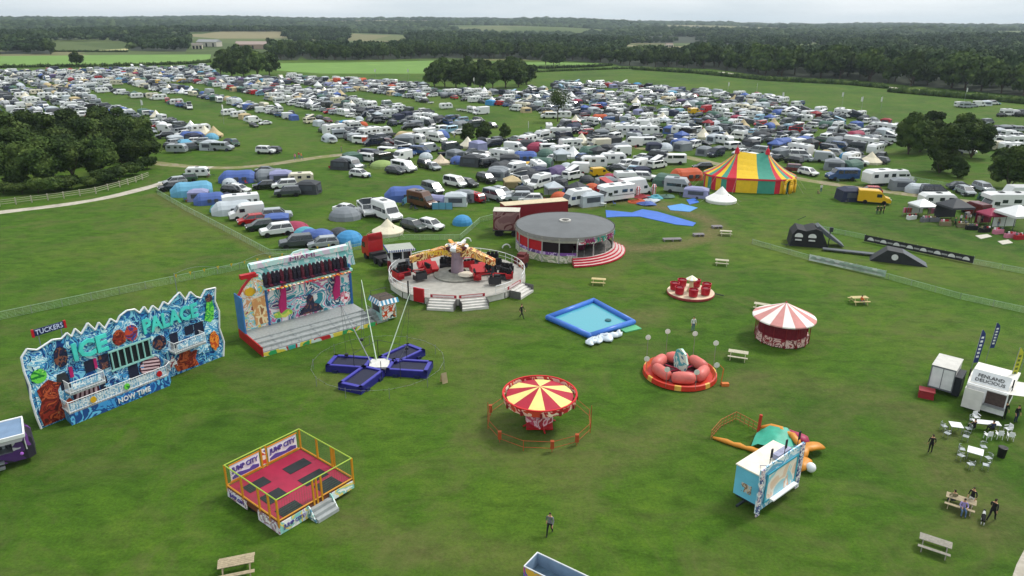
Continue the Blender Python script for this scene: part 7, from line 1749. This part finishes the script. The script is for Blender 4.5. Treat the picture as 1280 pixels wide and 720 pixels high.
# ---------------------------------------------------------------- people
def skin_body(name,J,E,mats,zone):
    me=bpy.data.meshes.new(name); me.from_pydata([j[:3] for j in J],E,[]); ob=bpy.data.objects.new(name,me); COL.objects.link(ob)
    md=ob.modifiers.new('s','SKIN'); 
    for i,j in enumerate(J): me.skin_vertices[0].data[i].radius=(j[3],j[4] if len(j)>4 else j[3])
    me.skin_vertices[0].data[0].use_root=True
    md.use_smooth_shade=True; sb=ob.modifiers.new('u','SUBSURF'); sb.levels=1; sb.render_levels=1
    dg=bpy.context.evaluated_depsgraph_get(); m2=bpy.data.meshes.new_from_object(ob.evaluated_get(dg)); bpy.data.objects.remove(ob)
    m2.name=name; m2.materials.clear()
    for m in mats: m2.materials.append(m)
    for p in m2.polygons: p.material_index=zone(p.center); p.use_smooth=True
    return m2
def figure(pose):
    if pose=='stand': hipz=.93; kn=[(-.1,.0,.5),(.11,.03,.5)]; an=[(-.12,.02,.09),(.13,.05,.09)]; el=[(-.27,.02,1.12),(.27,.03,1.12)]; ha=[(-.25,-.1,.86),(.26,-.08,.86)]
    if pose=='walk': hipz=.92; kn=[(-.1,-.2,.52),(.1,.05,.5)]; an=[(-.1,-.3,.10),(.1,.33,.13)]; el=[(-.27,.12,1.14),(.27,-.1,1.14)]; ha=[(-.25,.08,.9),(.26,-.28,.95)]
    if pose=='sit': hipz=.5; kn=[(-.12,-.42,.5),(.12,-.42,.5)]; an=[(-.13,-.42,.09),(.13,-.45,.09)]; el=[(-.27,-.12,.72),(.27,-.12,.72)]; ha=[(-.15,-.35,.76),(.15,-.35,.76)]
    dz=hipz-.93; tr_=[(0,0,hipz,.13,.11),(0,.01,1.12+dz,.135,.10),(0,.01,1.34+dz,.15,.10),(0,0,1.47+dz,.065),(0,-.01,1.55+dz,.07),(0,-.02,1.66+dz,.10,.115),(0,-.01,1.73+dz,.075)]
    J=list(tr_); E=[(0,1),(1,2),(2,3),(3,4),(4,5),(5,6)]
    for s,side in ((0,-1),(1,1)):
        b=len(J); J+=[(side*.1,0,hipz-.05,.095),(kn[s][0],kn[s][1],kn[s][2],.065),(an[s][0],an[s][1],an[s][2],.045),(an[s][0],an[s][1]-.15,.05,.042)]
        E+=[(0,b),(b,b+1),(b+1,b+2),(b+2,b+3)]
        b=len(J); h=ha[s]; J+=[(side*.19,0,1.40+dz,.065),(el[s][0],el[s][1],el[s][2],.045),(h[0],h[1],h[2],.032),(h[0],h[1]-.03,h[2]-.09,.028)]
        E+=[(2,b),(b,b+1),(b+1,b+2),(b+2,b+3)]
        b2=len(J); 
        for f in range(4): J.append((h[0]+(f-1.5)*.02,h[1]-.05,h[2]-.16-(.015 if f in(1,2) else 0),.008)); E.append((b+3,b2+f))
        J.append((h[0]-side*.05,h[1]-.05,h[2]-.10,.009)); E.append((b+2,len(J)-1))
    ht=hipz
    def zone(c):
        if c.z>1.66+dz or (c.z>1.56+dz and c.y>.02): return 3
        if c.z>1.44+dz: return 0
        if abs(c.x)>.2 and c.z<1.0+max(dz,-.3)*.7 and pose!='sit': return 0
        if c.z<.1: return 4
        if pose=='sit': return 1 if c.z>.6 and c.y>-.3 else (0 if c.z>.62 else 2)
        return 1 if c.z>hipz+.02 else 2
    return zone,J,E
SKIN=mat('skin_tone','#c09272',.6,var=.05); HAIR=mat('dark_hair','#2a1d16',.8); SHOE=mat('shoe_dark','#1d1c1e',.7)
CL={c:mat('clothing_'+c,h,.85,var=.1,scale=8) for c,h in dict(black='#17181b',navy='#1f2945',white='#d8d8d6',grey='#6a6c70',denim='#51698a',red='#a32028',lilac='#9a8ac0',khaki='#7d7558',green='#2f5a3a',pink='#c87a90',orange='#d0622a').items()}
PMESH={}
for po in ('stand','walk','sit'):
    z,J,E=figure(po); PMESH[po]=skin_body('person_'+po,J,E,[SKIN,CL['white'],CL['denim'],HAIR,SHOE],z)
def person(px,py,ang,pose,shirt,trou,lab,h=1.0,z=0,xy=None):
    o=bpy.data.objects.new('person',PMESH[pose]); COL.objects.link(o); x,y=xy or G(px,py)
    o.location=(x,y,z); o.rotation_euler=(0,0,rad(ang)); o.scale=(h,h,h); tag(o,lab,'person')
    for i,c in ((1,shirt),(2,trou)): o.material_slots[i].link='OBJECT'; o.material_slots[i].material=CL[c]
    return o
person(687,668,-20,'walk','grey','black','person in grey top and dark trousers walking alone on grass at bottom centre',1.05)
person(652,398,60,'walk','black','black','person all in black walking on grass between the spinning ride and the pool',1.08)
person(866,414,10,'stand','white','denim','person in white top and pale jeans standing below the teacup ride',1.05)
person(1162,566,170,'stand','black','black','person in black shorts and top standing left of the white cafe tables')
person(1238,651,120,'walk','black','black','person in black walking beside a black and white dog',1.08)
person(1254,524,0,'stand','black','black','person in black queueing at the food trailer hatch, left one of two')
person(1269,528,10,'stand','black','navy','person in black queueing at the food trailer hatch, right one of two')
person(1100,268,0,'stand','black','black','left one of three people in black standing by the yellow van')
person(1104,267,40,'stand','black','black','middle one of three people in black standing by the yellow van')
person(1096,268,-40,'stand','black','navy','right one of three dark figures standing by the yellow van')
person(1193,283,30,'walk','green','black','person in green walking before the dark grey gazebo')
person(1026,240,0,'stand','white','denim','person in white standing on grass right of the big top')
person(1022,242,60,'sit','khaki','khaki','seated person beside the one in white right of the big top',z=-.4)
for i,(px,py,s_,po) in enumerate([(1137,265,'red','stand'),(1141,266,'white','stand'),(1160,268,'pink','stand'),(1166,266,'white','stand'),(1172,269,'pink','stand'),(1200,279,'white','stand'),(1206,280,'red','stand'),(1211,278,'white','stand'),(1226,280,'grey','stand'),(1247,284,'khaki','stand'),(1219,287,'black','sit')]):
    person(px,py,40*i,po,s_,['denim','black','navy'][i%3],['person in a %s top at the trader gazebos beside the %s'%(s_,w_) for w_ in (['white gazebo','white gazebo left leg','white gazebo right leg','small white caravan','white caravan drawbar','dark grey gazebo','dark grey gazebo right leg','dark red van','magenta gazebo','large white gazebo','pale mats on the grass'][i],)][0],z=-.45 if po=='sit' else 0)
for i,(px,py) in enumerate([(369,200),(374,198),(377,199)]): person(px,py,60*i,'walk',['pink','red','orange'][i],'denim',['person in pink','person in red','person in orange'][i]+' walking on the dirt track left of the camp')
for i,(px,py,c) in enumerate([(535,177,'white'),(568,173,'white'),(589,172,'orange'),(427,190,'grey'),(1025,296,'red')]): person(px,py,30*i,'stand',c,'denim',['person in white by the dirt track right of the silver camper','person in white on the track left of the small round trees','person in orange on the track by the small round trees','person in grey on the dirt track above the tall charcoal tent','person in red'][i] if i<4 else 'lone person in red crouching far out on the show field')
# dog
d=MB(); d.loft([[(x,r*cos(t),.42+z0+r*sin(t)*1.1) for t in np.linspace(0,2*PI,9)[:-1]] for x,r,z0 in ((-.42,.06,.02),(-.33,.12,0),(0,.13,-.01),(.25,.16,0),(.38,.1,.06),(.5,.09,.16),(.6,.08,.22),(.7,.05,.2),(.8,.035,.18))],fm=lambda j,i:1 if j in (3,4) else 0)
for x,y in ((-.34,.08),(-.34,-.08),(.26,.09),(.26,-.09)):
    k=.06 if x<0 else -.01
    d.tube((x,y,.4),(x+k,y,.22),.055,6,0,.035); d.tube((x+k,y,.22),(x,y,.02),.03,6,1,.025); d.ball((x+.02,y,.025),.035,6,4,1)
d.tube((-.42,0,.46),(-.7,0,.55),.03,5,0,.012); d.tube((.55,.05,.68),(.53,.07,.76),.03,4,0,.005); d.tube((.55,-.05,.68),(.53,-.07,.76),.03,4,0,.005)
o=d.build('dog',[CL['black'],CL['white']],smooth=True); tag(o,'black and white dog on grass at the feet of the walking person in black','dog',None,G(1228,653),1.0)
# ---------------------------------------------------------------- picnic tables
def picnic(px,py,ang,wood,lab,s=1.0):
    T=thing('picnic_table',lab,'picnic table',G(px,py),rad(ang)); T.scale=(s,s,s)
    a=MB()
    for i in range(5): a.bx(-.95,.95,-.36+i*.148,-.36+i*.148+.13,.72,.76)
    a.build('table_top',wood,T)
    for y in (-.82,.58):
        b=MB(); b.bx(-.95,.95,y,y+.12,.42,.46).bx(-.95,.95,y+.13,y+.25,.42,.46); b.build('seat',wood,T)
    for x in (-.7,.7):
        f=MB(); f.box((x,-.45,.36),(.06,.1,.74),0); f.v[-8:]=[(vx,(-.72 if vz<.3 else -.3)+(vy+.45),vz) for vx,vy,vz in f.v[-8:]]
        f.box((x,.45,.36),(.06,.1,.74),0); f.v[-8:]=[(vx,(.72 if vz<.3 else .3)+(vy-.45),vz) for vx,vy,vz in f.v[-8:]]
        f.bx(x-.03,x+.03,-.8,.8,.34,.42).bx(x-.03,x+.03,-.36,.36,.66,.72); f.build('leg_frame',wood,T)
    return T
picnic(297,715,18,WOOD,'weathered picnic table at the bottom left below the trampoline trailer',1.15)
picnic(1167,687,-33,mat('grey_wood','#8f8b80',.85,var=.2,scale=6),'empty grey picnic table at the lower right corner',1.0)
picnic(1199,634,-35,WOOD,'picnic table with people seated at it near the walking dog',1.0)
picnic(922,448,-20,mat('bleached_wood','#b9b39c',.85,var=.2,scale=6),'bleached picnic table between the salmon tub ride and the striped round stall',1.05)
picnic(952,387,-25,mat('bleached_wood','#b9b39c',.85,var=.2,scale=6),'picnic table half hidden behind the striped round stall',1.0)
picnic(748,355,-10,WOODL,'new yellowish picnic table between the domed ride and the pool',1.0)
picnic(902,331,-15,mat('bleached_wood','#b9b39c'),'pale picnic table on open grass left of the low pale banner',1.0)
picnic(907,294,-10,mat('bleached_wood','#b9b39c'),'small pale picnic table near the worn ring below the white bell tent',1.0)
picnic(1073,379,5,WOODL,'picnic table with a person lying beside it in the right meadow',1.1)
person(1076,381,100,'sit','orange','grey','person in orange sitting at the picnic table in the right meadow',z=-.0)
person(1190,631,170,'sit','khaki','navy','person in khaki seated on the far bench of the occupied picnic table')
person(1202,642,-20,'sit','lilac','denim','person in lilac seated on the near bench of the occupied picnic table')
person(1212,634,-60,'stand','black','white','person with pale trousers standing at the end of the occupied picnic table')
for px,py,lab,w_ in ((840,301,'grey pallet bench nearest the domed ride on the worn ring',3.0),(873,295,'middle one of three grey pallet benches on the worn ring',1.8),(896,285,'farthest grey pallet bench on the worn ring',1.8)):
    m=MB()
    for i in range(3): m.bx(-w_/2,w_/2,-.5+i*.36,-.5+i*.36+.26,.32,.4)
    for x in (-w_/2+.1,0,w_/2-.2): m.bx(x,x+.1,-.5,.5,.0,.32)
    o=m.build('pallet_bench',mat('grey_mauve_wood','#8a8488',.8,var=.25,scale=4)); tag(o,lab,'bench',None,G(px,py),.1)
# cafe furniture
CHR=mat('aluminium_chair','#a9afb3',.35,.6)
def table(px,py,m,lab,rz=0.0,w_=1.0,l_=1.0):
    T=thing('cafe_table',lab,'table',G(px,py),rz)
    MB().bx(-w_/2,w_/2,-l_/2,l_/2,.70,.74).build('table_top',m,T)
    for x in (-w_/2+.08,w_/2-.08):
        for y in (-l_/2+.08,l_/2-.08): MB().tube((x,y,0),(x,y,.7),.03,5).build('leg',STEEL,T)
    return T
table(1193,540,WHITE,'square white cafe table with aluminium chairs, left of the long white one',rad(-15),.95,.95)
table(1217,573,WHITE,'square white cafe table nearest the camera, among aluminium chairs',rad(-35),1.1,1.1)
table(1231,537,WHITE,'long white trestle table below the food trailer hatch',rad(-12),2.1,.75)
ch=bpy.data.objects.new('cafe_chair',None); COL.objects.link(ch)
MB().bx(-.22,.22,-.22,.22,.43,.46).build('seat',CHR,ch)
mb=MB().path([(.24*cos(t),.05+.2*sin(t),.80) for t in np.linspace(0,PI,8)],.018,5); 
for x in (-.2,-.1,0,.1,.2): mb.tube((x,.2,.46),(x,.22,.8),.014,4)
mb.build('backrest',CHR,ch)
for x in (-.2,.2):
    for y in (-.2,.2): MB().tube((x,y,0),(x*.95,y*.95,.45),.016,4).build('leg',CHR,ch)
pc=bpy.data.objects.new('plastic_chair',None); COL.objects.link(pc)
MB().bx(-.24,.24,-.24,.22,.40,.44).build('seat',WHITE,pc); MB().box((0,.23,.64),(.46,.04,.44),0,0,(.85,1)).build('backrest',WHITE,pc)
MB().bx(-.28,-.22,-.2,.22,.6,.64).bx(.22,.28,-.2,.22,.6,.64).build('armrests',WHITE,pc)
for x in (-.21,.21):
    for y in (-.2,.2): MB().tube((x,y,0),(x*.95,y*.95,.42),.025,4).build('leg',WHITE,pc)
for i,(px,py,a_,lab) in enumerate([(1179,538,90,'aluminium chair left of the first square cafe table'),(1183,547,120,'aluminium chair at the near left corner of the first square cafe table'),(1209,541,-90,'aluminium chair right of the first square cafe table'),(1206,551,-40,'aluminium chair near right of the first square cafe table'),(1201,567,70,'aluminium chair left of the nearest square cafe table'),(1200,575,110,'aluminium chair farther left of the nearest cafe table'),(1212,586,180,'aluminium chair in front of the nearest square cafe table'),(1228,564,-10,'aluminium chair behind the nearest square cafe table'),(1234,578,-80,'aluminium chair right of the nearest square cafe table'),(1231,587,-120,'aluminium chair at the near right corner of the nearest cafe table'),(1214,530,60,'aluminium chair at the left end of the long white table')]):
    place(ch,G(px,py),rad(a_),lab,'chair')
for px,py,a_,lab in [(1234,549,180,'white plastic chair in front of the long white table, leftmost'),(1248,548,170,'white plastic chair in front of the long white table, middle'),(1262,550,160,'white plastic chair right of the long white table'),(1219,526,0,'white plastic chair behind the left end of the long white table'),(1259,541,-80,'white plastic chair tucked at the right end of the long table')]:
    place(pc,G(px,py),rad(a_),lab,'chair')
o=MB().lathe([(0,0),(.28,0),(.34,.85),(.36,.9),(.3,.92),(0,.9)],14).build('litter_bin',mat('black_bin','#141517',.5)); tag(o,'black litter bin on grass right of the nearest cafe table','bin',None,G(1251,571))
person(1216,540,200,'sit','black','black','seated person in black at the left end of the long white table')
person(1239,542,180,'sit','navy','black','seated person in navy in front of the long white table')
# ---------------------------------------------------------------- show arena ramps and banners
RAMP=mat('ramp_black','#24272b',.6,var=.2); 
x,y=G(985,303); T=thing('jump_ramp','tall black covered stunt ramp with white emblems and a long grey landing run','stunt ramp',(x,y),rad(-14))
MB().xprism([(0,0),(.2,1.9),(.9,2.8),(2.2,2.55),(3.6,3.0),(4.5,2.7),(5.4,.9),(5.8,0)][::-1],-2,2).build('ramp_body',mat('ramp_cloth','#1b1c20',.7,var=.25),T)
MB().xprism([(4.2,3.3),(5.9,2.0),(8.2,.3),(8.0,.2),(5.2,1.8),(3.8,3.1)][::-1],-1.2,1.2).build('ramp_deck',mat('ramp_grey','#52585e',.6),T)
for cx in (1.2,3.2): 
    MB().xprism([(cx+.5*cos(t)*1.2,1.7+.5*sin(t)) for t in np.linspace(-.3,PI+.3,14)][::-1]+[],-2.05,-2.0).build('emblem',mat('emblem_white','#d4d4d4',.6),T)
    MB().xprism([(cx-.5,1.0),(cx+.5,1.0),(cx+.45,1.22),(cx-.45,1.22)][::-1],-2.07,-2.02).build('emblem_base',mat('emblem_white','#d4d4d4',.6),T)
MB().tube((1.2,2,3.3),(2.4,2,4.0),.05).tube((5.9,-.8,0),(5.9,-.8,2.6),.07).tube((-.6,-2.3,0),(.4,-2,1.1),.05).tube((-1.2,-1.8,.2),(.4,-2.4,.2),.05).box((6.0,-.8,2.8),(.5,.4,.7)).build('support_frame',DSTEEL,T)
x,y=G(1028,313); T=thing('ramp_run','low dark wooden landing run lying between the tall ramp and the small ramp','stunt ramp',(x,y),rad(-22))
MB().bx(0,7.5,-.5,.5,.25,.4).build('deck',mat('ramp_grey','#52585e',.6),T); mb=MB()
for i in range(6): mb.bx(.3+i*1.35,.4+i*1.35,-.5,.5,0,.25)
mb.build('trestles',DSTEEL,T)
x,y=G(1087,323); T=thing('kicker_ramp','small black wedge landing ramp with a white round emblem','stunt ramp',(x,y),rad(-24))
MB().xprism([(0,0),(2.1,1.9),(4.2,1.7),(7.6,0)][::-1],-1.2,1.4).build('ramp_body',RAMP,T); MB().add([(4.2,-1.15,1.72),(7.6,-1.15,.02),(7.6,1.35,.02),(4.2,1.35,1.72)],[(0,1,2,3)]).build('ramp_deck',mat('ramp_grey','#52585e',.6),T)
MB().xprism([(3.2+.45*cos(t),.95+.45*sin(t)) for t in np.linspace(0,2*PI,16)[:-1]][::-1],-1.25,-1.2).build('emblem',mat('emblem_white','#d4d4d4',.6),T)
def bannerline(p,q,h,m,lab,marks=None,n=8):
    a_=Vector((*G(*p),0)); b_=Vector((*G(*q),0)); L=(b_-a_).length; T=thing('banner_fence',lab,'banner',a_[:2],math.atan2(b_.y-a_.y,b_.x-a_.x))
    k=MB().bx(0,L,-.02,.02,.1,h).build('banner',m,T); po=MB()
    for i in range(n+1): po.tube((L*i/n,.05,0),(L*i/n,.05,h+.08),.04,5)
    po.build('posts',STEEL,T)
    if marks:
        for i in range(n):
            cx=L*(i+.5)/n; mm=MB(); mm.xprism([(cx+.5*cos(t),h*.35+.5*sin(t)) for t in np.linspace(0,PI,10)][::-1],-.04,-.02); mm.build('emblem',marks,k)
            if i<n-1: MB().bx(cx+L/n*.5-.4,cx+L/n*.5+.4,-.04,-.02,h*.4,h*.62).build('word_mark',mat('word_mark_grey','#9a9a9a',.6),k)
bannerline((1080,302),(1216,330),1.15,mat('banner_black','#26272a',.7),'long black banner fence with a row of small white emblems',mat('emblem_white','#d4d4d4',.6),8)
bannerline((1011,326),(1106,347),1.0,artmat('translucent_banner',['#b4c2bc','#c6cfca','#9fb2a8','#cdd6d0'],.5,1,.5,3),'low pale grey banner in front of the stunt ramps',mat('banner_mark','#8fa096',.6),8)
# net fences
def netfence(pts,h,lab,gap=3.0,m=None,wires=6):
    P=[Vector((*G(*p),0)) for p in pts]; T=thing('net_fence',lab,'fence',(0,0)); w_=MB(); po=MB()
    for a_,b_ in zip(P[:-1],P[1:]):
        n=max(1,int((b_-a_).length/gap))
        for i in range(n+1):
            c=a_.lerp(b_,i/n); po.tube(c,c+Vector((0,0,h+.05)),.03,5)
        for k in range(wires): z=h*(k+.4)/wires; w_.tube(a_+Vector((0,0,z)),b_+Vector((0,0,z)),.014,3)
        w_.tube(a_+Vector((0,0,h)),b_+Vector((0,0,h)),.03,4)
        d=(b_-a_)
        for i in range(int(d.length/.8)): c=a_+d*(i*.8/d.length); w_.tube(c,c+Vector((0,0,h)),.008,3)
    po.build('posts',mat('net_post','#8f958c',.6),T); w_.build('netting',m or mat('pale_green_net','#9db89a',.8),T); return T
netfence([(-40,412),(0,400),(150,368),(300,337),(345,330)],1.0,'pale green net fence crossing the left meadow behind the ice funhouse')
netfence([(197,243),(235,265),(290,294),(338,320),(420,318)],1.0,'pale green net fence along the front of the left camp row')
netfence([(420,318),(500,300),(575,300),(600,278),(640,268)],.9,'thin net fence between the cream bell tent and the red ride trailer')
netfence([(940,305),(1010,325),(1110,349),(1200,374),(1330,402)],.8,'thin net line along the near side of the stunt arena')
netfence([(1010,285),(1080,299)],.8,'thin net line behind the tall black ramp')
netfence([(1216,330),(1330,352)],.8,'thin net line right of the long black banner')
netfence([(1110,220),(1180,233),(1250,243),(1330,252)],.9,'thin net fence under the trees of the right clump')
# post and rail fence by copse
P=[Vector((*G(*p),0)) for p in [(-40,264),(0,258),(40,253),(80,248),(120,242),(150,234),(170,228),(186,222)]]
T=thing('rail_fence','pale wooden post and rail fence curving round the dark copse','fence',(0,0)); r_=MB()
for a_,b_ in zip(P[:-1],P[1:]):
    n=max(1,round((b_-a_).length/2.6))
    for i in range(n): c=a_.lerp(b_,i/n); MB().bx(c.x-.08,c.x+.08,c.y-.08,c.y+.08,0,1.35).build('post',WFENCE,T)
    d=(b_-a_).normalized(); nn=Vector((-d.y,d.x,0))*.1
    for z in (.45,.85,1.2): r_.tube(a_-nn+Vector((0,0,z)),b_-nn+Vector((0,0,z)),.05,4)
r_.build('rails',WFENCE,T)
# blue mats and collapsed slide by the worn ring
def matp(pts,m,lab,nm='ground_mat',z=.03,cat='mat'):
    c=[sum(v)/len(pts) for v in zip(*[G(*p) for p in pts])]; mb=MB(); q=[(G(*p)[0]-c[0],G(*p)[1]-c[1]) for p in pts]; mb.prism(q,.004,z+.05); o=mb.build(nm,m); tag(o,lab,cat,None,c); return o
BM=mat('blue_tarpaulin','#3868c0',.55,var=.15,scale=.5)
matp([(757,263),(790,266),(803,262),(822,265),(870,279),(866,283),(845,281),(800,271),(775,271),(758,272)],BM,'long bent blue tarpaulin strip lying inside the worn ring')
matp([(834,258),(852,255),(872,260),(862,265),(838,263)],mat('light_blue_tarpaulin','#4f8fd0',.5,var=.15),'small light blue tarpaulin piece beyond the long blue strip')
matp([(858,250),(868,248),(874,253),(862,256)],BM,'smallest blue tarpaulin piece near the silver camper awning')
for i,(px,py,c,lab) in enumerate([(802,247,'red','red crumpled inflatable piece in the heap by the white box truck'),(812,252,'pale','pale crumpled inflatable piece in the heap'),(820,248,'cyan','turquoise crumpled inflatable sheet spread right of the heap'),(832,247,'green','green crumpled inflatable sheet at the right of the heap'),(797,253,'orange','orange crumpled inflatable piece at the left of the heap'),(808,256,'blue','blue crumpled inflatable piece at the front of the heap')]):
    mb=MB().ball((0,0,.15),1.4,10,5,0,(1.3,.9,.25)); r=random.Random(i); mb.v=[(x*(1+r.uniform(-.3,.3)),y*(1+r.uniform(-.3,.3)),max(.01,z*(1+r.uniform(-.4,.7)))) for x,y,z in mb.v]
    tag(mb.build('deflated_inflatable',TM.get(c)),lab,'inflatable',None,G(px,py))
for px,py,lab in ((797,246,'red white striped skittle pillar at the left of the inflatable heap'),(817,243,'red striped skittle pillar behind the inflatable heap')):
    o=MB().lathe([(.4,0),(.4,1.3),(.55,1.6),(.3,2.1),(0,2.2)],10,fn=lambda i,t:i%2).build('inflatable_pillar',[RED,WHITE]); tag(o,lab,'inflatable pillar',None,G(px,py))
matp([(1219,295),(1234,293),(1240,296),(1226,299)],mat('pale_sheet','#bdb9ac',.8),'pale ground sheet on grass before the magenta gazebo','ground_sheet')
matp([(1247,302),(1260,300),(1266,304),(1253,306)],mat('pale_sheet','#bdb9ac',.8),'pale ground sheet on grass before the large white gazebo','ground_sheet')
# trader tables and goods
GD=[CL['white'],CL['red'],CL['pink'],CL['black'],CL['khaki'],CL['grey']]
for i,(px,py,w_) in enumerate([(1139,274,'left of the white gazebo'),(1156,277,'under the front of the white gazebo'),(1167,277,'between the white and dark grey gazebos'),(1181,282,'under the left leg of the dark grey gazebo'),(1203,284,'under the right leg of the dark grey gazebo'),(1214,287,'between the dark grey and magenta gazebos'),(1230,290,'under the front of the magenta gazebo'),(1247,292,'between the magenta and large white gazebos'),(1262,297,'under the front of the large white gazebo'),(1274,299,'at the right end of the large white gazebo')]):
    T=thing('stall_table','cloth covered trader table with goods '+w_,'table',G(px,py),rad(8+rg.uniform(-15,15)))
    MB().bx(-.9,.9,-.35,.35,0,.74).build('tablecloth',GD[(i*5+i//2)%6],T)
    for j in range(5): MB().box((-.7+j*.35,rg.uniform(-.15,.15),.74+.1+rg.uniform(0,.1)),(.22,.25,.2+rg.uniform(0,.2))).build('goods',GD[rg.randrange(6)],T)
for i,(px,py,c,w_) in enumerate([(1133,270,'red','left of the white gazebo'),(1164,271,'pink','right of the white gazebo'),(1207,276,'white','right of the dark grey gazebo'),(1222,281,'red','left of the magenta gazebo')]):
    T=thing('clothes_rail','rail hung with %s clothes standing '%c+w_,'clothes rail',G(px,py),rad(20*i)); MB().tube((-.8,0,0),(-.8,0,1.6),.03,5).tube((.8,0,0),(.8,0,1.6),.03,5).tube((-.8,0,1.6),(.8,0,1.6),.03,5).build('frame',STEEL,T)
    for j in range(7): MB().box((-.65+j*.22,0,1.1),(.1,.5,.9)).build('garment',CL[c] if j%2 else GD[rg.randrange(6)],T)
# flag poles dotted through the camp
fp=MB().tube((0,0,0),(0,0,6.5),.05,5).build('camp_flag',[STEEL]); 
b=MB().xprism([(0,4.6),(.75,4.7),(.7,6.3),(0,6.5)][::-1],-.01,.01).build('pennant',mat('pennant_white','#d0d2cc',.7),fp)
for i,(px,py,w_) in enumerate([(179,148,'beside the wide grass lane on the left'),(188,124,'behind the wide grass lane on the left'),(280,155,'halfway down the wide grass lane'),(320,110,'behind the first rows'),(470,100,'below the far pasture'),(511,100,'left of the wide copse'),(593,113,'right in front of the wide copse'),(660,180,'right of the small round trees'),(693,143,'beside the thin ash tree'),(820,140,'in the dense far rows'),(909,120,'before the far right pasture'),(945,122,'near the end of the rows'),(1052,135,'on the open far right pasture'),(1076,142,'right edge of the camp rows'),(1100,142,'above the right clump of trees'),(1266,228,'over the motorhomes at the right edge'),(1205,128,'by the small group on the far right pasture'),(976,135,'behind the big top rows')]):
    place(fp,G(px,py),rad(40*i),'tall pole with white pennant '+w_,'flag',None)
